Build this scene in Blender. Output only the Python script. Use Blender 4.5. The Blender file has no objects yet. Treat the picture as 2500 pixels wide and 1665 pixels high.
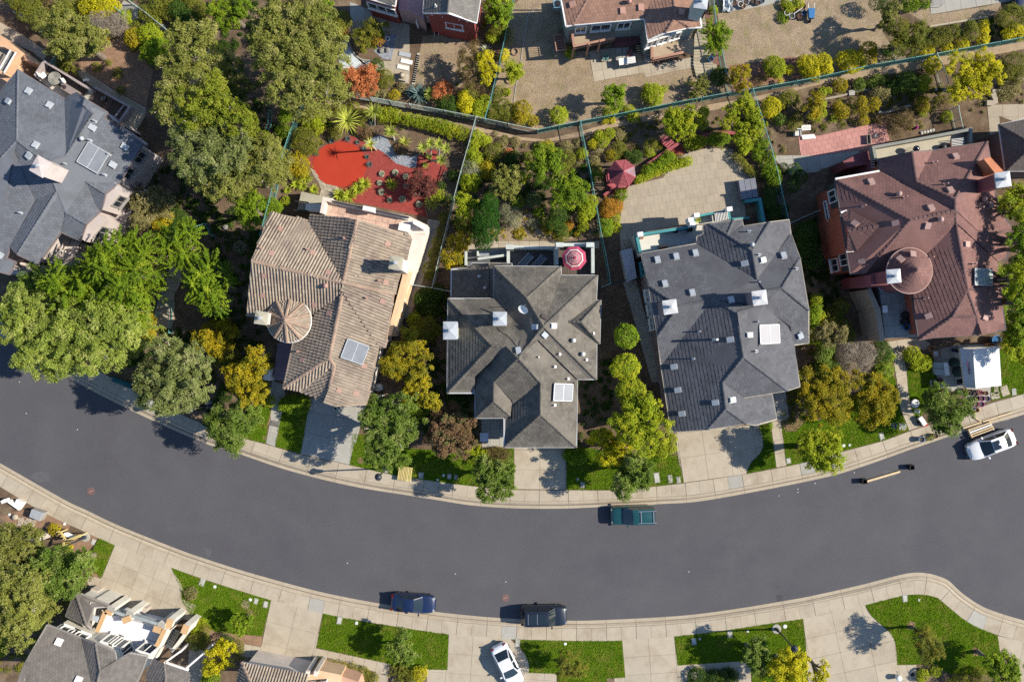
import bpy,bmesh,math,random
import numpy as np
from mathutils import Vector,Matrix
random.seed(7);RNG=np.random.default_rng(11)
S=bpy.context.scene
COL=S.collection
rad=math.radians
# ---------------------------------------------------------------- camera, sky, sun, exposure
H=77.76                       # flying height of the drone in metres
cam_d=bpy.data.cameras.new('camera');cam_d.lens=28;cam_d.sensor_width=36
cam_d.clip_start=0.5;cam_d.clip_end=1500
cam=bpy.data.objects.new('camera',cam_d);COL.objects.link(cam)
cam.location=(0,0,H);cam.rotation_euler=(0,0,0);S.camera=cam
SUN_EL,SUN_AZ=35.0,2.5      # elevation, degrees north of east
world=bpy.data.worlds.new('World');S.world=world;world.use_nodes=True
wn=world.node_tree
sky=wn.nodes.new('ShaderNodeTexSky');sky.sky_type='NISHITA';sky.sun_disc=False
sky.sun_elevation=rad(SUN_EL);sky.sun_rotation=rad(90-SUN_AZ)
sky.air_density=1.0;sky.dust_density=0.3;sky.ozone_density=5.0
bg=wn.nodes['Background'];bg.inputs['Strength'].default_value=0.098
wn.links.new(sky.outputs[0],bg.inputs['Color'])
sun_d=bpy.data.lights.new('sun','SUN');sun_d.energy=4.6;sun_d.angle=rad(0.5);sun_d.color=(1.0,0.93,0.80)
sun=bpy.data.objects.new('sun',sun_d);COL.objects.link(sun)
_d=Vector((math.cos(rad(SUN_EL))*math.cos(rad(SUN_AZ)),math.cos(rad(SUN_EL))*math.sin(rad(SUN_AZ)),math.sin(rad(SUN_EL))))
sun.rotation_euler=_d.to_track_quat('Z','Y').to_euler();sun.location=_d *200
S.view_settings.view_transform='Standard';S.view_settings.look='None'
S.view_settings.gamma=1;S.view_settings.use_curve_mapping=False;S.view_settings.exposure=0.92
S.render.engine='CYCLES'
S.cycles.max_bounces=5;S.cycles.diffuse_bounces=3;S.cycles.glossy_bounces=2
S.cycles.transmission_bounces=2;S.cycles.transparent_max_bounces=4
S.cycles.use_denoising=False
# ---------------------------------------------------------------- survey helpers
# The lots were measured on a plan of 2500 x 1665 units, 25 units to the metre at street level, cut into sheets of 500 x 420.
ROW={'A':0,'B':400,'C':800,'D':1245}
def T(sheet,s):
    ox,oy=(int(sheet[1])-1)*500,ROW[sheet[0]]
    out=[]
    for w in s.split():
        v=w.split(',')
        out.append((ox+float(v[0])*500/1867,oy+float(v[1])*500/1867)+tuple(float(q)for q in v[2:]))
    return out
def P(x,y,z=0.0):
    k=(H -z)/H/25
    return Vector(((x -1250)*k,(832.5-y)*k,z))
def TP(sheet,x,y,z=0.0):
    a=T(sheet,'%g,%g'%(x,y))[0]
    return P(a[0],a[1],z)
ZM=500/1867/25            # one sheet unit in metres at street level
# ---------------------------------------------------------------- materials
MATS={}
def node(nt,t,**kw):
    n=nt.nodes.new(t)
    for k,v in kw.items():setattr(n,k,v)
    return n
def mixc(nt,fac,a,b,blend='MIX'):
    m=node(nt,'ShaderNodeMix',data_type='RGBA',blend_type=blend)
    for s,v in ((m.inputs[0],fac),(m.inputs[6],a),(m.inputs[7],b)):
        if hasattr(v,'links')or hasattr(v,'is_linked'):nt.links.new(v,s)
        elif isinstance(v,(int,float)):s.default_value=v
        else:s.default_value=(*v,1)
    return m.outputs[2]
def rng(nt,src,lo,hi,a=0.0,b=1.0):
    m=node(nt,'ShaderNodeMapRange');nt.links.new(src,m.inputs[0])
    m.inputs[1].default_value=a;m.inputs[2].default_value=b;m.inputs[3].default_value=lo;m.inputs[4].default_value=hi
    return m.outputs[0]
def noise(nt,co,scale,detail=5,rough=0.6):
    n=node(nt,'ShaderNodeTexNoise');n.inputs['Scale'].default_value=scale
    n.inputs['Detail'].default_value=detail;n.inputs['Roughness'].default_value=rough
    nt.links.new(co,n.inputs['Vector']);return n.outputs[0]
def M(name,c1,c2=None,scale=0.8,rough=0.85,fine=0.12,fscale=14,island=0.0,objrand=0.0,bump=0.0,spec=0.25,metal=0.0,sharp=(0.35,0.65),c3=None,s3=0.25,coat=0.0):
    if name in MATS:return MATS[name]
    m=bpy.data.materials.new(name);m.use_nodes=True;nt=m.node_tree
    b=nt.nodes['Principled BSDF'];b.inputs['Roughness'].default_value=rough
    b.inputs['Specular IOR Level'].default_value=spec;b.inputs['Metallic'].default_value=metal
    if coat:b.inputs['Coat Weight'].default_value=coat;b.inputs['Coat Roughness'].default_value=0.05
    tc=node(nt,'ShaderNodeTexCoord');co=tc.outputs['Object']
    c2=c2 or tuple(x *0.82 for x in c1)
    col=mixc(nt,rng(nt,noise(nt,co,scale),0,1,*sharp),c1,c2)
    if c3:col=mixc(nt,rng(nt,noise(nt,co,s3,7,0.65),0,1,0.5,0.68),col,c3)
    if fine:
        f=noise(nt,co,fscale,3,0.7)
        v=rng(nt,f,1-fine,1+fine,0.3,0.7)
        col=mixc(nt,1.0,col,v,'MULTIPLY')
    if island:
        g=node(nt,'ShaderNodeNewGeometry')
        col=mixc(nt,1.0,col,rng(nt,g.outputs['Random Per Island'],1-island,1+island),'MULTIPLY')
    if objrand:
        g=node(nt,'ShaderNodeObjectInfo')
        col=mixc(nt,1.0,col,rng(nt,g.outputs['Random'],1-objrand,1+objrand),'MULTIPLY')
    nt.links.new(col,b.inputs['Base Color'])
    if bump:
        bn=node(nt,'ShaderNodeBump');bn.inputs['Strength'].default_value=bump;bn.inputs['Distance'].default_value=0.08
        nt.links.new(noise(nt,co,fscale,4,0.7),bn.inputs['Height']);nt.links.new(bn.outputs[0],b.inputs['Normal'])
    MATS[name]=m;return m
def LEAF(name,c1,c2,c3=None,scale=0.55,island=0.35,trans=0.42):
    """foliage: hue drifts from spray to spray and from leaf to leaf; part of the sun shines through"""
    if name in MATS:return MATS[name]
    m=bpy.data.materials.new(name);m.use_nodes=True;nt=m.node_tree
    for n in list(nt.nodes):
        if n.type=='BSDF_PRINCIPLED':nt.nodes.remove(n)
    out=[n for n in nt.nodes if n.type=='OUTPUT_MATERIAL'][0]
    tc=node(nt,'ShaderNodeTexCoord');co=tc.outputs['Object']
    col=mixc(nt,rng(nt,noise(nt,co,scale,4),0,1,0.38,0.62),c1,c2)
    if c3:col=mixc(nt,rng(nt,noise(nt,co,scale *1.7,3),0,1,0.52,0.66),col,c3)
    g=node(nt,'ShaderNodeNewGeometry')
    col=mixc(nt,1.0,col,rng(nt,g.outputs['Random Per Island'],1.3*(1-island),1.3*(1+island)),'MULTIPLY')
    o=node(nt,'ShaderNodeObjectInfo')
    col=mixc(nt,1.0,col,rng(nt,o.outputs['Random'],0.88,1.12),'MULTIPLY')
    d=node(nt,'ShaderNodeBsdfPrincipled');d.inputs['Roughness'].default_value=0.65;d.inputs['Specular IOR Level'].default_value=0.12
    t=node(nt,'ShaderNodeBsdfTranslucent');mx=node(nt,'ShaderNodeMixShader');mx.inputs[0].default_value=trans
    nt.links.new(col,d.inputs['Base Color']);nt.links.new(col,t.inputs['Color'])
    nt.links.new(d.outputs[0],mx.inputs[1]);nt.links.new(t.outputs[0],mx.inputs[2]);nt.links.new(mx.outputs[0],out.inputs[0])
    MATS[name]=m;return m
def GLASS(name,col,rough=0.06):
    return M(name,col,col,rough=rough,fine=0,spec=0.7)
# ---------------------------------------------------------------- object helpers
def tag(o,label=None,cat=None,group=None,kind=None):
    if label:o['label']=label
    if cat:o['category']=cat
    if group:o['group']=group
    if kind:o['kind']=kind
    return o
def empty(name,loc,label=None,cat=None,group=None,kind=None):
    o=bpy.data.objects.new(name,None);COL.objects.link(o);o.location=loc;o.empty_display_size=0.3
    return tag(o,label,cat,group,kind)
def mesh(name,verts,faces,mat,parent=None,smooth=False,kind=None,origin=None):
    """links one mesh; verts in world metres (moved to the parent's frame when it has one)"""
    me=bpy.data.meshes.new(name)
    off=Vector((0,0,0))
    q=parent
    while q is not None:off+=q.location;q=q.parent
    if origin is not None:off=Vector(origin)
    me.from_pydata([(v[0]-off[0],v[1]-off[1],v[2]-off[2])for v in verts],[],faces)
    if mat is not None:
        for m_ in (mat if isinstance(mat,list)else [mat]):me.materials.append(m_)
    if smooth:
        for p in me.polygons:p.use_smooth=True
    o=bpy.data.objects.new(name,me);COL.objects.link(o)
    if parent is not None:o.parent=parent
    if origin is not None and parent is None:o.location=origin
    if kind:o['kind']=kind
    return o
def child_copy(src,parent,loc,rot=None,scale=None):
    o=src.copy();COL.objects.link(o);o.parent=parent;o.location=loc
    if rot is not None:o.rotation_euler=rot
    if scale is not None:o.scale=scale
    return o
def copy_tree(o,parent=None):
    c=o.copy();COL.objects.link(c);c.parent=parent
    for ch in o.children:copy_tree(ch,c)
    return c
class MB:
    """collects solids for one mesh"""
    def __init__(s):s.v=[];s.f=[];s.mi=[];s.cur=0
    def add(s,vs,fs):
        n=len(s.v);s.v+=[Vector(v)for v in vs];s.f+=[tuple(i+n for i in f)for f in fs];s.mi+=[s.cur]*len(fs);return s
    def prism(s,poly,z0,z1):
        """poly: list of xy (or xyz) points, z0/z1 scalar or per-point lists"""
        n=len(poly);a=0
        for i in range(n):a+=poly[i][0]*poly[(i+1)%n][1]-poly[(i+1)%n][0]*poly[i][1]
        if a<0:poly=list(reversed(poly));z0=list(reversed(z0))if isinstance(z0,list)else z0;z1=list(reversed(z1))if isinstance(z1,list)else z1
        A=z0 if isinstance(z0,list)else [z0]*n;B=z1 if isinstance(z1,list)else [z1]*n
        vs=[(p[0],p[1],A[i])for i,p in enumerate(poly)]+[(p[0],p[1],B[i])for i,p in enumerate(poly)]
        fs=[tuple(range(n -1,-1,-1)),tuple(range(n,2*n))]+[(i,(i+1)%n,n+(i+1)%n,n+i)for i in range(n)]
        return s.add(vs,fs)
    def box(s,c,size,rz=0.0,M3=None):
        x,y,z=size[0]/2,size[1]/2,size[2]/2
        vs=[Vector((sx *x,sy *y,sz *z))for sz in (-1,1)for sx,sy in ((-1,-1),(1,-1),(1,1),(-1,1))]
        R=M3 if M3 is not None else Matrix.Rotation(rz,3,'Z')
        c=Vector(c)
        return s.add([c+R @ v for v in vs],[(3,2,1,0),(4,5,6,7),(0,1,5,4),(1,2,6,5),(2,3,7,6),(3,0,4,7)])
    def bar(s,a,b,w,h,up=(0,0,1)):
        a,b=Vector(a),Vector(b);d=(b -a);L=d.length
        if L<1e-5:return s
        d/=L;u=Vector(up);sd=d.cross(u)
        if sd.length<1e-4:sd=d.cross(Vector((1,0,0)))
        sd.normalize();uu=sd.cross(d)
        vs=[]
        for p in (a,b):
            for sx,sy in ((-1,-1),(1,-1),(1,1),(-1,1)):vs.append(p+sd *(sx *w/2)+uu *(sy *h/2))
        return s.add(vs,[(3,2,1,0),(4,5,6,7),(0,1,5,4),(1,2,6,5),(2,3,7,6),(3,0,4,7)])
    def tube(s,pts,r,n=8,cap=True):
        pts=[Vector(p)for p in pts];rs=r if isinstance(r,list)else [r]*len(pts)
        vs=[]
        for i,p in enumerate(pts):
            d=(pts[min(i+1,len(pts)-1)]-pts[max(i -1,0)]).normalized()
            a=d.cross(Vector((0,0,1)))
            if a.length<0.05:a=d.cross(Vector((1,0,0)))
            a.normalize();b=d.cross(a)
            for k in range(n):
                t=2*math.pi *k/n;vs.append(p+(a *math.cos(t)+b *math.sin(t))*rs[i])
        fs=[]
        for i in range(len(pts)-1):
            for k in range(n):fs.append((i *n+k,i *n+(k+1)%n,(i+1)*n+(k+1)%n,(i+1)*n+k))
        if cap:fs+=[tuple(range(n -1,-1,-1)),tuple((len(pts)-1)*n+k for k in range(n))]
        return s.add(vs,fs)
    def lathe(s,c,prof,n=16,cap=True):
        """prof: (radius, z) from below up"""
        vs=[];c=Vector(c)
        for r,z in prof:
            for k in range(n):
                t=2*math.pi *k/n;vs.append(c+Vector((r *math.cos(t),r *math.sin(t),z)))
        fs=[]
        for i in range(len(prof)-1):
            for k in range(n):fs.append((i *n+k,i *n+(k+1)%n,(i+1)*n+(k+1)%n,(i+1)*n+k))
        if cap:fs+=[tuple(range(n -1,-1,-1)),tuple((len(prof)-1)*n+k for k in range(n))]
        return s.add(vs,fs)
    def build(s,name,mat,parent=None,smooth=False,kind=None,origin=None):
        o=mesh(name,s.v,s.f,mat,parent,smooth,kind,origin)
        if isinstance(mat,list):o.data.polygons.foreach_set('material_index',s.mi)
        return o
def catmull(pts,step=20.0):
    pts=[np.array(p[:2],float)for p in pts];out=[]
    for i in range(len(pts)-1):
        p0=pts[max(i -1,0)];p1=pts[i];p2=pts[i+1];p3=pts[min(i+2,len(pts)-1)]
        n=max(1,int(np.linalg.norm(p2 -p1)/step))
        for k in range(n):
            t=k/n
            out.append(0.5*((2*p1)+(-p0+p2)*t+(2*p0 -5*p1+4*p2 -p3)*t *t+(-p0+3*p1 -3*p2+p3)*t**3))
    out.append(pts[-1]);return [tuple(p)for p in out]
def resample(pts,n):
    p=np.array(pts);d=np.r_[0,np.cumsum(np.linalg.norm(np.diff(p,axis=0),axis=1))]
    t=np.linspace(0,d[-1],n)
    return [tuple(q)for q in np.c_[np.interp(t,d,p[:,0]),np.interp(t,d,p[:,1])]]
def area2(p):
    return sum(p[i][0]*p[(i+1)%len(p)][1]-p[(i+1)%len(p)][0]*p[i][1]for i in range(len(p)))/2
def clip(sub,cell):
    """part of polygon sub inside the convex polygon cell (2-D)"""
    if area2(cell)<0:cell=cell[::-1]
    out=list(sub)
    for i in range(len(cell)):
        a,b=cell[i],cell[(i+1)%len(cell)];ex,ey=b[0]-a[0],b[1]-a[1]
        inp,out=out,[]
        if not inp:return []
        f=[ex *(p[1]-a[1])-ey *(p[0]-a[0])for p in inp]
        for k in range(len(inp)):
            p,q=inp[k -1],inp[k];fp,fq=f[k -1],f[k]
            if (fp>=0)!=(fq>=0):
                t=fp/(fp -fq);out.append((p[0]+(q[0]-p[0])*t,p[1]+(q[1]-p[1])*t))
            if fq>=0:out.append(q)
    return out
def inside(p,poly):
    r=False;j=len(poly)-1
    for i in range(len(poly)):
        a,b=poly[i],poly[j]
        if (a[1]>p[1])!=(b[1]>p[1])and p[0]<(b[0]-a[0])*(p[1]-a[1])/(b[1]-a[1])+a[0]:r=not r
        j=i
    return r
def shrink(poly,d):
    """poly moved inwards by d (simple mitre)"""
    if area2(poly)<0:poly=poly[::-1]
    n=len(poly);out=[]
    for i in range(n):
        a,b,c=(Vector(poly[i -1][:2]),Vector(poly[i][:2]),Vector(poly[(i+1)%n][:2]))
        e1=(b -a);e2=(c -b)
        if e1.length<1e-6 or e2.length<1e-6:out.append(b);continue
        e1.normalize();e2.normalize();n1=Vector((-e1.y,e1.x));n2=Vector((-e2.y,e2.x))
        k=max(0.35,1+n1.dot(n2));out.append(b+(n1+n2)*(d/k))
    return [(p.x,p.y)for p in out]
# ---------------------------------------------------------------- ground, road, pavements
m_soil=M('soil',(0.150,0.102,0.068),(0.10,0.07,0.046),1.2,fine=0.4,fscale=22,bump=0.8,spec=0.05,c3=(0.21,0.155,0.10),s3=0.5)
m_dry=M('dry_grass_soil',(0.30,0.225,0.145),(0.225,0.165,0.11),0.7,fine=0.4,fscale=12,bump=0.9,c3=(0.20,0.165,0.08),s3=0.9)
m_bark=M('bark_mulch',(0.27,0.165,0.105),(0.20,0.12,0.075),2.0,fine=0.4,fscale=18,bump=0.8)
m_path=M('dirt_track',(0.34,0.25,0.16),(0.25,0.18,0.115),0.9,fine=0.25,fscale=16,bump=0.5)
m_asph=M('asphalt',(0.071,0.069,0.0745),(0.080,0.078,0.083),0.25,rough=0.9,fine=0.20,fscale=9,bump=0.2,c3=(0.066,0.063,0.070),s3=0.12)
m_conc=M('concrete',(0.375,0.322,0.245),(0.335,0.285,0.215),1.1,fine=0.08,fscale=10,objrand=0.05,bump=0.08,c3=(0.29,0.235,0.17),s3=0.45)
m_conc2=M('concrete_grey',(0.33,0.315,0.275),(0.29,0.275,0.24),1.1,fine=0.08,fscale=10,objrand=0.06,bump=0.08)
m_conc3=M('concrete_patio',(0.34,0.285,0.215),(0.29,0.245,0.185),0.9,fine=0.14,fscale=12,objrand=0.06,bump=0.15)
m_kerb=M('kerb_concrete',(0.365,0.305,0.225),(0.32,0.265,0.195),1.4,fine=0.12,fscale=12,objrand=0.05)
m_lawn=M('lawn_turf',(0.062,0.120,0.006),(0.088,0.138,0.008),0.9,spec=0.0,rough=0.95,fine=0.42,fscale=16,bump=1.0,c3=(0.155,0.15,0.028),s3=0.7)
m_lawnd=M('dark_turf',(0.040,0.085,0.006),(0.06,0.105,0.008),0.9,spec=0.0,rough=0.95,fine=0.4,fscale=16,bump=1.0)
m_red=M('red_turf',(0.355,0.036,0.016),(0.325,0.031,0.014),0.6,fine=0.06,fscale=30,bump=0.1)
m_redg=M('red_gravel',(0.285,0.052,0.042),(0.225,0.040,0.033),3.0,fine=0.4,fscale=26,bump=0.8)
m_redmul=M('reddish_mulch',(0.25,0.125,0.085),(0.17,0.085,0.06),2.0,fine=0.4,fscale=18,bump=0.8)
m_redbrick=M('red_paving',(0.44,0.215,0.185),(0.38,0.18,0.16),1.0,fine=0.15,fscale=12,objrand=0.08,bump=0.2)
m_gravel=M('grey_gravel',(0.30,0.32,0.35),(0.18,0.195,0.22),6.0,fine=0.45,fscale=16,bump=0.9)
m_stone=M('flagstone',(0.34,0.29,0.22),(0.27,0.23,0.175),1.5,fine=0.2,fscale=12,objrand=0.15)
m_joint=M('joint_filler',(0.19,0.155,0.115),fine=0.2)
m_whitestone=M('white_pebble',(0.55,0.60,0.62),(0.38,0.42,0.44),5.0,fine=0.35,fscale=18,bump=0.8)
def sheet(name,pts,z,mat,label=None,kind='structure',thick=0.0):
    poly=[P(p[0],p[1],z)for p in pts]
    bm=bmesh.new();vs=[bm.verts.new(p)for p in poly];f=bm.faces.new(vs)
    bmesh.ops.triangulate(bm,faces=[f]);bm.normal_update()
    for q in bm.faces:
        if q.normal.z<0:q.normal_flip()
    if thick:
        n=len(poly)
        lo=[bm.verts.new((p.x,p.y,z -thick))for p in poly]
        for i in range(n):bm.faces.new((vs[i],vs[(i+1)%n],lo[(i+1)%n],lo[i]))
    me=bpy.data.meshes.new(name);bm.to_mesh(me);bm.free();me.materials.append(mat)
    o=bpy.data.objects.new(name,me);COL.objects.link(o)
    return tag(o,label,None,None,kind)
mesh('ground',[(-260,-260,-0.06),(260,-260,-0.06),(260,260,-0.06),(-260,260,-0.06)],[(0,1,2,3)],m_soil,kind='structure')['label']='brown earth the whole street is built on'
UP_A=[(-160,730),(-60,787),(0,822),(30,840)]+T('C1','640,465 1210,760 1860,1050')+T('C2','230,1120 765,1300 1330,1440 1860,1528')+[(1060,1219),(1150,1233),(1250,1240),(1370,1241),(1487,1236),(1610,1230)]+T('C4','870,1567 1867,1375')+T('C5','420,1255 860,1100 1370,930 1860,792')+[(2620,965),(2760,905)]
UP_B=[(-160,672),(-60,727),(0,762)]+[(130,845),(260,915),(400,990),(510,1040)]+T('C2','410,1025 555,1057 875,1155 1325,1250 1750,1345')+T('C3','560,1440 950,1475 1430,1478 1860,1480')+T('C4','370,1445 630,1415 1200,1330 1570,1262 1700,1235')+T('C5','240,1120 600,1025 820,940 1160,840 1520,700 1860,602')+[(2620,915),(2760,855)]
LO_A=[(-160,1040),(-70,1092),(0,1130)]+T('C1','590,1567')+T('D1','790,0 1085,140 1610,350 1867,440')+T('D2','360,555 880,700 1175,770 1570,845')+T('D3','240,925 815,980 1440,1005 1867,995')+T('D4','610,960 1095,900 1640,810')+T('D5','0,765 360,685 710,595 840,570 935,568 1020,580 1170,635 1290,745 1440,850 1580,915 1860,1001')+[(2600,1535),(2760,1560)]
LO_B=[(-160,1095),(-70,1147),(0,1186)]+T('D1','390,10 640,130 1050,315 1290,405 1557,515 1867,625')+T('D2','605,815 1080,935 1400,1000')+T('D3','0,1075 340,1125 910,1170 1480,1185 1867,1185')+T('D4','330,1165 880,1108 1400,1030 1715,985')+T('D5','0,950 415,860 750,775 900,765 990,770 1080,800 1180,880 1260,950 1380,1035 1530,1100 1690,1155 1860,1188')+[(2600,1588),(2760,1612)]
UA,UB,LA,LB=[catmull(q,12)for q in (UP_A,UP_B,LO_A,LO_B)]
sheet('road',UA+[(2760,1560)]+LA[::-1],0.0,m_asph,'dark asphalt road curving through the whole picture')
ZG=0.10
sheet('garden_soil',UB+[(2900,-200),(-300,-200)],ZG,m_soil,'brown garden soil of the lots above the road')
sheet('garden_soil',LB+[(2900,1850),(-300,1850)],ZG,m_soil,'brown garden soil of the lots below the road')
def pavement(A,B,side,label):
    """kerb stones and slabs between the asphalt edge A and the inner edge B, one object each"""
    Aw=np.array([P(*p)[:2]for p in A]);Bw=np.array([P(*p)[:2]for p in B])
    d=np.r_[0,np.cumsum(np.linalg.norm(np.diff(Aw,axis=0),axis=1))]
    n=int(d[-1]/0.36);t=np.linspace(0,d[-1],n *1+1)
    pa=np.c_[np.interp(t,d,Aw[:,0]),np.interp(t,d,Aw[:,1])]
    tg=np.gradient(pa,axis=0)
    for _ in range(3):tg[1:-1]=(tg[:-2]+tg[1:-1]+tg[2:])/3
    tg/=np.linalg.norm(tg,axis=1)[:,None];nm=np.c_[-tg[:,1],tg[:,0]]*side
    w=np.zeros(len(pa))
    for i in range(len(pa)):
        best=2.3
        o,dr=pa[i],nm[i]
        e=Bw[1:]-Bw[:-1];q=Bw[:-1]-o
        den=dr[0]*e[:,1]-dr[1]*e[:,0];den[abs(den)<1e-9]=1e-9
        tt=(q[:,0]*e[:,1]-q[:,1]*e[:,0])/den;uu=(q[:,0]*dr[1]-q[:,1]*dr[0])/den
        ok=(tt>0.8)&(tt<4.5)&(uu>=-0.01)&(uu<=1.01)
        if ok.any():best=tt[ok].min()
        w[i]=best
    for _ in range(6):w[1:-1]=(w[:-2]+w[1:-1]+w[2:])/3
    root=empty('pavement',(pa[len(pa)//2][0],pa[len(pa)//2][1],0),label,None,None,'structure')
    base=MB()
    for i in range(len(pa)-1):
        a,b=pa[i],pa[i+1];c,e=b+nm[i+1]*(w[i+1]+0.02),a+nm[i]*(w[i]+0.02)
        base.add([(a[0],a[1],0.004),(b[0],b[1],0.004),(c[0],c[1],0.104),(e[0],e[1],0.104)],[(0,1,2,3)if side>0 else (3,2,1,0)])
    base.build('joint_bed',m_joint,root)
    prof=[(0.0,0.0),(0.0,0.012),(0.40,0.022),(0.47,0.055),(0.54,0.125),(0.70,0.132),(0.70,0.02)]
    K=8;per=4;g=0.014
    for i0 in range(0,len(pa)-K,K):
        mb=MB();idx=range(i0,i0+K+1);vs=[]
        for j in idx:
            sh=tg[j]*(g if j==i0 else -g if j==i0+K else 0)
            for u,z in prof:q=pa[j]+nm[j]*u+sh;vs.append((q[0],q[1],z))
        m_=len(prof);fs=[(r *m_+k,r *m_+k+1,(r+1)*m_+k+1,(r+1)*m_+k)for r in range(K)for k in range(m_ -1)]
        if side>0:fs=[f[::-1]for f in fs]
        fs+=[tuple(range(m_)),tuple(K *m_+k for k in reversed(range(m_)))]
        mb.add(vs,fs);mb.build('kerb_stone',m_kerb,root)
    for i0 in range(0,len(pa)-per,per):
        deep=(i0//per)%2
        gl,gr=(0.018,0.008)if deep==0 else (0.008,0.018)
        inn,outr=[],[]
        for j in range(i0,i0+per+1):
            sh=tg[j]*(gl if j==i0 else -gr if j==i0+per else 0)
            inn.append(pa[j]+nm[j]*0.725+sh);outr.append(pa[j]+nm[j]*w[j]+sh)
        mb=MB();mb.prism([tuple(q)for q in inn]+[tuple(q)for q in outr[::-1]],0.02,0.128+random.uniform(-0.004,0.004))
        r=random.random()
        mb.build('paving_slab',m_conc2 if r<0.07 else m_conc,root)
    return root
pavement(UA,UB,1,'concrete pavement with kerb along the upper side of the road')
pavement(LA,LB,-1,'concrete pavement with kerb along the lower side of the road')
def paved(name,pts,a,b,su,sv,mat,label,z=0.125,gap=0.022,th=0.07,piece='concrete_slab',jitter=0.0,stagger=False,kind='structure',nostruct=False):
    """polygon laid with slabs of su x sv metres, rows along a->b; every slab its own object"""
    poly=[tuple(P(p[0],p[1],z)[:2])for p in pts]
    A=P(*a,z);B=P(*b,z);e=(B -A).normalized();f=Vector((-e.y,e.x,0))
    L=[((p[0]-A.x)*e.x+(p[1]-A.y)*e.y,(p[0]-A.x)*f.x+(p[1]-A.y)*f.y)for p in poly]
    cx=sum(p[0]for p in poly)/len(poly);cy=sum(p[1]for p in poly)/len(poly)
    root=empty(name,(cx,cy,z),label,None,None,kind)
    u0,u1=min(p[0]for p in L),max(p[0]for p in L);v0,v1=min(p[1]for p in L),max(p[1]for p in L)
    bed=MB();bed.add([(p[0],p[1],z -0.018)for p in poly],[tuple(range(len(poly)))if area2(poly)>0 else tuple(range(len(poly)-1,-1,-1))])
    bo=bed.build('joint_bed',m_joint,root)
    bmx=bmesh.new();bmx.from_mesh(bo.data);bmesh.ops.triangulate(bmx,faces=bmx.faces[:]);bmx.to_mesh(bo.data);bmx.free()
    small=MB();cnt=0
    for iv in range(math.floor(v0/sv+1e-4),math.ceil(v1/sv -1e-4)):
        off=su/2 if stagger and iv%2 else 0
        for iu in range(math.floor((u0 -off)/su+1e-4),math.ceil((u1 -off)/su -1e-4)):
            x0,x1,y0,y1=iu *su+off+gap/2,(iu+1)*su+off -gap/2,iv *sv+gap/2,(iv+1)*sv -gap/2
            c=clip(L,[(x0,y0),(x1,y0),(x1,y1),(x0,y1)])
            if len(c)<3 or abs(area2(c))<0.03*su *sv:continue
            w=[(A.x+e.x *p[0]+f.x *p[1],A.y+e.y *p[0]+f.y *p[1])for p in c]
            mb=MB();mb.prism(w,z -th,z+random.uniform(-0.004,0.004)-jitter *random.random())
            if cnt<300:mb.build(piece,mat,root)
            else:small.add(mb.v,mb.f)
            cnt+=1
    if small.v:small.build(piece,mat,root,kind='stuff')
    return root
def t1(s,x,y):return T(s,'%g,%g'%(x,y))[0]
# driveways and garden paths
paved('driveway',T('C2','965,640 872,1152 1322,1248 1475,690 1200,720'),t1('C2',872,1152),t1('C2',1322,1248),2.45,2.15,m_conc2,'shaded grey concrete driveway of the tan barrel-tile house')
paved('garden_path',T('C2','610,480 720,520 735,610 640,1084 557,1054 602,840 600,600'),t1('C2',557,1054),t1('C2',640,1084),1.0,1.2,m_conc2,'narrow concrete path from pavement to the porch of the tan house')
paved('driveway',T('C3','948,1060 1430,1060 1428,1474 955,1470'),t1('C3',952,1470),t1('C3',1428,1474),2.5,1.9,m_conc,'concrete driveway in front of the grey-brown shingled house')
paved('driveway',T('C4','550,955 800,925 1290,885 1335,900 1352,1000 1355,1080 1330,1140 1290,1180 1245,1225 1220,1275 1200,1332 632,1412'),t1('C4',632,1412),t1('C4',1200,1332),2.45,2.4,m_conc,'wide concrete driveway with curved side at the slate-grey house')
paved('garden_path',T('C4','1425,860 1515,845 1568,1256 1478,1274'),t1('C4',1478,1274),t1('C4',1568,1256),1.02,1.3,m_conc,'straight concrete path beside the curved driveway')
paved('garden_path',T('C5','615,130 780,105 900,90 1010,140 1010,190 760,235 798,420 812,600 840,740 918,900 822,936 742,740 702,450 672,240'),t1('C5',700,450),t1('C5',798,420),1.06,1.9,m_conc,'long pale path between golden trees and the canopy')
paved('driveway',T('C5','1040,215 1240,160 1560,150 1565,420 1560,640 1400,760 1330,620 1110,545 1050,400'),t1('C5',1050,400),t1('C5',1040,215),2.0,1.9,m_conc2,'grey driveway cluttered with pots under the white canopy')
paved('driveway',T('D1','1050,312 1557,515 1575,560 1620,620 1655,680 1665,720 1662,760 1650,805 1785,865 1745,1000 1600,990 1340,990 870,800 790,640 800,590 920,625'),t1('D1',1050,312),t1('D1',1557,515),1.55,1.7,m_conc,'large concrete driveway of the balcony house below the road')
paved('driveway',T('D2','605,820 1078,938 1015,1250 990,1430 900,1445 720,1415 490,1360 515,1245'),t1('D2',605,820),t1('D2',1078,938),2.6,2.1,m_conc,'concrete driveway between two lawns above the tan roof edge')
paved('garden_path',T('D2','1015,1258 1680,1400 1672,1478 1665,1567 1545,1567 1560,1470 1000,1352'),t1('D2',1015,1258),t1('D2',1680,1400),1.22,1.1,m_conc,'concrete path along the lower edge of the second lawn')
paved('garden_path',T('D2','355,1218 515,1248 495,1350 335,1330'),t1('D2',355,1218),t1('D2',515,1248),0.85,1.2,m_conc,'short concrete path left of the driveway above the tan roof edge')
paved('driveway',T('D3','358,1128 915,1170 940,1200 1000,1250 1050,1310 1080,1370 1087,1430 1085,1480 1340,1490 1340,1567 1340,1640 160,1640 158,1450 345,1455'),t1('D3',358,1128),t1('D3',915,1170),2.4,1.9,m_conc,'concrete driveway where the white saloon is parked')
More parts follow.
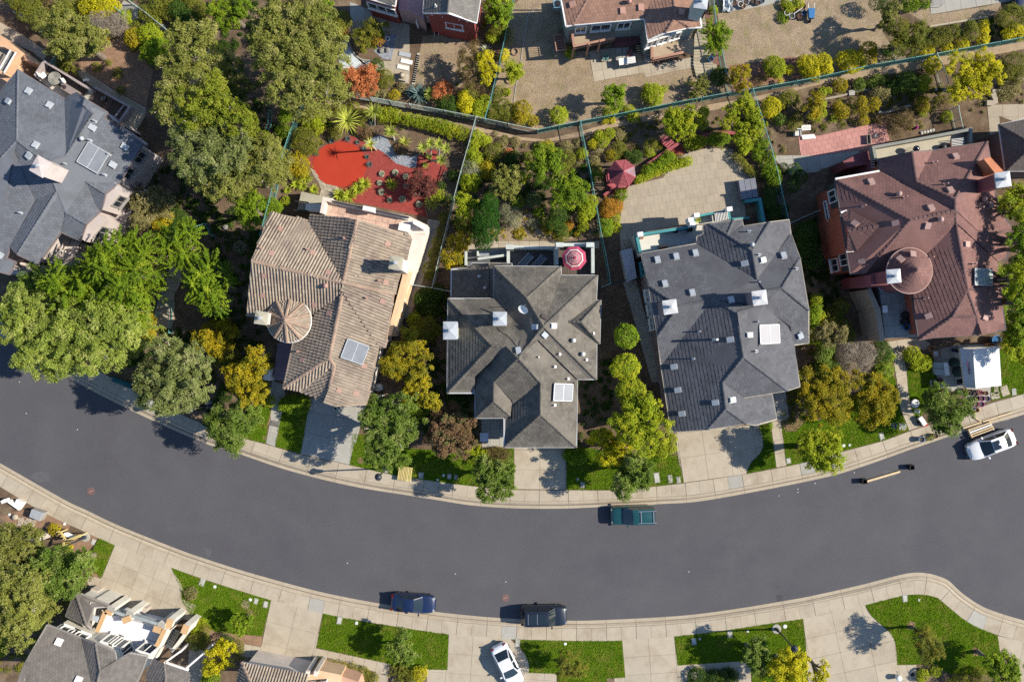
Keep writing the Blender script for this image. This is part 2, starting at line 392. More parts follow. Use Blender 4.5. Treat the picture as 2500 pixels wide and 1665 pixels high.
paved('driveway',T('D4','70,1182 545,1147 575,1415 1120,1378 1240,1400 1250,1640 0,1640 0,1530 100,1524'),t1('D4',70,1182),t1('D4',545,1147),2.55,1.75,m_conc,'concrete driveway crossed by ragged tree shadows left of the shaded lawn')
paved('driveway',T('D4','1720,987 1867,957')+T('D5','415,862 440,920 480,970 560,1040 630,1100 670,1150 690,1210 705,1300 710,1410 885,1410 885,1640')+T('D4','1770,1640 1745,1200'),t1('D5',110,930),t1('D5',415,862),3.0,2.0,m_conc,'wide pale driveway left of the corner lawn')
paved('driveway',T('D5','1628,1145 1867,1195 2100,1250 2100,1640 1840,1640 1830,1500 1780,1360 1645,1280'),t1('D5',1628,1145),t1('D5',1867,1195),2.6,2.2,m_conc,'pale driveway at the right edge below the corner lawn')
# back gardens
paved('patio',T('B3','530,738 770,705 1330,706 1730,705 1725,770 880,795 530,805'),t1('B3',530,738),t1('B3',1730,705),1.0,1.05,m_conc,'row of concrete slabs behind the grey-brown house')
paved('patio',T('A4','600,1440 660,1400 850,1350 1080,1365 1090,1430 1170,1500 1250,1570')+T('B4','1290,130 1170,160 1200,520 1060,520 600,560 190,640 170,800 60,800 45,560 65,420 115,210 440,130'),t1('B4',440,130),t1('B4',900,60),.78,.78,m_conc3,'large sandy paved patio behind the slate-grey house',gap=0.012,stagger=True)
paved('patio',T('A2','1640,170 1867,230 1867,560')+T('A3','0,580 0,770 -60,760 -160,740')+T('A2','1600,640 1700,560 1750,320 1640,300'),t1('A2',1640,300),t1('A2',1750,320),1.6,1.5,m_conc3,'concrete yard behind the dark red house')
paved('patio',T('A2','1310,20 1380,40 1640,170 1640,300 1560,190 1400,210 1330,200'),t1('A2',1330,200),t1('A2',1560,190),1.4,1.4,m_conc2,'shaded concrete strip under the dark red wall')
paved('patio',T('A3','1635,470 1867,440')+T('A4','330,520 345,600 730,520 740,612 282,710 272,665 0,712')+T('A3','1682,748'),t1('A4',0,620),t1('A4',345,560),1.15,1.15,m_conc,'concrete patio behind the orange-brown roof')
paved('patio',T('A4','1675,1230')+T('A5','0,1240 300,1170 600,1110 640,1290 400,1370 0,1420')+T('A4','1700,1445'),t1('A5',0,1240),t1('A5',300,1170),0.62,0.5,m_redbrick,'faded red brick terrace behind the red-brown house',piece='paving_brick',gap=0.02,stagger=True)
paved('patio',T('A5','1010,60 1030,0 1240,-160 1867,-160 1867,0 1700,20 1020,135'),t1('A5',1020,135),t1('A5',1530,50),1.5,1.5,m_conc2,'pale concrete terrace at the top right corner')
paved('garden_path',T('A1','690,670 730,620 1000,800 1330,985 1330,1050 1100,1000 880,830'),t1('A1',730,620),t1('A1',1000,800),1.3,1.1,m_conc3,'weathered concrete path beside the blue-grey house')
paved('garden_path',T('A1','-200,180 0,205 200,320 440,480 400,560 300,480 0,330 -200,240'),t1('A1',0,205),t1('A1',200,320),1.3,1.2,m_conc3,'grey concrete path above the peach terrace')
paved('garden_path',T('B3','165,505 280,520 160,960 60,1240 0,1420 -60,1400 40,1000 120,780'),t1('B3',60,1240),t1('B3',160,960),0.95,1.1,m_conc3,'side path right of the white wall of the tan house')
paved('garden_path',T('B4','80,1080 200,1060 330,1567 440,1990 340,1990 220,1567'),t1('B4',220,1567),t1('B4',80,1080),1.1,1.2,m_conc2,'dark side path left of the slate-grey house')
paved('garden_path',T('B1','1560,920 1640,960 1660,1050 1590,1200 1590,1420 1560,1500 1450,1500 1400,1420 1480,1150'),t1('B1',1590,1420),t1('B1',1590,1200),0.9,0.9,m_conc3,'narrow stepped path between trees left of the tan house')
paved('garden_path',T('A5','1530,960 1867,950 2000,950 2000,1200 1640,1060 1660,1300 1560,1280'),t1('A5',1530,960),t1('A5',1867,950),1.5,1.2,m_conc3,'concrete walk at the right edge behind the dark house')
paved('garden_path',T('A5','-440,1420 0,1420 400,1370 200,1480 -20,1567 -260,1600'),t1('A5',0,1420),t1('A5',400,1370),1.3,1.3,m_conc2,'shaded grey strip under the red brick terrace')
paved('porch',T('B5','545,1120 760,1160 830,1180 900,1580 600,1590'),t1('B5',600,1580),t1('B5',545,1120),1.0,1.0,m_conc2,'deep blue shaded porch floor of the red-brown house',z=3.6)
paved('porch',T('C3','650,820 860,820 860,1090 660,1085'),t1('C3',650,1085),t1('C3',860,1090),0.9,0.9,m_conc2,'shaded tiled porch beside the garage of the grey-brown house')
paved('porch',T('C4','1440,600 1560,580 1590,830 1520,850 1480,840'),t1('C4',1480,840),t1('C4',1590,830),0.9,0.9,m_conc2,'small front porch of the slate-grey house')
paved('side_yard',T('D1','1730,1200 1867,1290 1900,1567 1700,1567'),t1('D1',1700,1567),t1('D1',1730,1200),1.2,1.2,m_stone,'paved yard right of the balcony house')
# lawns and beds: sheets a few millimetres above the soil
ZL=0.112
def lawn(sheetname,s,label,mat=m_lawn,z=ZL):return sheet('lawn',T(sheetname,s)if isinstance(s,str)else s,z,mat,label)
lawn('C2','440,700 610,710 575,900 552,1054 420,1022 300,990 250,760','sunny strip of lawn left of the narrow porch path')
lawn('C2','700,640 960,655 873,1145 645,1080','small square lawn between the porch path and the shaded driveway')
sheet('lawn',T('C2','1345,960 1325,1248 1500,1290 1867,1360')+T('C3','0,1376 560,1440 945,1470 948,1100 660,1100 500,1130 0,1100 -200,1000'),ZL,m_lawn,'long lawn under trees in front of the grey-brown house')
sheet('lawn',T('C3','1432,1090 1620,1090 1867,1140')+T('C4','300,1140 580,1160 628,1412 370,1443')+T('C3','1860,1478 1432,1476'),ZL,m_lawn,'lawn between the two concrete driveways above the road')
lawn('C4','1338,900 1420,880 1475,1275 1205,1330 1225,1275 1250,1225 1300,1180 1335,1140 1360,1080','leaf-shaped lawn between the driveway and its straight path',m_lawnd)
sheet('lawn',T('C4','1520,850 1740,800 1867,850')+T('C5','550,430 690,450 735,740 815,936 600,1023 240,1117')+T('C4','1700,1233 1570,1258'),ZL,m_lawn,'broad lawn around the golden trees')
lawn('C5','800,390 900,240 1040,240 1052,400 1110,545 1000,640 900,880 848,760 816,600','lawn between the long pale path and the cluttered driveway')
lawn('C5','1570,300 1640,200 1900,120 2200,100 2200,560 1867,600 1570,670','lawn right of the white canopy')
lawn('D1','905,252 1048,312 920,622 840,560 760,440','small lawn left of the large driveway below the road')
sheet('lawn',T('D1','1562,522 1640,700 1655,805 1785,865 1760,1010')+T('D2','-60,1000 10,1060 100,1110 525,1145 603,818 0,638'),ZL,m_lawn,'lawn with a small tree between the two left driveways below the road')
sheet('lawn',T('D2','1080,940 1867,1080')+T('D3','355,1125 345,1452 165,1450 0,1480')+T('D2','1680,1398 1017,1252'),ZL,m_lawn,'lawn with young tree beside the blue car')
sheet('lawn',T('D3','942,1172 1480,1187 1867,1187')+T('D4','68,1182 98,1522 0,1528')+T('D3','1800,1530 1790,1640 1345,1640 1345,1488 1088,1480 1090,1400 1040,1290'),ZL,m_lawn,'lawn right of the white saloon')
lawn('D4','547,1147 880,1110 1400,1032 1716,988 1760,1400 1750,1640 1255,1640 1245,1400 1120,1376 575,1412','lawn with the street lamp below the road')
lawn('D5','417,860 750,777 900,767 990,772 1080,802 1180,882 1260,952 1380,1037 1530,1102 1626,1143 1643,1280 1700,1400 1560,1500 1190,1490 1090,1430 1080,1400 712,1408 695,1200 640,1110 570,1045 480,965','curving corner lawn with two staked trees')
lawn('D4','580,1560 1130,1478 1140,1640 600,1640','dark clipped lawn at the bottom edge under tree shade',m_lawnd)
sheet('dry_lawn',T('A3','930,60 1200,-160 1420,-160 1425,240 1330,330 1340,480 1630,470 1680,750')+T('A4','272,668 282,712 740,615 880,640 1000,760 1080,830 0,1040')+T('A3','1560,1105 1160,1190 690,1070 830,600'),ZL,m_dry,'bare dry lawn behind the orange-brown roof')
sheet('dry_lawn',T('A4','900,-160 1867,-160')+T('A5','540,-160 580,300 690,470 800,520 0,690')+T('A4','1300,790 1080,830 1020,640 960,300'),ZL,m_dry,'large straw-coloured lawn at the top right')
sheet('dry_lawn',T('A3','125,330 600,300 700,400 650,600 460,800 20,770'),ZL,m_dry,'bare brown yard right of the dark red house')
sheet('dry_lawn',T('A5','770,90 1000,60 1020,140 1530,60 1670,20 1600,140 1020,250 1000,240'),ZL,m_dry,'dry strip of grass under the top right terrace')
sheet('bark_bed',T('A1','940,340 1150,370 1260,470 1330,560 1400,640 1330,980 1000,790 700,620 740,540 880,470'),ZL,m_bark,'bark-covered bank above the blue-grey house')
sheet('bark_bed',T('C4','1515,860 1640,800 1740,850 1660,940 1560,950'),ZL+.008,m_bark,'reddish bark bed by the front porch of the slate-grey house')
sheet('bark_bed',T('D1','0,60 200,0 400,10 645,130 620,190 560,160 100,160'),ZL,m_bark,'bark bed at the left edge below the road')
sheet('bark_bed',T('D1','765,188 905,255 840,370 700,400 600,340'),ZL,m_bark,'bark bed round the left street lamp')
sheet('bark_bed',T('D1','840,540 925,615 920,628 800,595'),ZL+.008,m_bark,'small bark corner by the large driveway')
sheet('bark_bed',T('D2','0,1040 100,1112 528,1150 515,1245 355,1218 335,1330 200,1400 0,1300'),ZL,m_bark,'bark bed with yellow shrubs left of the second driveway')
sheet('bark_bed',T('A4','1040,600 1370,560 1600,520 1867,540 1867,690 1300,780 1080,830'),ZL+.008,m_redmul,'reddish mulch strip along the upper garden fence')
sheet('bark_bed',T('B3','520,700 780,600 1100,440 1400,560 1500,690 780,706'),ZL,m_dry,'sunlit bare slope behind the grey-brown house')
sheet('dirt_track',T('A2','900,960 960,920 1130,905 1500,960 1867,1010')+T('A3','0,1030 600,1150 1000,1250 1230,1275 1600,1190')+T('A4','0,1110 900,950 1300,880 1867,750')+T('A5','0,720 900,560 1867,380 2200,300 2200,390 1867,450 900,640 0,775')+T('A4','1300,920 940,1000 0,1160')+T('A3','1600,1240 1230,1300 900,1270 600,1190 0,1060')+T('A2','1500,1000 1130,960 960,980'),ZL+.004,m_path,'dirt track running along the long green fence')
sheet('gravel_bed',T('A2','1190,460 1300,330 1350,470 1420,540 1520,560 1500,620 1250,630'),ZL,m_whitestone,'pale pebble bed under the big olive tree')
sheet('gravel_bed',T('A2','1640,300 1750,320 1720,555 1620,540 1540,470'),ZL+.006,m_gravel,'dark grey gravel bed with boulders')
sheet('stone_path',T('A2','1330,200 1480,200 1440,260 1340,320 1310,430 1370,520 1500,600 1640,560 1700,560 1600,640 1500,640 1420,540 1350,470 1300,330'),ZL+.004,m_stone,'flagstone path curving round the clipped shrub')
# red garden
sheet('red_gravel_bed',T('A2','930,1450 1010,1390 1180,1290 1340,1240 1460,1300 1540,1350 1640,1390 1740,1480 1867,1520')+T('A3','60,1440 170,1370 240,1370 270,1420 350,1560')+T('B3','320,60 250,200 140,330 160,490')+T('B2','1860,455 1340,345 1280,260 1100,100 970,40'),ZL,m_redg,'bed of red gravel dotted with pale cushion plants')
ov=[(830+66*math.cos(t),402+55*math.sin(t))for t in np.linspace(0,2*math.pi,48,endpoint=False)]
sheet('red_lawn',ov,ZL+.02,m_red,'oval lawn of bright red turf',thick=.02)
sheet('gravel_stream',T('A2','1460,1310 1550,1245 1610,1235 1660,1260 1700,1330 1760,1400 1867,1430')+T('A3','70,1420 60,1530 0,1530')+T('A2','1740,1490 1640,1400 1560,1350'),ZL+.006,m_gravel,'dry stream of grey gravel winding by the red bed')
paved('garden_path',T('B2','960,40 1000,60 1060,150 1100,185 1200,205 1250,250 1170,330 1040,300 1060,240 1040,180 985,100'),t1('B2',1060,300),t1('B2',1170,330),0.45,0.35,m_stone,'brick path curving to the red oval lawn',z=0.135,gap=0.02,piece='paving_brick',stagger=True)
m_stain=M('oil_stained_asphalt',(.042,.041,.044),(.06,.058,.062),4,fine=.2);m_scuff=M('scuffed_asphalt',(.095,.092,.095),(.078,.076,.081),1.5,fine=.2)
def blot(s_,x,y,r,mat,label,ax=1.0):
    rr_=random.Random(int(x+y));pts=[]
    for i in range(18):t=2*math.pi *i/18;q=r *rr_.uniform(.65,1.15);pts.append(T(s_,'%g,%g'%(x+q *math.cos(t)*ax,y+q *math.sin(t)))[0])
    return sheet('road_stain',pts,.006,mat,label)
blot('D4',1505,800,32,m_stain,'dark oil stain by the lower kerb');blot('D4',1490,700,10,m_stain,'small dark spot above the oil stain');blot('C5',640,1330,40,m_scuff,'scuffed patch near the lone plank',2.2);blot('C5',1690,830,30,m_scuff,'scuffed patch by the right kerb',1.6);blot('C1',380,1360,60,m_scuff,'scuffed patch at the left of the road',1.5);blot('D2',30,380,45,m_scuff,'pale scuffed patch near the lower kerb',.8)
# ---------------------------------------------------------------- houses
m_white=M('white_paint',(0.72,0.70,0.66),fine=0.04,rough=0.6)
m_metal=M('galvanised_sheet',(0.36,0.38,0.40),(0.31,0.33,0.35),2.0,rough=0.45,fine=0.06,metal=0.0,spec=0.5)
m_gutter=M('pale_gutter',(0.42,0.42,0.42),fine=0.08,rough=0.5)
m_pane=GLASS('window_glass',(0.020,0.026,0.032))
m_trim=M('grey_trim',(0.28,0.26,0.24),fine=0.05)
m_panel=M('solar_glass',(0.185,0.195,0.215),(0.155,0.165,0.185),1.2,rough=0.5,fine=0.04,spec=0.3)
m_black=M('black_plastic',(0.018,0.018,0.02),fine=0.1,rough=0.5)
class Roof:
    def __init__(s,root,V,F,mat,style,cap_mat=None,fixed=None,gutter=True,outline=None,wall_mat=None,wall_in=0.45,thick=0.2,tile=(0.30,0.34),cap_r=0.13,gut_mat=None,rise=1.0,base=6.0,axes=None,slope=.42):
        V={n:(v[0],v[1],v[2]if v[2]<=base else base+(v[2]-base)*rise)for n,v in V.items()}
        s.root=root;names=list(V);s.names=names;s.V=V
        fixed=set(fixed if fixed is not None else (outline or []))
        z={n:V[n][2]for n in names};tw={n:0.0 for n in names}
        facets=[f.split()for f in F];prior=[]
        for f in facets:
            g=None
            if f[-1][0]=='@':
                w=f.pop();a=rad(axes+{'E':0,'N':90,'W':180,'S':270}[w[1]]);q=float(w[2:])if len(w)>2 else slope;g=(-math.cos(a)*q,-math.sin(a)*q)
            prior.append(g)
        s.facets=facets;soft=axes is not None
        for it in range(160 if soft else 70):
            xy={n:P(V[n][0],V[n][1],z[n])for n in names};acc={n:[]for n in names}
            for f,g in zip(facets,prior):
                A=np.array([[xy[n].x,xy[n].y,1]for n in f]);b=np.array([z[n]for n in f])
                if len(f)==3:c=np.linalg.solve(A+np.eye(3)*1e-9,b)if abs(np.linalg.det(A))>1e-6 else None
                else:c=np.linalg.lstsq(A,b,rcond=None)[0]
                if c is None and g is None:continue
                if g is not None:
                    wt=.85;c0,c1=(g if c is None else (wt *g[0]+(1-wt)*c[0],wt *g[1]+(1-wt)*c[1]));c=(c0,c1,float(np.mean(b -c0 *A[:,0]-c1 *A[:,1])))
                for n in f:acc[n].append(float(c[0]*xy[n].x+c[1]*xy[n].y+c[2]))
            for n in names:
                if acc[n]and (soft or n not in fixed):
                    z[n]+=0.7*(sum(acc[n])/len(acc[n])-z[n])
                    if soft and n in fixed:z[n]+=.05*(V[n][2]-z[n])
        s.z=z;s.X={n:P(V[n][0],V[n][1],z[n])for n in names}
        s.planes=[]
        for f in facets:
            A=np.array([[s.X[n].x,s.X[n].y,1]for n in f]);b=np.array([z[n]for n in f])
            s.planes.append(np.linalg.lstsq(A,b,rcond=None)[0])
        # deck
        bm=bmesh.new();bv={n:bm.verts.new(s.X[n])for n in names}
        for f in facets:
            try:bm.faces.new([bv[n]for n in f])
            except ValueError:pass
        bmesh.ops.triangulate(bm,faces=bm.faces[:]);bm.normal_update()
        for q in bm.faces:
            if q.normal.z<0:q.normal_flip()
        for v in bm.verts:v.co-=root.location
        me=bpy.data.meshes.new('roof');bm.to_mesh(me);bm.free();me.materials.append(mat)
        s.ob=bpy.data.objects.new('roof',me);COL.objects.link(s.ob);s.ob.parent=root
        s.cover(mat,style,tile);s.caps(cap_mat or mat,cap_r)
        if outline:
            pts=[s.X[n]for n in outline]
            if gutter:
                mb=MB()
                for i in range(len(pts)):
                    a,b=pts[i],pts[(i+1)%len(pts)]
                    d=Vector((b.x -a.x,b.y -a.y,0))
                    if d.length<0.05:continue
                    mb.bar(a+Vector((0,0,-0.07)),b+Vector((0,0,-0.07)),0.13,0.16)
                mb.build('gutter',gut_mat or m_gutter,root)
            if wall_mat is not None:
                s.walls([(p.x,p.y,p.z)for p in pts],wall_mat,wall_in)
    def walls(s,pts,mat,d):
        if area2(pts)<0:pts=pts[::-1]
        q=shrink(pts,d);mb=MB()
        n=len(q);tz=[p[2]-.12 for p in pts]
        mb.add([(p[0],p[1],0)for p in q]+[(p[0],p[1],tz[i])for i,p in enumerate(q)],[(i,(i+1)%n,n+(i+1)%n,n+i)for i in range(n)]);s.foot=q;s.foot_top=[p[2]-0.12 for p in pts]
        mb.build('wall',mat,s.root)
    def facet_at(s,x,y):
        for i,f in enumerate(s.facets):
            if inside((x,y),[(s.X[n].x,s.X[n].y)for n in f]):return i
        return None
    def at(s,px,py):
        """point of the roof seen at plan position px, py, with its facet"""
        z=7.0;k=None
        for _ in range(8):
            w=P(px,py,z);k=s.facet_at(w.x,w.y)
            if k is None:break
            c=s.planes[k];z=c[0]*w.x+c[1]*w.y+c[2]
        if k is None:
            c=min(range(len(s.planes)),key=lambda i:sum((w.x -s.X[n].x)**2+(w.y -s.X[n].y)**2 for n in s.facets[i])/len(s.facets[i]))
            k=c;c=s.planes[k]
            z=min(9,max(3,c[0]*w.x+c[1]*w.y+c[2]));w=P(px,py,z)
        return P(px,py,z),k
    def frame(s,k):
        a,b,_=s.planes[k];n=Vector((-a,-b,1)).normalized()
        dn=Vector((-a,-b,0));dn=dn.normalized()if dn.length>0.02 else Vector((1,0,0))
        sd=Vector((0,0,1)).cross(dn);dn3=sd.cross(n);return sd,dn3,n   # along, downslope, normal
    def cover(s,mat,style,tile):
        """tile or shingle courses laid over each facet as real pieces"""
        mb=MB();tw,tl=tile
        for k,f in enumerate(s.facets):
            a,b,c=s.planes[k];sl=math.hypot(a,b);dn=Vector((-a,-b))/sl if sl>0.02 else Vector((1,0));sd=Vector((-dn.y,dn.x))
            cs=1/math.sqrt(1+sl *sl);nz=Vector((-a,-b,1))*cs
            poly=[(s.X[n].x,s.X[n].y)for n in f]
            L=[(p[0]*sd.x+p[1]*sd.y,p[0]*dn.x+p[1]*dn.y)for p in poly]
            if area2(L)<0:pass
            u0,u1=min(p[0]for p in L),max(p[0]for p in L);v0,v1=min(p[1]for p in L),max(p[1]for p in L)
            # keep tiles inside what can be in the picture
            dv=tl *cs
            def W(u,v,h):
                x=sd.x *u+dn.x *v;y=sd.y *u+dn.y *v
                return Vector((x,y,a *x+b *y+c))+nz *h
            for iv in range(int((v1 -v0)/dv)+2):
                vb=v1 -iv *dv;vt=vb -dv
                off=(iv%2)*tw/2 if style=='flat' else 0
                for iu in range(int((u1 -u0)/tw)+3):
                    ua=u0+(iu -1)*tw+off;ub=ua+tw
                    xm=sd.x *(ua+tw/2)+dn.x *(vb -dv/2);ym=sd.y *(ua+tw/2)+dn.y *(vb -dv/2)
                    if abs(xm)>49 or abs(ym)>34:continue
                    if style=='flat':
                        cp=clip(L,[(ua+.006,vt),(ub -.006,vt),(ub -.006,vb),(ua+.006,vb)])
                        if len(cp)<3 or abs(area2(cp))<0.004:continue
                        if area2(cp)<0:cp=cp[::-1]
                        j=random.uniform(0,0.010)
                        vs=[W(u,v,0.010+0.019*(v -vt)/dv+j)for u,v in cp]
                        n=len(cp);lo=[W(u,v,0.0)for u,v in cp]
                        fs=[tuple(range(n))]
                        for i in range(n):
                            if cp[i][1]>vt+dv *.9 and cp[(i+1)%n][1]>vt+dv *.9:fs.append((i,n+i,n+(i+1)%n,(i+1)%n))
                        mb.add(vs+lo,fs)
                    else:
                        if not inside((ua+tw/2,vb -dv/2),L):continue
                        j=random.uniform(-0.006,0.006);vs=[]
                        for v,h0 in ((vt -dv *.08,0.0),(vb,0.035)):
                            for q,hh in ((0.0,0.0),(0.12,0.055),(0.36,0.098),(0.60,0.060),(0.72,0.0),(1.0,0.0)):
                                vs.append(W(ua+tw *q,v,0.01+h0+hh+j))
                        fs=[(i,i+6,i+7,i+1)for i in range(5)]+[(6,11,10,9,8,7)]
                        mb.add(vs,fs)
        o=mb.build('tile_cover' if style=='barrel' else 'shingle_cover',mat,s.ob,kind='stuff')
        bm=bmesh.new();bm.from_mesh(o.data);bmesh.ops.recalc_face_normals(bm,faces=[]);bm.to_mesh(o.data);bm.free()
    def caps(s,mat,r):
        ed={}
        for k,f in enumerate(s.facets):
            for i in range(len(f)):ed.setdefault(frozenset((f[i],f[(i+1)%len(f)])),[]).append(k)
        mb=MB()
        for e,ks in ed.items():
            if len(ks)!=2 or len(e)!=2:continue
            n0,n1=sorted(e);A,B=s.X[n0],s.X[n1]
            k0,k1=ks
            cen=[sum(s.X[n].x for n in s.facets[k1])/len(s.facets[k1]),sum(s.X[n].y for n in s.facets[k1])/len(s.facets[k1])]
            zc=s.planes[k1][0]*cen[0]+s.planes[k1][1]*cen[1]+s.planes[k1][2]
            if zc>s.planes[k0][0]*cen[0]+s.planes[k0][1]*cen[1]+s.planes[k0][2]-0.02:continue     # valley or flat
            if A.z<B.z:A,B=B,A
            d=B -A;Ln=d.length
            if Ln<0.3:continue
            d.normalize();sd=d.cross(Vector((0,0,1))).normalized();up=sd.cross(d);step=0.36;n=max(1,int(Ln/step))
            for i in range(n):
                p0=A+d *(Ln *i/n);p1=A+d *(Ln *(i+1)/n+0.03);vs=[]
                for p,h,rr in ((p0,0.01,r *.92),(p1,0.045,r)):
                    for q in range(6):
                        t=math.pi *q/5;vs.append(p+sd *(rr *math.cos(t))+up *(rr *.62*math.sin(t)+h -0.015))
                fs=[(q,q+1,q+7,q+6)for q in range(5)]+[(6,7,8,9,10,11)]
                mb.add(vs,fs)
        if mb.v:mb.build('ridge_cap',mat,s.ob,kind='stuff')
    # --- things fixed to the roof
    def vent(s,px,py,mat=None,w=0.55,l=0.62,h=0.2):
        w*=.82;l*=.82;p,k=s.at(px,py);sd,dn,n=s.frame(k);R=Matrix((sd,dn,n)).transposed()
        mb=MB();mb.box(p+n *(h/2+0.02),(w,l,h),M3=R)
        o=mb.build('roof_vent',mat or m_metal,s.root);m2=MB()
        m2.box(p+n *(h+0.035),(w+.07,l+.07,0.035),M3=R);m2.box(p+n *0.035,(w+.13,l+.13,0.02),M3=R)
        m2.build('vent_flange',mat or m_metal,o);return o
    def pipe(s,px,py,h=0.6,r=0.07,mat=None,flash=True):
        p,k=s.at(px,py);sd,dn,n=s.frame(k);R=Matrix((sd,dn,n)).transposed()
        mb=MB();mb.tube([p -Vector((0,0,.05)),p+Vector((0,0,h))],r,8)
        o=mb.build('vent_pipe',mat or m_metal,s.root)
        if flash:MB().box(p+n *.05,(.22,.26,.03),M3=R).build('flashing',mat or m_metal,o)
        return o
    def turbine(s,px,py,r=0.22,mat=None):
        p,k=s.at(px,py);mb=MB();mb.lathe(p,[(r *.7,-.1),(r *.7,.25),(r,.3),(r *1.05,.42),(r *.7,.55),(.02,.58)],14)
        return mb.build('roof_cowl',mat or m_metal,s.root,smooth=True)
    def solar(s,px,py,w,l,label=None,ang=None,frame_mat=None,pane=None,split='v'):
        p,k=s.at(px,py);sd,dn,n=s.frame(k);R=Matrix((sd,dn,n)).transposed()
        if ang is not None:R=R @ Matrix.Rotation(ang,3,'Z')
        c=p+n *0.22;mb=MB()
        e1,e2=R @ Vector((1,0,0)),R @ Vector((0,1,0))
        for sx in (-1,1):mb.box(c+e1 *(sx *w/2),(0.07,l,0.1),M3=R)
        for q in (-1,0,1):mb.box(c+e2 *(q *l/2),(w -0.07,0.07,0.098),M3=R)
        for sx in (-1,1):
            for sy in (-1,1):mb.box(c+e1 *(sx *w *.42)+e2 *(sy *l *.42)-n *.13,(.06,.06,.2),M3=R)
        o=mb.build('solar_panel',frame_mat or m_metal,s.root)
        for q in (-1,1):MB().box(c+e2 *(q *l/4),(w -.08,l/2-.08,0.06),M3=R).build('panel_glass',pane or m_panel,o)
        t=MB();t.tube([c+e1 *(w *.5)+e2 *(l *.52)-n *.1,c+e1 *(w *.62)+e2 *(l *.6)-n *.12],.03,6);t.tube([c -e1 *(w *.5)-e2 *(l *.52)-n *.1,c -e1 *(w *.6)-e2 *(l *.57)-n *.12],.03,6)
        t.build('pipe_stub',m_black,o,kind='stuff');return o
    def chimney(s,px,py,w,h_top,rot,wall,cap=None,z0=3.0,wy=None):
        """px, py: centre of the cap as seen"""
        c=P(px,py,h_top);wy=wy or w;mb=MB()
        mb.box((c.x,c.y,(z0+h_top -.12)/2),(w *.86,wy *.86,h_top -.12-z0),rz=rot)
        o=mb.build('chimney',wall,s.root);m2=MB();R=Matrix.Rotation(rot,3,'Z');x,y=w/2,wy/2
        vs=[c+R @ Vector((sx *x,sy *y,zz))for zz in (-.14,0)for sx,sy in ((-1,-1),(1,-1),(1,1),(-1,1))]+[c+Vector((0,0,.13))]
        m2.add(vs,[(3,2,1,0),(0,1,5,4),(1,2,6,5),(2,3,7,6),(3,0,4,7),(4,5,8),(5,6,8),(6,7,8),(7,4,8)])
        m2.build('chimney_cap',cap or m_metal,o)
        MB().lathe(c,[(.12,0),(.12,.38),(.17,.39),(.17,.48),(.02,.52)],12).build('flue',m_metal,o,smooth=False);return o
def win(root,a,b,t,zc,w,h,out=0.06,frame=None,shutter=None,bars=1,sill=True,pane=None):
    """window on the wall line a->b (outside on the right hand side), t along it 0..1"""
    a,b=Vector((a[0],a[1],0)),Vector((b[0],b[1],0));d=(b -a).normalized();nrm=Vector((d.y,-d.x,0))
    c=a+(b -a)*t+Vector((0,0,zc));R=Matrix((d,nrm,Vector((0,0,1)))).transposed();fr=frame or m_white;mb=MB();g=0.09
    for sx in (-1,1):mb.box(c+d *(sx *(w/2+g/2))+nrm *out/2,(g,out+.06,h+2*g),M3=R)
    for sz in (-1,1):mb.box(c+Vector((0,0,sz *(h/2+g/2)))+nrm *out/2,(w,out+.058,g),M3=R)
    for k in range(bars):mb.box(c+d *(-w/2+w *(k+1)/(bars+1))+nrm *out/2,(0.05,out+.02,h),M3=R)
    o=mb.build('window',fr,root)
    for k in range(bars+1):
        ww=w/(bars+1)-.05
        MB().box(c+d *(-w/2+w *(k+.5)/(bars+1))+nrm *.02,(ww,.03,h),M3=R).build('pane',pane or m_pane,o)
    if sill:MB().box(c+Vector((0,0,-h/2-g -.03))+nrm *.1,(w+.35,.26,.06),M3=R).build('sill',fr,o)
    if shutter:
        for sx in (-1,1):MB().box(c+d *(sx *(w/2+.36))+nrm *.045,(.42,.05,h+.1),M3=R).build('shutter',shutter,root)
    return o
def ewin(R,n1,n2,t,zc,w,h,**k):
    """window in the wall below the eave n1-n2"""
    q=[min(R.foot,key=lambda v:(v[0]-R.X[n].x)**2+(v[1]-R.X[n].y)**2)for n in (n1,n2)];i,j=(R.foot.index(v)for v in q);m=len(R.foot)
    if (i+1)%m!=j:q=q[::-1];t=1-t
    return win(R.root,q[0],q[1],t,zc,w,h,**k)
def pts3(d):
    """'A1 n,x,y,z n,x,y,z ...' per sheet -> dict"""
    out={}
    for sh,s in d:
        for w in s.split():
            q=w.split(',');a=T(sh,q[1]+','+q[2])[0];out[q[0]]=(a[0],a[1],float(q[3]))
    return out
def railing(root,pts,z0,h,mat,name='railing',gap=0.14,top=(0.12,0.06),bal=0.03,closed=False,btm=True):
    mb=MB();n=len(pts)
    for i in range(n -(0 if closed else 1)):
        a,b=Vector((*pts[i][:2],0)),Vector((*pts[(i+1)%n][:2],0));L=(b -a).length
        mb.bar(a+Vector((0,0,z0+h)),b+Vector((0,0,z0+h)),*top)
        if btm:mb.bar(a+Vector((0,0,z0+.1)),b+Vector((0,0,z0+.1)),.05,.05)
        k=max(2,int(L/gap))
        for j in range(k+1):
            p=a+(b -a)*(j/k);mb.box((p.x,p.y,z0+h/2),(bal,bal,h),rz=math.atan2(b.y -a.y,b.x -a.x))
    return mb.build(name,mat,root)
def slab_poly(root,name,pts,z0,z1,mat,kind=None):
    mb=MB();mb.prism([tuple(p[:2])for p in pts],z0,z1);return mb.build(name,mat,root,kind=kind)
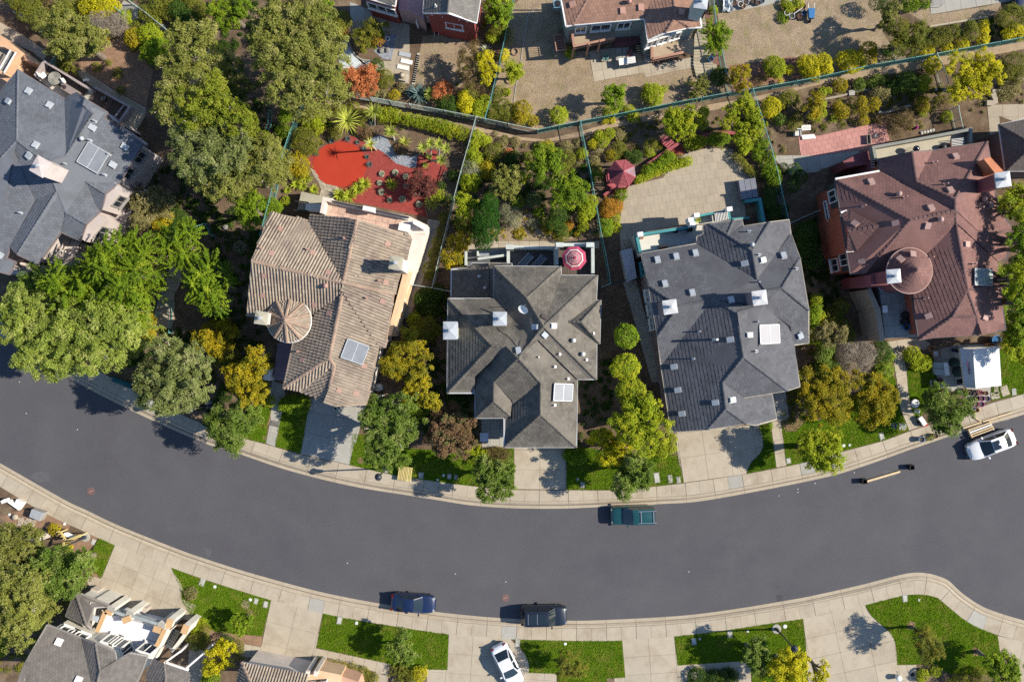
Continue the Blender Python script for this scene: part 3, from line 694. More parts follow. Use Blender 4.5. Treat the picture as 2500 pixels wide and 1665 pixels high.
def parapet(root,pts,z0,z1,w,mat,name='parapet',closed=False):
    """low walls following the points, one object for each run"""
    for i in range(len(pts)-(0 if closed else 1)):
        a,b=Vector((*pts[i][:2],(z0+z1)/2)),Vector((*pts[(i+1)%len(pts)][:2],(z0+z1)/2));d=(b -a).normalized()*(w/2-.003)
        MB().bar(a -d *(1 if i%2 else -1),b+d *(1 if i%2 else -1),w,z1 -z0).build(name,mat,root)
def deck(root,pts,z,mat_,e,w=0.145,th=0.04,name='deck_board',maxn=300):
    poly=[tuple(p[:2])for p in pts];e=Vector(e[:2]).normalized();f=Vector((-e.y,e.x))
    L=[(p[0]*e.x+p[1]*e.y,p[0]*f.x+p[1]*f.y)for p in poly];v0,v1=min(p[1]for p in L),max(p[1]for p in L);u0,u1=min(p[0]for p in L),max(p[0]for p in L)
    k=int((v1 -v0)/w)+1
    for i in range(k):
        c=clip(L,[(u0 -1,v0+i *w+.012),(u1+1,v0+i *w+.012),(u1+1,v0+(i+1)*w -.012),(u0 -1,v0+(i+1)*w -.012)])
        if len(c)<3 or abs(area2(c))<.01:continue
        MB().prism([(e.x *p[0]+f.x *p[1],e.y *p[0]+f.y *p[1])for p in c],z -th,z).build(name,mat_,root)
# === tan barrel-tiled house with the round turret
m_tan=M('tan_barrel_tile',(0.275,0.222,0.168),(0.228,0.182,0.14),0.7,rough=0.8,fine=0.16,fscale=20,island=0.16,c3=(0.18,0.14,0.115),s3=0.35)
m_tancap=M('tan_ridge_tile',(0.30,0.21,0.15),(0.25,0.175,0.13),1.0,fine=0.15,island=0.12)
m_peach=M('cream_stucco',(0.62,0.54,0.47),fine=0.05)
m_peach2=M('peach_stucco',(0.62,0.42,0.26),fine=0.05)
m_pinktile=M('pink_terrace_tile',(0.52,0.36,0.28),(0.42,0.27,0.21),2.5,fine=0.2,objrand=0.15)
m_pinkvent=M('faded_pink_vent',(0.355,0.215,0.17),fine=0.1)
h=empty('house',(*P(790,740)[:2],0),'tan house with barrel-tiled roof and a round turret','house')
tan_house=h
V=pts3([('B2','a,597,447,6.2 b,955,522,6.2 c,963,463,6.2 d,1388,515,7.8 e,1875,655,6.2 e2,1872,742,6.2 g1,1262,1085,8.6 f,430,890,8.2 g,1722,1190,8.2 n2,1790,975,6.2 sw,385,1385,6.2 tv,975,1400,6.3 rd,1258,1175,8.2'),
          ('C2','wl,805,140,6.2 sl,722,548,6.2 r2,1135,275,8.0 r3,1182,350,7.6 v3,870,580,6.2 r4,1105,692,7.3 b4,1035,650,6.2 se,1470,700,6.2 e4,1200,712,6.9 ee,1585,165,6.2 s2,1645,180,6.2')])
F=['a b g1 f','b c d g1','d e e2 g1','g1 e2 n2 g','f g1 rd tv sw','g1 g s2 ee rd','rd r2 sl wl tv','rd ee se e4 r4 r3 r2','r2 r3 v3 sl','r3 r4 b4 v3']
R2=Roof(h,V,F,m_tan,'barrel',m_tancap,outline='a b c d e e2 n2 g s2 ee se e4 r4 b4 v3 sl wl tv sw f'.split(),wall_mat=m_peach,
          fixed='a b c e e2 n2 sw sl se ee s2 v3 b4 wl tv'.split(),rise=1.4,base=6.3,tile=(0.27,0.40),cap_r=0.17,gut_mat=M('tan_gutter',(0.34,0.25,0.18),fine=.1))
for s_,q in (('B2','690,600 610,822 545,1020 530,1195 985,815 1122,995 1137,1360 1620,1255 1650,1080 1665,730 1000,1285'),('C2','888,295 1225,570 1380,595 1455,350')):
    for p in T(s_,q):R2.vent(p[0],p[1],m_pinkvent,.42,.5,.07)
for s_,q in (('B2','520,772 940,780 1590,1065 1480,1225 1275,680'),('C2','855,215')):
    for p in T(s_,q):R2.pipe(p[0],p[1],.45,.09,m_pinkvent)
R2.turbine(*t1('B2',1108,1115),mat=m_pinkvent)
R2.solar(*t1('C2',1368,217),1.75,2.0,split='v')
m_chim=M('sand_chimney_cap',(0.36,0.33,0.25),fine=.08)
R2.chimney(*t1('B2',1742,905),1.15,9.6,rad(-8),m_peach,m_chim,z0=5)
R2.chimney(*t1('B2',515,1405),1.15,8.6,rad(-8),m_peach,m_chim,z0=0)
# turret
def turret(root,s_,cx,cy,r_px,ax,ay,ze,za,mat,cap,wall,n=30,ribs=10,rim=None,style='barrel',z0=0.0,ph=0.0):
    c0=t1(s_,cx,cy);C0=P(*c0,ze);k=(H -ze)/H;r=r_px *ZM *k;a0=P(*t1(s_,ax,ay),za);A=Vector((C0.x,C0.y,za))
    A=Vector((a0.x *.5+C0.x *.5,a0.y *.5+C0.y *.5,za))
    o=MB().lathe((C0.x,C0.y,0),[(r -.3,z0),(r -.3,ze -.1)],32).build('turret_wall',wall,root,smooth=False)
    mb=MB();ring=[Vector((C0.x+r *math.cos(2*math.pi *i/60),C0.y+r *math.sin(2*math.pi *i/60),ze))for i in range(60)]
    mb.add(ring+[A],[(i,(i+1)%60,60)for i in range(60)]);cone=mb.build('turret_roof',mat,root)
    mb=MB();rows=max(4,int(math.hypot(r,za -ze)/.38))
    for j in range(rows):
        f0,f1=j/rows,(j+1)/rows+.015
        nn=max(6,int(2*math.pi *r *(f1)/(.27 if style=='barrel' else .32)))
        for i in range(nn):
            t0,t1_=2*math.pi *i/nn,2*math.pi *(i+1)/nn;vs=[]
            prof=((0,0),(.15,.055),(.4,.09),(.65,.055),(.8,0),(1,0))if style=='barrel' else ((0.02,0.0),(0.98,0.0))
            for f,h0 in ((f0,0.0),(f1,.035)):
                for q,hh in prof:
                    t=t0+(t1_ -t0)*q;rr=r *f
                    b=Vector((C0.x+rr *math.cos(t),C0.y+rr *math.sin(t),ze));zz=za+(ze -za)*f
                    b.x+=(A.x -C0.x)*(1-f);b.y+=(A.y -C0.y)*(1-f);b.z=zz+h0+hh+.012+random.uniform(0,.006);vs.append(b)
            m_=len(prof);mb.add(vs,[(q,q+m_,q+m_+1,q+1)for q in range(m_ -1)])
    mb.build('tile_cover' if style=='barrel' else 'shingle_cover',mat,cone,kind='stuff')
    if ribs:
        mb=MB()
        for i in range(ribs):
            t=2*math.pi *(i+.4)/ribs+ph;b=Vector((C0.x+r *math.cos(t),C0.y+r *math.sin(t),ze+.08));nst=int((b -A).length/.36)
            for j in range(nst):
                p0=A+(b -A)*(j/nst)+Vector((0,0,.04));p1=A+(b -A)*((j+1)/nst)+Vector((0,0,.07));mb.tube([p0,p1],[.12,.14],6)
        mb.build('ridge_cap',cap,cone,kind='stuff')
    MB().lathe(A,[(.2,-.02),(.16,.12),(.02,.2)],12).build('finial',cap,cone)
    if rim:
        mb=MB();mb.tube(ring+ring[:1],.07,6,cap=False);mb.build('gutter',rim,cone)
turret(h,'B2',770,1428,200,738,1428,7.0,8.4,m_tan,m_tancap,m_peach,rim=m_white)
# terrace, outer walls
Z2=3.2
ter=[TP('B2',x,y,Z2)for x,y in ((1060,480),(1080,330),(1867,480),(2030,560),(2010,640),(1900,640),(1860,690),(1400,560))]
slab_poly(h,'terrace_slab',ter,0,Z2 -.05,m_peach)
e_=(TP('B2',1867,490,Z2)-TP('B2',1090,330,Z2)).normalized()
tt=[TP('B2',x,y,Z2)for x,y in ((1095,480),(1110,372),(1840,520),(1840,650),(1690,600),(1300,520))]
L0=tt[1];fv=Vector((e_.y,-e_.x,0))
for iu in range(12):
    for iv in range(5):
        cell=[L0+e_ *(iu *.6+a)+fv *(iv *.6+b)for a,b in ((.01,.01),(.59,.01),(.59,.59),(.01,.59))]
        c=clip([p[:2]for p in tt],[p[:2]for p in cell])
        if len(c)>2 and abs(area2(c))>.05:MB().prism(c,Z2 -.05,Z2+.01).build('terrace_tile',m_pinktile,h)
wl=[TP('B2',x,y,4.1)for x,y in ((1062,470),(1092,322),(1140,330))]
parapet(h,wl,0.1,4.1,.36,m_peach)
parapet(h,[TP('B2',1140,335,4.1),TP('B2',1862,492,4.1)],0.1,3.5,.3,m_peach)
railing(h,[TP('B2',1140,335,4.0),TP('B2',1860,490,4.0)],3.5,.55,M('dark_rail',(0.05,.045,.06)),gap=.16,top=(.1,.06))
MB().box(TP('B2',1500,418,4.15),(1.1,.42,.7),rz=math.atan2(e_.y,e_.x)).build('parapet_pier',m_white,h)
wb=[TP('B3',x,y,z)for x,y,z in ((0,492,4.2),(60,505,4.2),(165,590,3.0),(75,880,3.0),(0,1100,3.0),(-70,1100,3.0),(-60,700,3.0))]
slab_poly(h,'side_wing',wb,0,3.0,m_peach)
parapet(h,[TP('B3',20,520,4.1),TP('B3',150,600,3.6)],3.0,3.9,.3,m_white)
MB().box(TP('B2',1820,585,3.6),(1.0,.7,.7),rz=rad(-12)).build('air_conditioner',m_white,h)
slab_poly(h,'side_wall',[TP('B2',x,y,5.0)for x,y in ((1810,990),(1867,980),(1700,1567),(1660,1567))],0,5.0,m_peach2)
for t_ in (.2,.5,.8):win(h,TP('B2',1690,1567,4.5),TP('B2',1850,990,4.5),t_,3.6,.9,1.2,out=.1,frame=m_white)
slab_poly(h,'entry_roof',[TP('C2',x,y,3.4)for x,y in ((665,140),(805,145),(730,490),(628,470))],0,3.4,M('purple_flat_roof',(.20,.14,.15),(.15,.11,.125),1.5,fine=.2))
MB().box(TP('C2',605,425,2.6),(.6,1.0,2.6),rz=rad(-8)).build('entry_pier',m_white,h)
# rear steps block and white bench
slab_poly(h,'rear_block',[TP('B2',x,y,1.2)for x,y in ((880,255),(1085,300),(1050,440),(845,420))],0,1.2,m_chim)
slab_poly(h,'stair_landing',[TP('B2',x,y,2.0)for x,y in ((920,360),(1060,375),(1050,440),(915,425))],1.2,2.0,m_white)
railing(h,[TP('B2',830,345,1.8),TP('B2',930,345,2.8)],1.2,1.0,m_black,gap=.2)
railing(h,[TP('B2',820,430,1.8),TP('B2',920,420,2.8)],1.2,1.0,m_black,gap=.2)
# === grey-brown shingled house in the middle
m_shA=M('grey_brown_shingle',(0.128,0.114,0.094),(0.104,0.093,0.078),0.9,fine=0.16,fscale=18,island=0.17,c3=(0.072,0.064,0.057),s3=0.45)
m_grn=M('pale_green_stucco',(0.42,0.44,0.40),fine=.05)
h=empty('house',(*P(1285,860)[:2],0),'grey-brown shingled house with crossing hip roofs in the middle','house');mid_house=h
V=pts3([('B3','n1,770,935,6 n2,1380,940,6 ap,1068,1224,8.4 w1,768,1230,6 n3,1380,1020,6 n4,1712,1020,6 pk,1222,1482,9.0 lv,352,1230,6 g5,1700,1248,6 g1,1742,1248,6 ga,1455,1440,7.6 gb,1565,1442,7.6'),
          ('C3','hl,750,165,8.2 hr,882,173,8.0 sl,345,596,6 sv,592,596,6 va,1122,103,8.2 vb,990,280,7.7 w2,600,440,6 w3,600,822,6 c1,770,497,7.7 c2,935,660,6.6 c3,938,820,6 c4,768,670,7.0 t1,1170,110,8.4 t2,1195,500,7.6 t3,1195,793,7.8 gl,862,1088,6 gv,862,826,6 gw,942,722,6.6 gr,1520,1088,6 ge,1528,470,6 sr,1702,470,6 gc,1732,142,6 gd,1704,146,6')])
F=['n1 n2 ap','n1 ap pk va w1','n2 n3 pk ap','n3 n4 pk','lv w1 va vb hr hl','lv hl sl','sl hl hr w2 sv','hr vb c1 c4 w3 w2','vb t2 gw c2 c1','c1 c2 c3 c4','c4 c3 w3','t2 t3 gl gv c3 c2 gw','gl t3 gr','t3 t2 vb t1 ge gr','va pk sr ge t1 vb','n4 g5 ga gd sr pk','g5 g1 gb ga','g1 gc gb','gb gc gd ga']
R3=Roof(h,V,F,m_shA,'flat',outline='n1 n2 n3 n4 g5 g1 gc gd sr ge gr gl gv c3 w3 w2 sv sl lv w1'.split(),wall_mat=m_grn,rise=1.6,tile=(0.32,0.30),cap_r=.11,fixed='n1 n2 n3 n4 g5 g1 gc gd sr ge gr gl w3 w2 sv sl lv w1 c3 gv'.split())
for s_,q in (('B3','1147,1486 1307,1478'),('C3','1228,62 993,210')):
    for p in T(s_,q):R3.vent(p[0],p[1],m_metal,.45,.6,.16)
R3.vent(*t1('B3',1225,1402),M('dark_vent',(.07,.06,.055)),.6,.35,.1)
for p in T('C3','1178,268 1325,355 1368,240 1612,292 1445,465 1322,705 1675,52'):R3.pipe(p[0],p[1],.4,.07,m_white)
for p in T('C3','1492,116 1578,240'):R3.turbine(p[0],p[1],.19,m_white)
R3.solar(*t1('C3',1388,587),1.5,1.95)
R3.chimney(*t1('B3',823,1413),1.2,9.3,0,m_grn,m_metal,z0=6)
R3.chimney(*t1('B3',372,1520),1.25,9.0,0,m_grn,m_metal,z0=0,wy=1.55)
p0,_=R3.at(*t1('B3',1050,1290));mb=MB();mb.tube([p0,p0+Vector((0,0,.9))],.03,6);o=mb.build('dish_mast',m_metal,h)
mb=MB();c=p0+Vector((-.12,-.35,.9));Rt=Vector((-.35,-.55,.75)).to_track_quat('Z','Y').to_matrix()
ringv=[];fs=[]
for j,(rr,zz)in enumerate(((.02,0),(.15,.015),(.3,.06),(.42,.12))):
    for k in range(16):t=2*math.pi *k/16;ringv.append(c+Rt @ Vector((rr *1.1*math.cos(t),rr *math.sin(t),zz)))
for j in range(3):
    for k in range(16):fs.append((j *16+k,j *16+(k+1)%16,(j+1)*16+(k+1)%16,(j+1)*16+k))
mb.add(ringv,fs);mb.build('satellite_dish',m_white,o,smooth=True)
# cables drooping across the roof
mb=MB()
for q in ('800,0 820,30 870,60 910,90 960,150 985,185','1040,30 1010,110 992,185'):
    pts=[R3.at(*p)[0]+Vector((0,0,.06))for p in catmull(T('C3',q),8)];mb.tube(pts,.022,5)
mb.build('roof_cable',m_black,h)
# low roof at the upper left
LV=pts3([('B3','a,380,962,3.1 b,562,950,3.1 c,570,908,3.1 d,932,912,3.4 e,930,938,3.5 f,768,938,4.3 g,768,1226,4.3 i,378,1226,3.1 k,605,968,3.5')])
RL=Roof(h,LV,['a b k f g i','b c d e f k'],m_shA,'flat',outline='a b c d e f g i'.split(),wall_mat=m_grn,tile=(.32,.30),fixed='a b c d e f g i k'.split())
for p in T('B3','635,1030 690,1135'):RL.turbine(p[0],p[1],.16,m_metal)
# rear terraces with pale parapets
m_pgr=M('pale_parapet',(0.46,0.49,0.46),fine=.05);m_dkfloor=M('slate_floor',(0.10,0.105,0.115),fine=.15,fscale=10)
tw=[TP('B3',*q,1.2)for q in ((880,760),(1330,760),(1335,940),(885,940))]
slab_poly(h,'terrace_slab',tw,0,.5,m_dkfloor)
parapet(h,[TP('B3',900,930,1.4),TP('B3',900,762,1.4),TP('B3',1325,768,1.4),TP('B3',1332,935,1.4)],0,1.5,.3,m_pgr)
MB().box(TP('B3',915,768,1.8),(.75,.45,1.8),rz=0).build('parapet_pier',m_pgr,h)
parapet(h,[TP('B3',512,935,1.4),TP('B3',512,790,1.4)],0,1.5,.2,m_pgr)
parapet(h,[TP('B3',622,790,1.0),TP('B3',622,850,1.0)],0,1.1,.18,m_pgr)
parapet(h,[TP('B3',610,870,1.2),TP('B3',890,832,1.2)],0,1.3,.22,m_pgr)
slab_poly(h,'shale_bed',[TP('B3',*q,.3)for q in ((630,795),(885,790),(885,825),(630,850))],0,.3,m_gravel)
slab_poly(h,'terrace_slab',[TP('B3',*q,.4)for q in ((520,800),(620,800),(620,880),(880,850),(880,940),(520,940))],0,.35,m_dkfloor)
m_deck=M('weathered_deck',(0.22,0.165,0.12),(0.17,0.13,0.10),3,fine=.2,objrand=.15)
m_deckd=M('dark_deck',(0.11,0.085,0.07),fine=.2,objrand=.2)
dk=[TP('B3',*q,2.6)for q in ((1345,740),(1670,740),(1672,1015),(1385,1015),(1380,940),(1340,935))]
slab_poly(h,'deck_frame',dk,0,2.5,m_grn)
deck(h,dk,2.6,m_deckd,(0,1,0),.16)
parapet(h,[TP('B3',1342,935,3.5),TP('B3',1342,738,3.5),TP('B3',1670,738,3.5),TP('B3',1672,1012,3.5)],2.5,3.5,.3,m_pgr)
for x in (1365,1640):MB().box(TP('B3',x,745,3.7),(.7,.42,1.1)).build('parapet_pier',m_pgr,h)
# === slate-grey house
m_shB=M('slate_grey_tile',(0.096,0.097,0.106),(0.082,0.083,0.091),0.8,fine=0.14,fscale=18,island=0.13,c3=(0.070,0.070,0.077),s3=0.4)
m_shBc=M('slate_ridge_tile',(0.095,0.096,0.103),fine=.12,island=.15)
m_teal=M('teal_paint',(0.06,0.24,0.25),fine=.06);m_mauve=M('mauve_stucco',(0.20,0.16,0.17),fine=.06);m_terr=M('white_terrace',(0.56,0.53,0.47),fine=.06)
h=empty('house',(*P(1770,800)[:2],0),'slate-grey tiled house with teal trim behind a curved driveway','house');slate_house=h
V=pts3([('B4','a,245,822,6 b,755,728,6 b1,752,662,6 b2,812,642,6 b3,810,567,6 c,870,550,6.2 d,1085,518,6 d1,1160,508,6 d2,1175,572,6 e1,1412,535,6 e2,1590,513,6 e3,1608,640,6 x,1255,790,7.8 y,1030,645,7.2 v,1300,1052,8.2 E,1690,862,6 hx,1527,1132,8.3 eh,1770,1330,6 r1,590,1295,8.1 r2,895,1240,8.8 W,312,1108,6 s1,1112,1355,8.4 s0,1380,1160,8.6 s3,1595,1480,6.6 s4,1350,1292,8.0'),
          ('C4','wl,395,78,6 wv,425,345,6 q,1178,268,8.1 q2,988,500,7.2 q3,1017,740,7.0 sb,850,925,6 sw,518,950,6 f1,1575,572,6 f2,1178,637,6.2 f3,1435,605,6 f4,1478,836,6 f5,1288,888,6 f6,1200,872,6 fe,1690,535,6 er,1632,160,6 ec,1770,138,6')])
F=['a b v e3 E hx s0 s4 r2 r1 W @N','c x v b b1 b2 b3 @W','c d y @N','d d1 d2 y @E','y d2 e1 x c @N','e1 e2 e3 v x @E','W r1 wl @W','r1 r2 wv wl @S','E eh hx @E','hx eh ec er s3 s4 s0 @S','s1 s4 s3 er fe q @E','r2 s4 s1 @N','r2 s1 q q2 q3 sb sw wv @W','q f1 f2 q2 @S','q fe f1 @E','q2 f2 f3 f4 f5 f6 q3 @E','q3 f6 sb @S']
R4=Roof(h,V,F,m_shB,'flat',m_shBc,outline='a b b1 b2 b3 c d d1 d2 e1 e2 e3 E eh ec er fe f1 f2 f3 f4 f5 f6 sb sw wv wl W'.split(),wall_mat=m_mauve,rise=1.42,axes=9.6,slope=.45,tile=(0.30,0.32),cap_r=.13,gut_mat=M('sand_gutter',(.34,.30,.24),fine=.1),
          fixed='a b b1 b2 b3 d d1 d2 e1 e2 e3 E eh ec er fe f1 f3 f4 f5 f6 sb sw wv wl W'.split())
for s_,q in (('B4','392,880 562,850 737,818 460,1098 708,1180 1062,1245 1188,908 1540,842 1345,880 1688,1562'),('C4','1222,67 1057,108 545,355 580,567 922,680 617,782 1068,658')):
    for p in T(s_,q):R4.vent(p[0],p[1],m_metal,.48,.62,.2)
for s_,q in (('B4','1222,620 1315,830 1308,1080 1655,958 1295,1440 770,1528'),('C4','1290,215 718,282 770,35')):
    for p in T(s_,q):R4.pipe(p[0],p[1],.6,.06,m_metal)
R4.turbine(*t1('B4',1245,742),.2);R4.pipe(*t1('C4',905,108),1.3,.11,m_white)
R4.solar(*t1('C4',1400,60),1.65,2.15,ang=rad(0),pane=M('pale_solar_glass',(.29,.28,.29),(.27,.265,.275),1,rough=.55,fine=.03))
R4.chimney(*t1('B4',508,1305),1.22,9.6,rad(8),m_mauve,m_white and M('white_cap',(.50,.50,.50),fine=.04),z0=5)
R4.chimney(*t1('B4',1325,1222),1.25,10.0,rad(8),m_mauve,MATS['white_cap'],z0=6)
ft=[TP('B4',*q,3.4)for q in ((195,640),(700,560),(860,560),(815,640),(760,735),(245,830))]
slab_poly(h,'terrace_slab',ft,0,3.3,m_terr)
parapet(h,[TP('B4',240,815,4.3),TP('B4',205,650,4.3),TP('B4',690,575,4.3)],3.3,4.25,.26,m_teal)
for q in ((228,650),(700,560),(738,478),(1035,422),(685,520)):MB().box(TP('B4',*q,4.4),(.5,.4,1.2),rz=rad(8)).build('rail_post',m_white,h)
up=[TP('B4',*q,3.4)for q in ((722,490),(1045,425),(1060,510),(730,560))]
slab_poly(h,'terrace_slab',up,3.0,3.4,m_terr)
parapet(h,[TP('B4',728,560,4.3),TP('B4',722,482,4.3),TP('B4',1042,425,4.3),TP('B4',1058,515,4.3)],3.3,4.25,.2,m_teal)
for k in range(9):MB().bar(TP('B4',915+k *14,452-k *2.5,4.3),TP('B4',925+k *14,530-k *2.5,4.3),.06,.06).build('trellis_slat',m_white,h)
# teal garden wall at the right and the blue side ramp
parapet(h,[TP('B4',1180,345,1.2),TP('B4',1325,325,1.2),TP('B4',1362,530,1.2)],0,1.25,.3,m_teal)
parapet(h,[TP('B4',1065,505,1.0),TP('B4',1240,492,1.0)],0,1.0,.2,m_teal)
wa,wb_=TP('B4',250,900,3.0),TP('B4',345,1500,3.0)
for t_ in (.1,.52,.73,.93):win(h,wa,wb_,t_,3.3,1.1,1.3,frame=m_teal if t_<.2 else m_white)
MB().prism([TP('B4',*q,1.6)[:2]for q in ((62,790),(160,770),(205,1040),(118,1080))],0,1.6).build('lean_to_roof',M('pale_lilac_roof',(.42,.42,.46),fine=.06),h)
# fronts to the street
m_gd=M('garage_door',(.50,.48,.44),fine=.04)
ewin(R3,'gl','gr',.5,1.25,4.4,2.1,out=.05,bars=3,sill=False,pane=m_gd);ewin(R3,'gl','gr',.5,4.3,1.8,1.3);ewin(R3,'w3','c3',.5,4.3,1.2,1.3);ewin(R3,'n4','g5',.5,4.2,1.2,1.2)
ewin(R4,'sw','sb',.5,1.25,4.4,2.1,out=.05,bars=3,sill=False,pane=m_gd);ewin(R4,'sw','sb',.5,4.2,1.8,1.3);ewin(R4,'f5','f4',.5,3.9,1.4,1.3);ewin(R4,'fe','er',.5,4.2,1.4,1.3)
ewin(R2,'e4','se',.5,1.25,4.0,2.1,out=.05,bars=3,sill=False,pane=m_gd);ewin(R2,'e4','se',.5,4.3,1.6,1.2)
# === red-brown tiled house at the right
m_shC=M('red_brown_tile',(0.178,0.092,0.079),(0.152,0.078,0.068),0.8,fine=0.14,fscale=18,island=0.12,c3=(0.135,0.073,0.066),s3=0.35)
m_shCc=M('red_brown_ridge',(0.13,0.075,0.07),fine=.12,island=.2)
m_rust=M('rust_stucco',(0.34,0.10,0.055),(0.30,0.085,0.05),fine=.08);m_pinkv=M('pink_vent',(.42,.27,.23),fine=.06);m_shut=M('dark_shutter',(.035,.05,.05))
m_maroon=M('maroon_wall',(.20,.065,.07),fine=.08)
h=empty('house',(*P(2240,620)[:2],0),'red-brown tiled house with a conical turret at the right','house');red_house=h
V=pts3([('A5','ta,540,1455,6 tb,845,1388,6.6 tc,1032,1376,6 td,1530,1296,6 te,1556,1425,6'),
          ('B5','a,145,145,6 b,550,72,6 k,888,165,8.0 m,1235,322,8.7 n,1240,425,8.9 r1,825,512,8.6 w1,285,1003,6 w0,410,1003,6 wr,825,980,7.0 x1,985,830,6.8 rs,1247,545,8.6 rb,1348,1150,8.0 e1,1620,890,6 e2,1640,1100,6 ea,1600,235,6 eb,1645,450,6 ec,1592,462,6 ed,1478,645,6.9 ee,1680,447,6 ef,1762,612,6 eg,1710,868,6 wd,845,1180,6'),
          ('C5','wb,908,112,6 s1,1215,-100,7.6 s2,1432,-105,7.4 s3,1455,66,6 s4,1700,20,6 s5,1690,-40,6 sv,1040,90,6')])
F=['ta tb k m n b','tb tc k','tc td m k','td te ea eb ec ed n m','a b n r1','a r1 w0 w1','r1 n rs x1 wr w0','rs rb s1 wb wd x1','rs e1 e2 rb','ec ee ef ed','n ed ef eg e1 rs','rb s1 s2 rb','rb e2 s5 s4 s3 s2','s1 s2 s3 sv','s1 sv wb']
F=[f for f in F if f!='rb s1 s2 rb']+['rb s2 s1']
R5=Roof(h,V,F,m_shC,'flat',m_shCc,outline='a b ta tb tc td te ea eb ec ee ef eg e1 e2 s5 s4 s3 sv wb wd x1 wr w0 w1'.split(),wall_mat=m_rust,rise=1.38,tile=(.30,.32),cap_r=.13,
          fixed='a b ta tc td te ea eb ec ee ef eg e1 e2 s5 s4 s3 sv wb wd w0 w1'.split(),gut_mat=M('dark_gutter',(.10,.09,.09)))
DV=pts3([('B5','a,195,448,6.1 b,288,425,6.5 c,542,566,8.05 d,262,612,7.2 e,345,795,6.6 f,246,802,6.1')])
RD=Roof(h,DV,['a b c d','d c e f'],m_shC,'flat',m_shCc,outline='a b c e f d'.split(),wall_mat=None,tile=(.30,.32),fixed='a b c d e f'.split(),gutter=False)
mb=MB();ed_=[RD.X[q]for q in 'adf'];q0=[(p.x+.3,p.y)for p in ed_]+[(RD.X['f'].x+1.2,RD.X['f'].y),(RD.X['a'].x+1.2,RD.X['a'].y)]
mb.prism(q0,0,[RD.X['a'].z -.1,RD.X['d'].z -.1,RD.X['f'].z -.1,6.1,6.1]);mb.build('dormer_wall',m_rust,h)
for q in ('250,430,195,446','246,800,345,795','145,140,545,68'):
    x0,y0,x1_,y1_=map(float,q.split(','));MB().bar(TP('B5',x0,y0,6.2),TP('B5',x1_,y1_,6.2),.16,.14).build('eave_trim',m_white,h)
for s_,q in (('A5','1240,1435'),('B5','470,172 1015,410 983,560 695,540 388,890 1190,248 1553,378 1335,735 995,1385'),('C5','1500,-95')):
    for p in T(s_,q):R5.vent(p[0],p[1],m_pinkv,.5,.62,.18)
for p in T('B5','325,550'):RD.vent(p[0],p[1],m_pinkv,.5,.62,.15)
for s_,q in (('A5','1040,1488'),('B5','770,310 1140,190 395,388 1460,405 960,1225 1010,855 1395,915')):
    for p in T(s_,q):R5.pipe(p[0],p[1],.7,.06,m_pinkv)
for p in T('B5','712,280 1090,512 1485,330'):R5.turbine(p[0],p[1],.22,m_pinkv)
R5.solar(*t1('B5',1475,1035),1.45,2.3,pane=M('green_solar_glass',(.22,.26,.25),(.18,.22,.22),1.5,rough=.5,fine=.04))
turret(h,'B5',822,975,207,872,968,7.4,8.9,m_shC,m_shCc,m_maroon,ribs=0,style='flat',rim=m_pinkv)
cc=P(*t1('B5',870,970),8.9)
for q in ((740,872),(850,830)):
    p=TP('B5',*q,8.0);d=(p -cc);d.z=-.62*Vector((d.x,d.y)).length *.9;d.normalize();sd=d.cross(Vector((0,0,1))).normalized();nn=sd.cross(d)
    if nn.z<0:nn=-nn
    MB().box(p+nn *.1,(.5,.6,.16),M3=Matrix((sd,d,nn)).transposed()).build('roof_vent',m_pinkv,h)
R5.chimney(*t1('B5',680,1025),1.2,9.7,rad(5),m_maroon,m_metal,z0=0)
R5.chimney(*t1('B5',1675,145),1.3,10.2,rad(8),m_maroon,m_metal,z0=0)
MB().prism([TP('B5',*q,7.4)[:2]for q in ((470,1010),(625,990),(630,1105),(472,1108))],3,7.4).build('chimney_breast',m_maroon,h)
cb=P(*t1('B5',1590,90),8.2)
MB().prism([TP('A5',*q)[:2]for q in ()]or [TP('B5',*q,8.4)[:2]for q in ((1500,-40),(1560,-60),(1680,70),(1600,85))],5,8.4).build('chimney_breast',M('orange_stucco',(.52,.20,.10),fine=.06),h)
# left wall with windows: wall line runs south to north so its outside faces west
fw=[TP('B5',40,260,3.0),TP('B5',150,1090,3.0)]
g0,g1_=Vector((R5.X['a'].x+.45,R5.X['a'].y -.4,0)),Vector((R5.X['w1'].x+.42,R5.X['w1'].y+.4,0))
for t_,zc,sh in ((.10,4.1,1),(.47,4.1,1),(.86,4.1,1)):win(h,g0,g1_,t_,zc,1.0,1.5,out=.1,shutter=m_shut,sill=False)
win(h,g0,g1_,.24,2.2,1.8,.5,out=.08,bars=2,sill=False);win(h,g0,g1_,.58,2.2,.8,.4,out=.08,bars=0,sill=False);win(h,g0,g1_,.9,1.9,1.1,1.4,out=.08)
m_lamp=M('wall_lamp',(.6,.5,.4))
for t_ in (.36,.7):MB().box(g0+(g1_ -g0)*t_+Vector((-.12,0,2.4)),(.14,.14,.3)).build('wall_lamp',m_lamp,h)
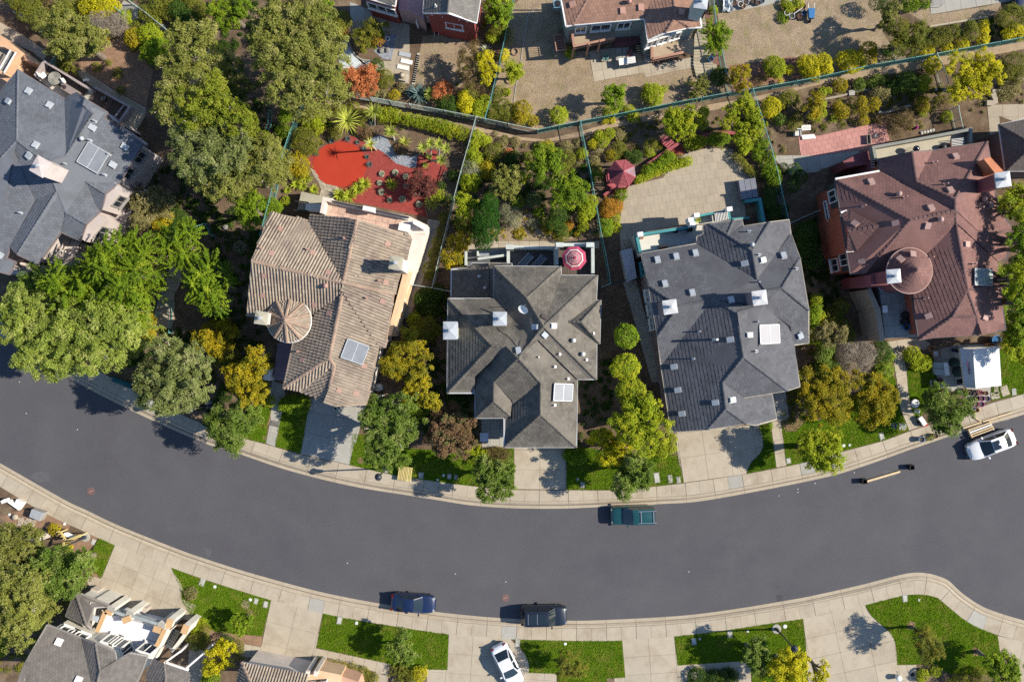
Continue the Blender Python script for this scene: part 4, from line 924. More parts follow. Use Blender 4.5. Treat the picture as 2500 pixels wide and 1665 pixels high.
# rear terrace over the kitchen
ft=[TP('A5',*q,3.4)for q in ((485,1335),(880,1270),(1320,1180),(1390,1165),(1395,1310),(1040,1380),(840,1395),(550,1470),(510,1460))]
slab_poly(h,'terrace_slab',ft,0,3.4,M('worn_terrace',(.40,.36,.27),(.34,.31,.24),1.2,fine=.12))
m_tpar=M('olive_grey_parapet',(.22,.22,.19),fine=.08)
parapet(h,[TP('A5',520,1470,4.2),TP('A5',495,1345,4.2),TP('A5',880,1275,4.2),TP('A5',1335,1190,4.2),TP('A5',1385,1180,4.2),TP('A5',1382,1312,4.2)],3.4,4.2,.26,m_tpar)
for k in range(5):MB().bar(TP('A5',1205,1275+k *14,4.0),TP('A5',1320,1262+k *14,4.0),.05,.05).build('bench_slat',m_white,h)
for k in range(6):MB().bar(TP('A5',455+k *4,1420+k *22,3.4),TP('A5',490+k *4,1412+k *22,3.4),.05,.05).build('trellis_slat',m_white,h)
MB().prism([TP('A5',*q,3.2)[:2]for q in ((215,1475),(480,1345),(500,1567),(460,1620),(440,1500),(260,1530))],0,3.2).build('side_wing',m_maroon,h)
win(h,TP('A5',340,1500,2.6),TP('A5',430,1480,2.6),.5,2.2,.9,1.2)
# porch below the turret
slab_poly(h,'porch_base',[TP('B5',*q,3.5)for q in ((545,1120),(760,1160),(830,1180),(900,1580),(600,1590))],0,3.5,m_conc2)
parapet(h,[TP('B5',440,1120,3.9),TP('B5',535,1330,3.9),TP('B5',575,1590,3.9)],0,3.9,.45,m_conc3)
win(h,TP('B5',862,1330,4.6),TP('B5',880,1430,4.6),.5,4.6,1.0,1.1)
# === blue-grey house at the far left
m_shD=M('blue_grey_shingle',(0.122,0.130,0.146),(0.108,0.115,0.130),0.9,fine=0.13,fscale=18,island=0.12,c3=(0.100,0.105,0.114),s3=0.5)
m_pink=M('pale_pink_stucco',(0.50,0.43,0.40),fine=.05);m_brown=M('brown_trim',(.33,.27,.255),fine=.08)
h=empty('house',(*P(110,460)[:2],0),'large blue-grey shingled house with pale pink walls at the far left','house');left_house=h
V=pts3([('A1','a,165,640,6 b,597,908,6 b2,628,880,6 b3,700,848,6 e,785,908,6.2 e1,762,965,6.8 d,852,1040,7.4 e2,980,1027,6 e3,945,1078,6 h,1305,1312,6 c,605,1420,8.3 p,155,1285,8.9 q,420,1482,8.4 l0,-60,920,6 l1,-60,1520,8.4'),
          ('B1','k,1082,178,6 k2,957,275,6.2 k3,925,425,6 k4,875,388,6.4 da,790,168,7.9 m,910,436,6 m2,783,552,6.2 m3,730,705,6 m4,555,622,6 db,605,447,7.8 s1,345,917,6 s2,158,826,7.0 g,520,247,8.7 g1,455,95,8.0 g2,322,332,7.2 g3,92,757,6 u1,240,150,8.0 u2,108,-180,8.7 w1,55,860,6 x1,145,895,6 x2,85,1010,6 x3,-100,960,6 x4,-100,0,8.6')])
F=['a p l1 l0 @W','a b c q p @N.34','b b2 b3 e e1 d c @W','e e2 e3 h k da db m4 s1 s2 g g1 q c d e1 @E.3','da k k2 @N','da k2 k3 k4 @S','db m m2 @N','db m2 m3 m4 @S','da k4 m db @E.3','p q g1 u1 u2 @S.3','u1 g1 g g2 @S','g2 g s2 g3 @W','l1 p u2 u1 g2 g3 w1 x1 x2 x3 x4 @E.12']
R1=Roof(h,V,F,m_shD,'flat',outline='a b b2 b3 e e2 e3 h k k2 k3 k4 m m2 m3 m4 s1 s2 g3 w1 x1 x2 x3 l0'.split(),wall_mat=m_pink,rise=1.2,axes=-32,slope=.45,tile=(.30,.30),cap_r=.1,
          fixed='a b b2 b3 e2 e3 h k k3 m m3 m4 s1 l0 w1 x1 x2 x3 g3'.split(),gut_mat=M('brown_gutter',(.16,.13,.13)))
for s_,q in (('A1','265,838 455,965 85,930 845,1165 330,1328 1140,1340 272,1420 1032,1505'),('B1','0,830')):
    for p in T(s_,q):R1.vent(p[0],p[1],m_metal,.5,.62,.16)
for s_,q in (('A1','875,1110 830,1285 610,1500 1005,1412'),('B1','200,450 965,105')):
    for p in T(s_,q):R1.pipe(p[0],p[1],.5,.07,m_metal)
R1.turbine(*t1('A1',765,1275),.2)
R1.solar(*t1('A1',855,1442),2.05,1.9)
R1.chimney(*t1('B1',365,25),1.3,9.9,rad(-30),m_pink,m_pink,z0=6,wy=1.5)
# bay windows on the south-east wall
sev=(R1.X['s1']-R1.X['h']);sev.z=0;sev.normalize();nse=Vector((-sev.y,sev.x,0));nse=nse if nse.x>0 else -nse
def bay(x,y,w,d,z0,z1,win_w=1.1):
    c=TP('B1',x,y,(z0+z1)/2);ang=math.atan2(sev.y,sev.x)
    o=MB().box((c.x,c.y,(z0+z1)/2),(w,d,z1 -z0),rz=ang).build('bay',m_pink,h)
    MB().box((c.x,c.y,z0 -.05),(w+.15,d+.15,.14),rz=ang).build('bay_skirt',m_brown,o)
    f0=c+nse *(d/2);win(h,f0+sev *(w/2),f0 -sev *(w/2),.5,(z0+z1)/2+.2,win_w,1.35,out=.09,frame=m_trim)
bay(1040,300,2.6,1.5,2.9,5.9);bay(880,580,2.6,1.5,2.9,5.9)
a_,b_=TP('B1',1240,220,2.2),TP('B1',1010,640,2.2)
win(h,b_,a_,.93,2.0,1.6,.5,out=.08,frame=m_brown);win(h,b_,a_,.5,2.0,1.0,.7,out=.08,frame=m_brown);win(h,b_,a_,.12,2.0,1.3,1.2,out=.08,frame=m_trim)
a_,b_=TP('A1',1320,1370,4.6),TP('B1',1130,140,4.6);win(h,b_,a_,.75,4.6,1.0,1.2,frame=m_trim);win(h,b_,a_,.2,4.6,1.0,1.2,frame=m_trim)
slab_poly(h,'lower_wing',[TP('B1',*q,3.0)for q in ((540,640),(730,720),(690,820),(500,915),(380,900),(470,760))],0,3.0,m_pink)
win(h,TP('B1',400,850,3.2),TP('B1',600,800,3.2),.5,3.4,2.0,1.1)
slab_poly(h,'entry_block',[TP('B1',*q,3.2)for q in ((145,905),(330,920),(430,930),(320,1030),(90,1005))],0,3.2,m_pink)
slab_poly(h,'se_base',[TP('B1',*q,2.4)for q in ((1190,150),(1300,260),(1150,520),(1000,735),(760,690),(900,450))],0,2.4,m_pink)
# roof terrace with slatted pergola rails
tf=[TP('A1',*q,3.6)for q in ((400,560),(850,860),(1170,960),(1060,1140),(590,905),(310,700))]
slab_poly(h,'terrace_slab',tf,0,3.5,M('cream_terrace',(.50,.46,.39),fine=.08))
parapet(h,[TP('A1',310,700,4.4),TP('A1',400,560,4.4),TP('A1',830,820,4.4)],3.5,4.4,.2,m_brown)
parapet(h,[TP('A1',850,790,4.4),TP('A1',1180,975,4.4),TP('A1',1075,1135,4.4)],3.5,4.4,.2,m_brown)
dkb=[TP('A1',*q,3.55)for q in ((430,600),(800,830),(720,870),(690,790),(540,660),(460,650))]
dd=TP('A1',840,820,3.6)-TP('A1',420,570,3.6)
for k in range(22):
    a=TP('A1',440+k *17,590+k *10.8,3.62);b=a+Vector((-dd.y,dd.x,0)).normalized()*0
    nrm=Vector((dd.y,-dd.x,0)).normalized()*1.15
    MB().bar(a,a+nrm,.13,.05).build('deck_board',m_deckd,h)
for k in range(20):
    a=TP('A1',880+k *14,815+k *8.2,3.62);MB().bar(a,a+Vector((dd.y,-dd.x,0)).normalized()*1.3,.13,.05).build('deck_board',m_deckd,h)
slab_poly(h,'corner_tower',[TP('A1',*q,4.5)for q in ((960,1020),(1030,1060),(1090,1130),(1030,1100))],0,4.5,m_pink)
railing(h,[TP('A1',1150,945,4.2),TP('A1',1030,1100,4.2)],3.5,.8,m_brown,gap=.12)
for t_ in (.3,.7):MB().bar(TP('A1',1105,1160,4.0),TP('A1',1340,1320,4.0),.25,.3).build('string_course',m_pink,h)if t_<.5 else None
# dark utility clutter below is left to plants
# === peach terrace house cut by the left edge
m_peach3=M('orange_peach_stucco',(.58,.36,.22),fine=.06)
h=empty('house',(*P(15,130)[:2],0),'peach stucco house end with roof terrace cut by the left edge','house')
slab_poly(h,'wall',[TP('A1',*q,3.4)for q in ((-300,150),(0,320),(330,580),(180,545),(100,760),(-300,1200))],0,3.4,m_peach3)
slab_poly(h,'terrace_floor',[TP('A1',*q,3.45)for q in ((-200,400),(45,430),(150,490),(40,670),(-200,600))],3.3,3.45,m_conc3)
parapet(h,[TP('A1',-200,380,4.2),TP('A1',50,425,4.2),TP('A1',165,485,4.2),TP('A1',50,672,4.2),TP('A1',-200,610,4.2)],3.4,4.2,.25,m_peach3)
railing(h,[TP('A1',150,480,4.3),TP('A1',40,670,4.3)],3.45,.9,m_white,gap=.12);railing(h,[TP('A1',100,460,4.3),TP('A1',0,640,4.3)],3.45,.9,m_white,gap=.12)
for k in range(6):MB().bar(TP('A1',70-k *16,740+k *22,3.0),TP('A1',20-k *16,720+k *22,3.0),.08,.1).build('rail_slat',m_brown,h)
# === dark red house at the top
m_brick=M('dark_red_stucco',(.24,.055,.045),(.20,.045,.04),fine=.08);m_shE=M('dull_grey_tile',(.15,.14,.125),(.125,.117,.106),.8,fine=.15,island=.12,c3=(.13,.12,.115),s3=.4)
m_lilac=M('faded_lilac_deck',(.36,.26,.25),(.30,.22,.22),1.2,fine=.12)
h=empty('house',(*P(1020,0)[:2],0),'dark red house with grey roof at the top edge','house')
V=pts3([('A3','a,145,-160,5.5 b,125,120,5.5 r,350,122,6.9 r0,380,-160,6.9 e,610,212,5.5 e0,670,-160,5.5')])
R6=Roof(h,V,['a b r r0','r e e0 r0'],m_shE,'flat',outline='a b r e e0 r0'.split(),wall_mat=m_brick,tile=(.3,.3),fixed=V.keys(),wall_in=.3,gut_mat=m_white)
R6.pipe(*t1('A3',240,65),.5,.06,m_white)
V=pts3([('A2','a,1380,-200,5.2 b,1420,-30,5.2 c,1735,60,5.2 d,1770,-200,6.2')])
R6b=Roof(h,V,['a b c d'],m_shE,'flat',outline='a b c d'.split(),wall_mat=m_brick,tile=(.3,.3),fixed=V.keys(),wall_in=.3,gut_mat=m_white)
slab_poly(h,'low_roof',[TP('A2',*q,3.0)for q in ((1775,-200),(1765,90),(1867,110))]+[TP('A3',*q,3.0)for q in ((130,180),(150,-200))],0,3.0,m_lilac)
p,q=[Vector((*v,0))for v in (R6.foot[1],R6.foot[2])]
ws=sorted([Vector((*v,0))for v in R6.foot],key=lambda v:v.y)[:3];ws=sorted(ws,key=lambda v:v.x)
win(h,ws[0],ws[2]if len(ws)>2 else ws[1],.55,3.2,1.5,1.1,out=.12)
for t_ in (.1,.32,.68,.85):MB().box(ws[0]+(ws[2]-ws[0])*t_+Vector((0,-.08,4.9)),(.12,.12,.12)).build('eave_lamp',m_white,h)
wb2=sorted([Vector((*v,0))for v in R6b.foot],key=lambda v:v.y)[:2];wb2=sorted(wb2,key=lambda v:v.x)
win(h,wb2[0],wb2[1],.5,3.0,2.6,1.2,out=.12,bars=2)
for t_ in (.2,.5,.85):MB().box(wb2[0]+(wb2[1]-wb2[0])*t_+Vector((0,-.08,4.6)),(.12,.12,.12)).build('eave_lamp',m_white,h)
o=MB().box(TP('A3',120,170,1.1),(1.3,.1,1.6),rz=rad(-8)).build('gate_screen',m_white,h);MB().box(TP('A3',75,195,1.1),(.1,.9,1.6),rz=rad(-8)).build('gate_screen',m_white,h)
# === orange-brown roofed house at the top
m_shF=M('orange_brown_tile',(.25,.142,.10),(.215,.122,.087),.8,fine=.14,island=.13,c3=(.165,.10,.078),s3=.4);m_cap6=M('orange_brown_ridge',(.22,.13,.10),island=.15)
m_sage=M('sage_wall',(.22,.27,.25),fine=.06);m_redwood=M('redwood_rail',(.36,.20,.14),fine=.15,objrand=.1);m_pv=M('salmon_vent',(.42,.24,.185),fine=.06)
h=empty('house',(*P(1630,20)[:2],0),'orange-brown roofed house with sage walls at the top edge','house')
V=pts3([('A3','a,1355,-160,5.5 b,1425,245,5.5 c,1492,230,5.5 h1,1680,-110,7.5'),('A4','d,277,172,5.5 v,345,-20,7.0 h2,395,-160,7.5 f,305,372,5.5 f2,468,300,6.0 k,552,160,7.2 k0,525,-160,7.4 g,668,257,5.5 g2,795,255,5.5 g3,740,-160,5.5')])
R7=Roof(h,V,['a b c h1','h1 c d v h2','h2 v d f f2 k k0','k f2 g','k g g2 g3 k0'],m_shF,'flat',m_cap6,outline='a b c d f f2 g g2 g3'.split(),wall_mat=m_sage,tile=(.30,.30),fixed='a b c d f g g2 g3'.split(),wall_in=.4,gut_mat=m_white)
for s_,q in (('A3','1487,45'),('A4','75,103 240,72 605,115 692,150')):
    for p in T(s_,q):R7.vent(p[0],p[1],m_pv,.5,.6,.14)
R7.pipe(*t1('A4',138,135),.4,.07,m_pv);R7.turbine(*t1('A4',130,30),.2,m_pv)
R7.chimney(*t1('A4',790,20),1.2,8.4,rad(-8),M('pale_green_wall',(.40,.46,.42)),m_metal,z0=0)
c3_,d3_=[Vector((R7.X[q].x,R7.X[q].y+.42,0))for q in 'cd']
for t_,w_ in ((.13,.9),(.42,1.7),(.75,1.1)):win(h,c3_,d3_,t_,3.4,w_,1.3,out=.12)
f3_,g3_=[Vector((R7.X[q].x,R7.X[q].y+.42,0))for q in ('f','g')]
for t_ in (.2,.5,.8):win(h,f3_,g3_,t_,3.2,.9,1.3,out=.12)
# decks with redwood rails
dk1=[TP('A3',1480,260,2.2),TP('A4',0,220,2.2),TP('A4',5,350,2.2),TP('A3',1735,370,2.2),TP('A3',1500,420,2.2)]
slab_poly(h,'deck_slab',dk1,1.9,2.2,M('tan_deck',(.38,.29,.20),fine=.1))
railing(h,[TP('A3',1478,270,3.1),TP('A3',1500,425,3.1),TP('A3',1740,375,3.1),TP('A4',5,345,3.1)],2.2,.9,m_redwood,gap=.2,top=(.2,.08))
for q in ((1480,280),(1500,425),(1635,405),(1740,378)):MB().box(TP('A3',*q,3.3)[:2]+(1.6,)if False else (TP('A3',*q,3.2).x,TP('A3',*q,3.2).y,1.6),(.16,.16,3.2)).build('deck_post',m_redwood,h)
dk2=[TP('A4',*q,1.6)for q in ((345,390),(720,350),(725,500),(640,480),(345,535))]
slab_poly(h,'deck_slab',dk2,1.3,1.6,MATS['tan_deck'])
railing(h,[TP('A4',345,385,2.5),TP('A4',345,540,2.5),TP('A4',630,480,2.5)],1.6,.9,m_redwood,gap=.2,top=(.22,.08))
slab_poly(h,'brick_landing',[TP('A4',*q,.3)for q in ((0,300),(270,200),(300,370),(150,420),(0,440))],0,.3,M('dark_red_brick',(.20,.08,.075),fine=.2))
for k in range(9):MB().bar(TP('A3',1320+k *3,332+k *16,1.0+.0*k),TP('A3',1390+k *3,322+k *16,1.0),.26,.05).build('stair_tread',m_redwood,h)
for q in (1315,1400):MB().bar(TP('A3',q,330,1.0),TP('A3',q+25,470,1.0),.08,.25).build('stair_string',m_redwood,h)
deck(h,[TP('A4',*q,.3)for q in ((795,190),(840,100),(900,330),(935,620),(860,690),(745,700),(720,590),(730,330))],.3,M('pale_deck_board',(.36,.31,.22),fine=.15,objrand=.15),(1,-.05,0),.3)
# === balcony house at the lower left
m_shG=M('taupe_shingle',(.155,.138,.122),(.138,.122,.109),1.0,fine=.13,island=.13,c3=(.118,.104,.093),s3=.6);m_cream=M('cream_wall',(.62,.58,.50),fine=.05);m_ochre=M('ochre_coping',(.52,.33,.17),fine=.06)
h=empty('house',(*P(200,1620)[:2],0),'taupe-roofed house with white balcony at the lower left','house')
V=pts3([('D1','a,430,1045,6 b,742,1168,6.2 c,842,1600,8.2 cw,160,1600,8.0 l,205,1440,6 d,872,1218,6.2 e,912,1462,7.6 f,882,1600,8.2 d2,940,1240,6 d3,1040,1285,6 d4,1062,1372,6.6 g,1185,1300,6 i,1345,1328,6 j,1285,1485,6 j1,1230,1600,6.4 m,1395,1352,5.6 n,1500,1400,5.8 n1,1510,1520,6.6 o,1735,1475,5.6 o1,1700,1640,5.6 m1,1330,1490,5.6 m2,1350,1640,6.0 t,1500,1640,6.6')])
R8=Roof(h,V,['a b c cw l @N.36','b d e f c @W','d d2 d3 d4 e @N','d4 g i j j1 f e @E.3','m n n1 t m2 m1 @W','n o o1 t n1 @N'],m_shG,'flat',axes=-21.5,outline='a b d d2 d3 d4 g i j j1 f c cw l'.split(),wall_mat=m_cream,tile=(.30,.30),cap_r=.1,
          fixed='a l d2 d3 g i j m n o o1 m1 t m2'.split(),gut_mat=m_trim)
GV=pts3([('D1','a,685,742,3.4 b,600,965,3.4 c,790,1052,4.3 d,825,1085,3.6 e,850,890,4.0 f,1012,876,3.4')])
RG=Roof(h,GV,['a b c','a c d e f'],m_shG,'flat',outline='a b c d e f'.split(),wall_mat=m_cream,tile=(.3,.3),fixed=list('abcdef'),gut_mat=m_trim)
for p in T('D1','540,1200 718,1548'):R8.vent(p[0],p[1],m_white,.6,.62,.14)
RG.vent(*t1('D1',875,988),m_metal,.5,.5,.14)
for t_ in (.38,.75):ewin(R8,'a','b',t_,4.5,1.35,1.3,out=.1)
zb=2.5;balc=[TP('D1',*q,zb)for q in ((880,1120),(990,945),(1490,1085),(1420,1270),(1330,1420),(800,1260))]
slab_poly(h,'balcony_floor',balc,0,zb,M('white_balcony',(.66,.66,.68),fine=.03))
def para(x0,y0,x1,y1,zt,w=.32):
    a,b=TP('D1',x0,y0,zt),TP('D1',x1,y1,zt);k=MB();k.bar(Vector((a.x,a.y,(zb+zt)/2)),Vector((b.x,b.y,(zb+zt)/2)),w,zt -zb);k.build('balcony_wall',m_cream,h);MB().bar(a+Vector((0,0,.04)),b+Vector((0,0,.04)),w+.08,.08).build('coping',m_ochre,h)
para(888,1105,962,925,3.4);para(962,922,1022,945,3.4);para(1120,1010,1195,980,3.4,.5);para(1505,1085,1430,1240,3.4);para(1400,1075,1470,1095,3.4,.5)
for q in ((1012,905),(1182,950),(1470,1050)):
    c=TP('D1',*q,3.3);MB().box((c.x,c.y,1.65),(.6,.42,3.3),rz=rad(-22)).build('balcony_pier',m_cream,h);MB().box((c.x,c.y,3.33),(.68,.5,.07),rz=rad(-22)).build('pier_cap',m_conc2,h)
for run in (((1040,925),(1140,958)),((1215,965),(1445,1038))):railing(h,[TP('D1',*q,3.3)for q in run],2.5,.8,M('grey_rail',(.30,.33,.33)),gap=.13,top=(.26,.06))
ewin(R8,'d','d2',.5,3.7,1.0,1.8,out=.1);ewin(R8,'d3','d4',.5,3.7,.8,1.8,out=.1);ewin(R8,'g','i',.5,3.7,1.25,1.8,out=.1);ewin(R8,'d2','d3',.55,3.7,1.0,1.8,out=.1)
for q in ((1545,1030),(1690,1085)):
    c=TP('D1',*q,3.0);MB().box((c.x,c.y,1.5),(.55,.8,3.0),rz=rad(-22)).build('entry_pier',m_cream,h);MB().box((c.x,c.y,3.04),(.62,.86,.08),rz=rad(-22)).build('coping',m_ochre,h)
MB().bar(TP('D1',1530,1070,2.4)-Vector((0,0,1.2)),TP('D1',1440,1260,2.4)-Vector((0,0,1.2)),.25,2.4).build('entry_wall',m_cream,h);MB().bar(TP('D1',1680,1130,2.2)-Vector((0,0,1.1)),TP('D1',1560,1290,2.2)-Vector((0,0,1.1)),.22,2.2).build('entry_wall',m_cream,h)
for k in range(7):MB().bar(TP('D1',1590-k *13,1095+k *22,.3+.12*k),TP('D1',1645-k *13,1120+k *22,.3+.12*k),.28,.12).build('step',m_conc2,h)
for a,b_ in (((1640,1290),(1500,1390)),((1850,1310),(1700,1440)),((1510,1385),(1720,1455))):MB().bar(TP('D1',*a,2.9),TP('D1',*b_,2.9),.16,.18).build('pergola_beam',m_white,h)
for q in ((1640,1290),(1850,1310),(1700,1440)):c=TP('D1',*q,2.8);MB().box((c.x,c.y,1.4),(.16,.16,2.8)).build('pergola_post',m_white,h)
m_pier=M('stone_pier',(.42,.36,.30),fine=.2,fscale=20)
for x,y in ((855,745),(1300,905)):c=TP('D1',x,y,1.2);MB().box((c.x,c.y,.65),(.7,.45,1.1),rz=rad(-22)).build('garage_pier',m_pier,h)
# === tan tiled house at the bottom edge
h=empty('house',(*P(690,1670)[:2],0),'tan tiled roof with cream porch cut by the bottom edge','house')
V=pts3([('D2','a,338,1388,4.2 b,935,1505,4.2 b1,905,1640,5.2 r,450,1640,5.6 l,270,1640,4.2')])
R9=Roof(h,V,['a b b1 r','a r l'],m_tan,'barrel',m_tancap,outline='a b b1 r l'.split(),wall_mat=m_peach,tile=(.27,.40),fixed=V.keys(),cap_r=.16,wall_in=.35)
slab_poly(h,'porch_roof',[TP('D2',*q,3.0)for q in ((1000,1450),(1245,1500),(1225,1640),(900,1640),(935,1500))],0,3.0,m_peach2)
slab_poly(h,'porch_roof',[TP('D2',*q,2.8)for q in ((1245,1510),(1400,1560),(1420,1640),(1230,1640))],0,2.8,M('peach_tile',(.50,.30,.20),fine=.1))
win(h,TP('D2',990,1560,3.2),TP('D2',1130,1545,3.2),.5,3.2,1.0,.6)
for q in ((935,1490),(1010,1490)):MB().box((TP('D2',*q,3.6).x,TP('D2',*q,3.6).y,1.8),(.35,.5,3.6),rz=rad(-12)).build('porch_pier',m_peach,h)
# === dark house cut by the right edge
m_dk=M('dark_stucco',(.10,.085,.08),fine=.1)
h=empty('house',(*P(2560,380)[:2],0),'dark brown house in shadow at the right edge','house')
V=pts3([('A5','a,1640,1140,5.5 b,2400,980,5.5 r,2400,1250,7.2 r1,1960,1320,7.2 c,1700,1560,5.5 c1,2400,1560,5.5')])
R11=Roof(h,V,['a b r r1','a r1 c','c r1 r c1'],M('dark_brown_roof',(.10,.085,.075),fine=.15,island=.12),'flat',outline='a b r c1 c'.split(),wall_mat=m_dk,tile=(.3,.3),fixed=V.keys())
# ---------------------------------------------------------------- vegetation
SPEC={
 'olive':(LEAF('olive_leaf',(.205,.212,.044),(.14,.152,.031),(.255,.245,.08)),.20,.085,330,.20),
 'olivey':(LEAF('lime_olive_leaf',(.225,.255,.022),(.16,.195,.018),(.28,.28,.04)),.20,.085,330,.20),
 'fresh':(LEAF('fresh_olive_leaf',(.205,.245,.04),(.14,.18,.03),(.28,.295,.08)),.20,.085,330,.20),
 'sage':(LEAF('sage_leaf',(.19,.212,.066),(.125,.15,.042),(.26,.265,.11)),.20,.085,330,.20),
 'lime':(LEAF('lime_leaf',(.27,.305,.016),(.185,.24,.013),(.36,.35,.022)),.17,.09,330,.24),
 'bright':(LEAF('bright_green_leaf',(.165,.235,.013),(.10,.165,.011),(.24,.285,.02)),.17,.09,330,.22),
 'green':(LEAF('mid_green_leaf',(.145,.20,.030),(.085,.135,.018),(.235,.265,.075)),.18,.09,330,.22),
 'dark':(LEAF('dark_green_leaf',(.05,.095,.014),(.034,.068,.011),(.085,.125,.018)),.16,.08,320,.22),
 'deep':(LEAF('deep_green_leaf',(.030,.090,.008),(.022,.070,.007)),.14,.07,360,.18),
 'gold':(LEAF('golden_leaf',(.33,.255,.012),(.22,.20,.014),(.14,.15,.016)),.16,.09,330,.24),
 'yellow':(LEAF('yellow_leaf',(.46,.40,.012),(.34,.33,.014),(.25,.25,.02)),.16,.09,330,.24),
 'orange':(LEAF('orange_leaf',(.340,.165,.018),(.26,.15,.02)),.15,.08,330,.24),
 'maple':(LEAF('red_orange_leaf',(.46,.17,.065),(.36,.12,.045),(.5,.23,.09)),.15,.07,360,.2),
 'wine':(LEAF('wine_red_leaf',(.150,.050,.040),(.105,.036,.032),(.2,.085,.055)),.15,.07,360,.2),
 'russet':(LEAF('russet_leaf',(.190,.115,.060),(.14,.09,.045),(.085,.12,.035)),.18,.09,330,.22),
 'brown':(LEAF('brown_dry_leaf',(.150,.105,.045),(.115,.082,.036),(.19,.14,.05)),.16,.06,230,.24),
 'drygreen':(LEAF('dry_olive_leaf',(.235,.205,.085),(.18,.165,.06),(.29,.25,.12)),.16,.08,320,.2),
 'moss':(LEAF('mossy_leaf',(.165,.17,.022),(.105,.12,.018),(.23,.20,.025)),.13,.07,360,.22),
 'silver':(LEAF('silver_leaf',(.270,.270,.165),(.20,.21,.12),(.30,.27,.16)),.22,.035,300,.3),
 'twig':(LEAF('bare_twig',(.300,.255,.205),(.23,.195,.16)),.34,.022,240,.3),
}
GRASS=LEAF('grass_blade',(.12,.195,.010),(.085,.155,.008),(.2,.215,.03),scale=1.1,island=.35,trans=.25)
m_trunk=M('tree_bark',(.20,.165,.13),(.13,.10,.08),3,fine=.25,fscale=20)
m_pale_trunk=M('pale_bark',(.46,.42,.36),(.34,.30,.25),3,fine=.2)
def leaf_arrays(cen,nrm,L,Wd,rng):
    """rhombic leaves: centres, normals -> vertices and faces"""
    n=len(cen)
    nrm=nrm/np.maximum(np.linalg.norm(nrm,axis=1,keepdims=True),1e-6)
    r=rng.normal(size=(n,3));t=np.cross(nrm,r);t/=np.maximum(np.linalg.norm(t,axis=1,keepdims=True),1e-6)
    b=np.cross(nrm,t);s=rng.uniform(.65,1.3,(n,1))
    l,w=t *(L *s/2),b *(Wd *s/2)
    fold=nrm *(Wd *.22*s)
    v=np.stack([cen -l,cen+w+fold,cen+l,cen -w+fold],1).reshape(-1,3)
    return v
def quads(name,v,mat,parent=None,origin=None,kind=None):
    n=len(v)//4;me=bpy.data.meshes.new(name)
    off=np.array(origin if origin is not None else (parent.location if parent is not None else (0,0,0)),float)
    me.vertices.add(len(v));me.vertices.foreach_set('co',(v -off).astype(np.float32).ravel())
    me.loops.add(4*n);me.loops.foreach_set('vertex_index',np.arange(4*n,dtype=np.int32))
    me.polygons.add(n);me.polygons.foreach_set('loop_start',np.arange(0,4*n,4,dtype=np.int32))
    me.update();me.materials.append(mat)
    o=bpy.data.objects.new(name,me);COL.objects.link(o)
    if parent is not None:o.parent=parent
    elif origin is not None:o.location=origin
    if kind:o['kind']=kind
    return o
def crown_leaves(lobes,sp,seed,style='round',dens=1.0):
    """lobes: (x, y, z, rx, ry, rz) in metres; leaves gather in sprays set through the outer part of each lobe"""
    mat,L,Wd,per,ck=SPEC[sp];rng=np.random.default_rng(seed);out=[]
    for (x,y,z,rx,ry,rz)in lobes:
        rm=(rx+ry)/2;A=math.pi *rx *ry;n=int(A *per *dens *1.8)+40
        cr=max(.15,min(.62,.8*ck *rm+.12));nc=max(10,int(3.1*(rm/cr)**2))
        d=rng.normal(size=(nc,3));d[:,2]=np.where(d[:,2]<-.1,-d[:,2]*.6,d[:,2]);d/=np.linalg.norm(d,axis=1,keepdims=True)
        rr=rng.uniform(.32,1.0,(nc,1))**.6
        wob=1+.16*np.sin(3*np.arctan2(d[:,1:2],d[:,0:1])+rng.uniform(0,6))+.10*rng.normal(size=(nc,1))
        cc=d *rr *wob;cc[:,0]*=rx;cc[:,1]*=ry;cc[:,2]*=rz
        k=rng.integers(0,nc,n);sz=rng.uniform(.5,1.25,nc)[k][:,None]
        g=rng.normal(size=(n,3));g/=np.linalg.norm(g,axis=1,keepdims=True);g*=(rng.uniform(0,1,(n,1))**.5)*cr *sz
        g[:,2]*=.75
        if style=='spray':
            e=d[k]*np.array([1,1,.15]);e/=np.maximum(np.linalg.norm(e,axis=1,keepdims=True),1e-3)
            q=rng.uniform(-1,1,(n,1));g=g *.38+e *q *cr *1.5;g[:,2]-=np.abs(q[:,0])*.12
        c=np.array([x,y,z])+cc[k]+g
        if style=='bush':
            m=int(n *.6);e=rng.normal(size=(m,3));e[:,2]=np.abs(e[:,2])*1.1-.15;e/=np.linalg.norm(e,axis=1,keepdims=True);ph=rng.uniform(0,6,4)
            bump=1+.09*np.sin(5*e[:,0]+ph[0])*np.sin(5*e[:,1]+ph[1])+.07*np.sin(11*e[:,0]+ph[2])*np.sin(9*e[:,2]+ph[3])+.05*rng.normal(size=m)
            c[:m]=np.array([x,y,z])+e *bump[:,None]*np.array([rx,ry,rz])*.95
        out_d=c -np.array([x,y,z]);out_d/=np.maximum(np.linalg.norm(out_d,axis=1,keepdims=True),1e-6)
        nr=out_d *.5+np.array([.25,0,.7])+rng.normal(size=(n,3))*.45
        v=leaf_arrays(c,nr,L *(.86 if rm>.8 else .72),Wd *(.86 if rm>.8 else .72),rng);v[:,2]=np.maximum(v[:,2],ZG+.03);out.append(v)
    return np.concatenate(out),mat
SEED=[100]
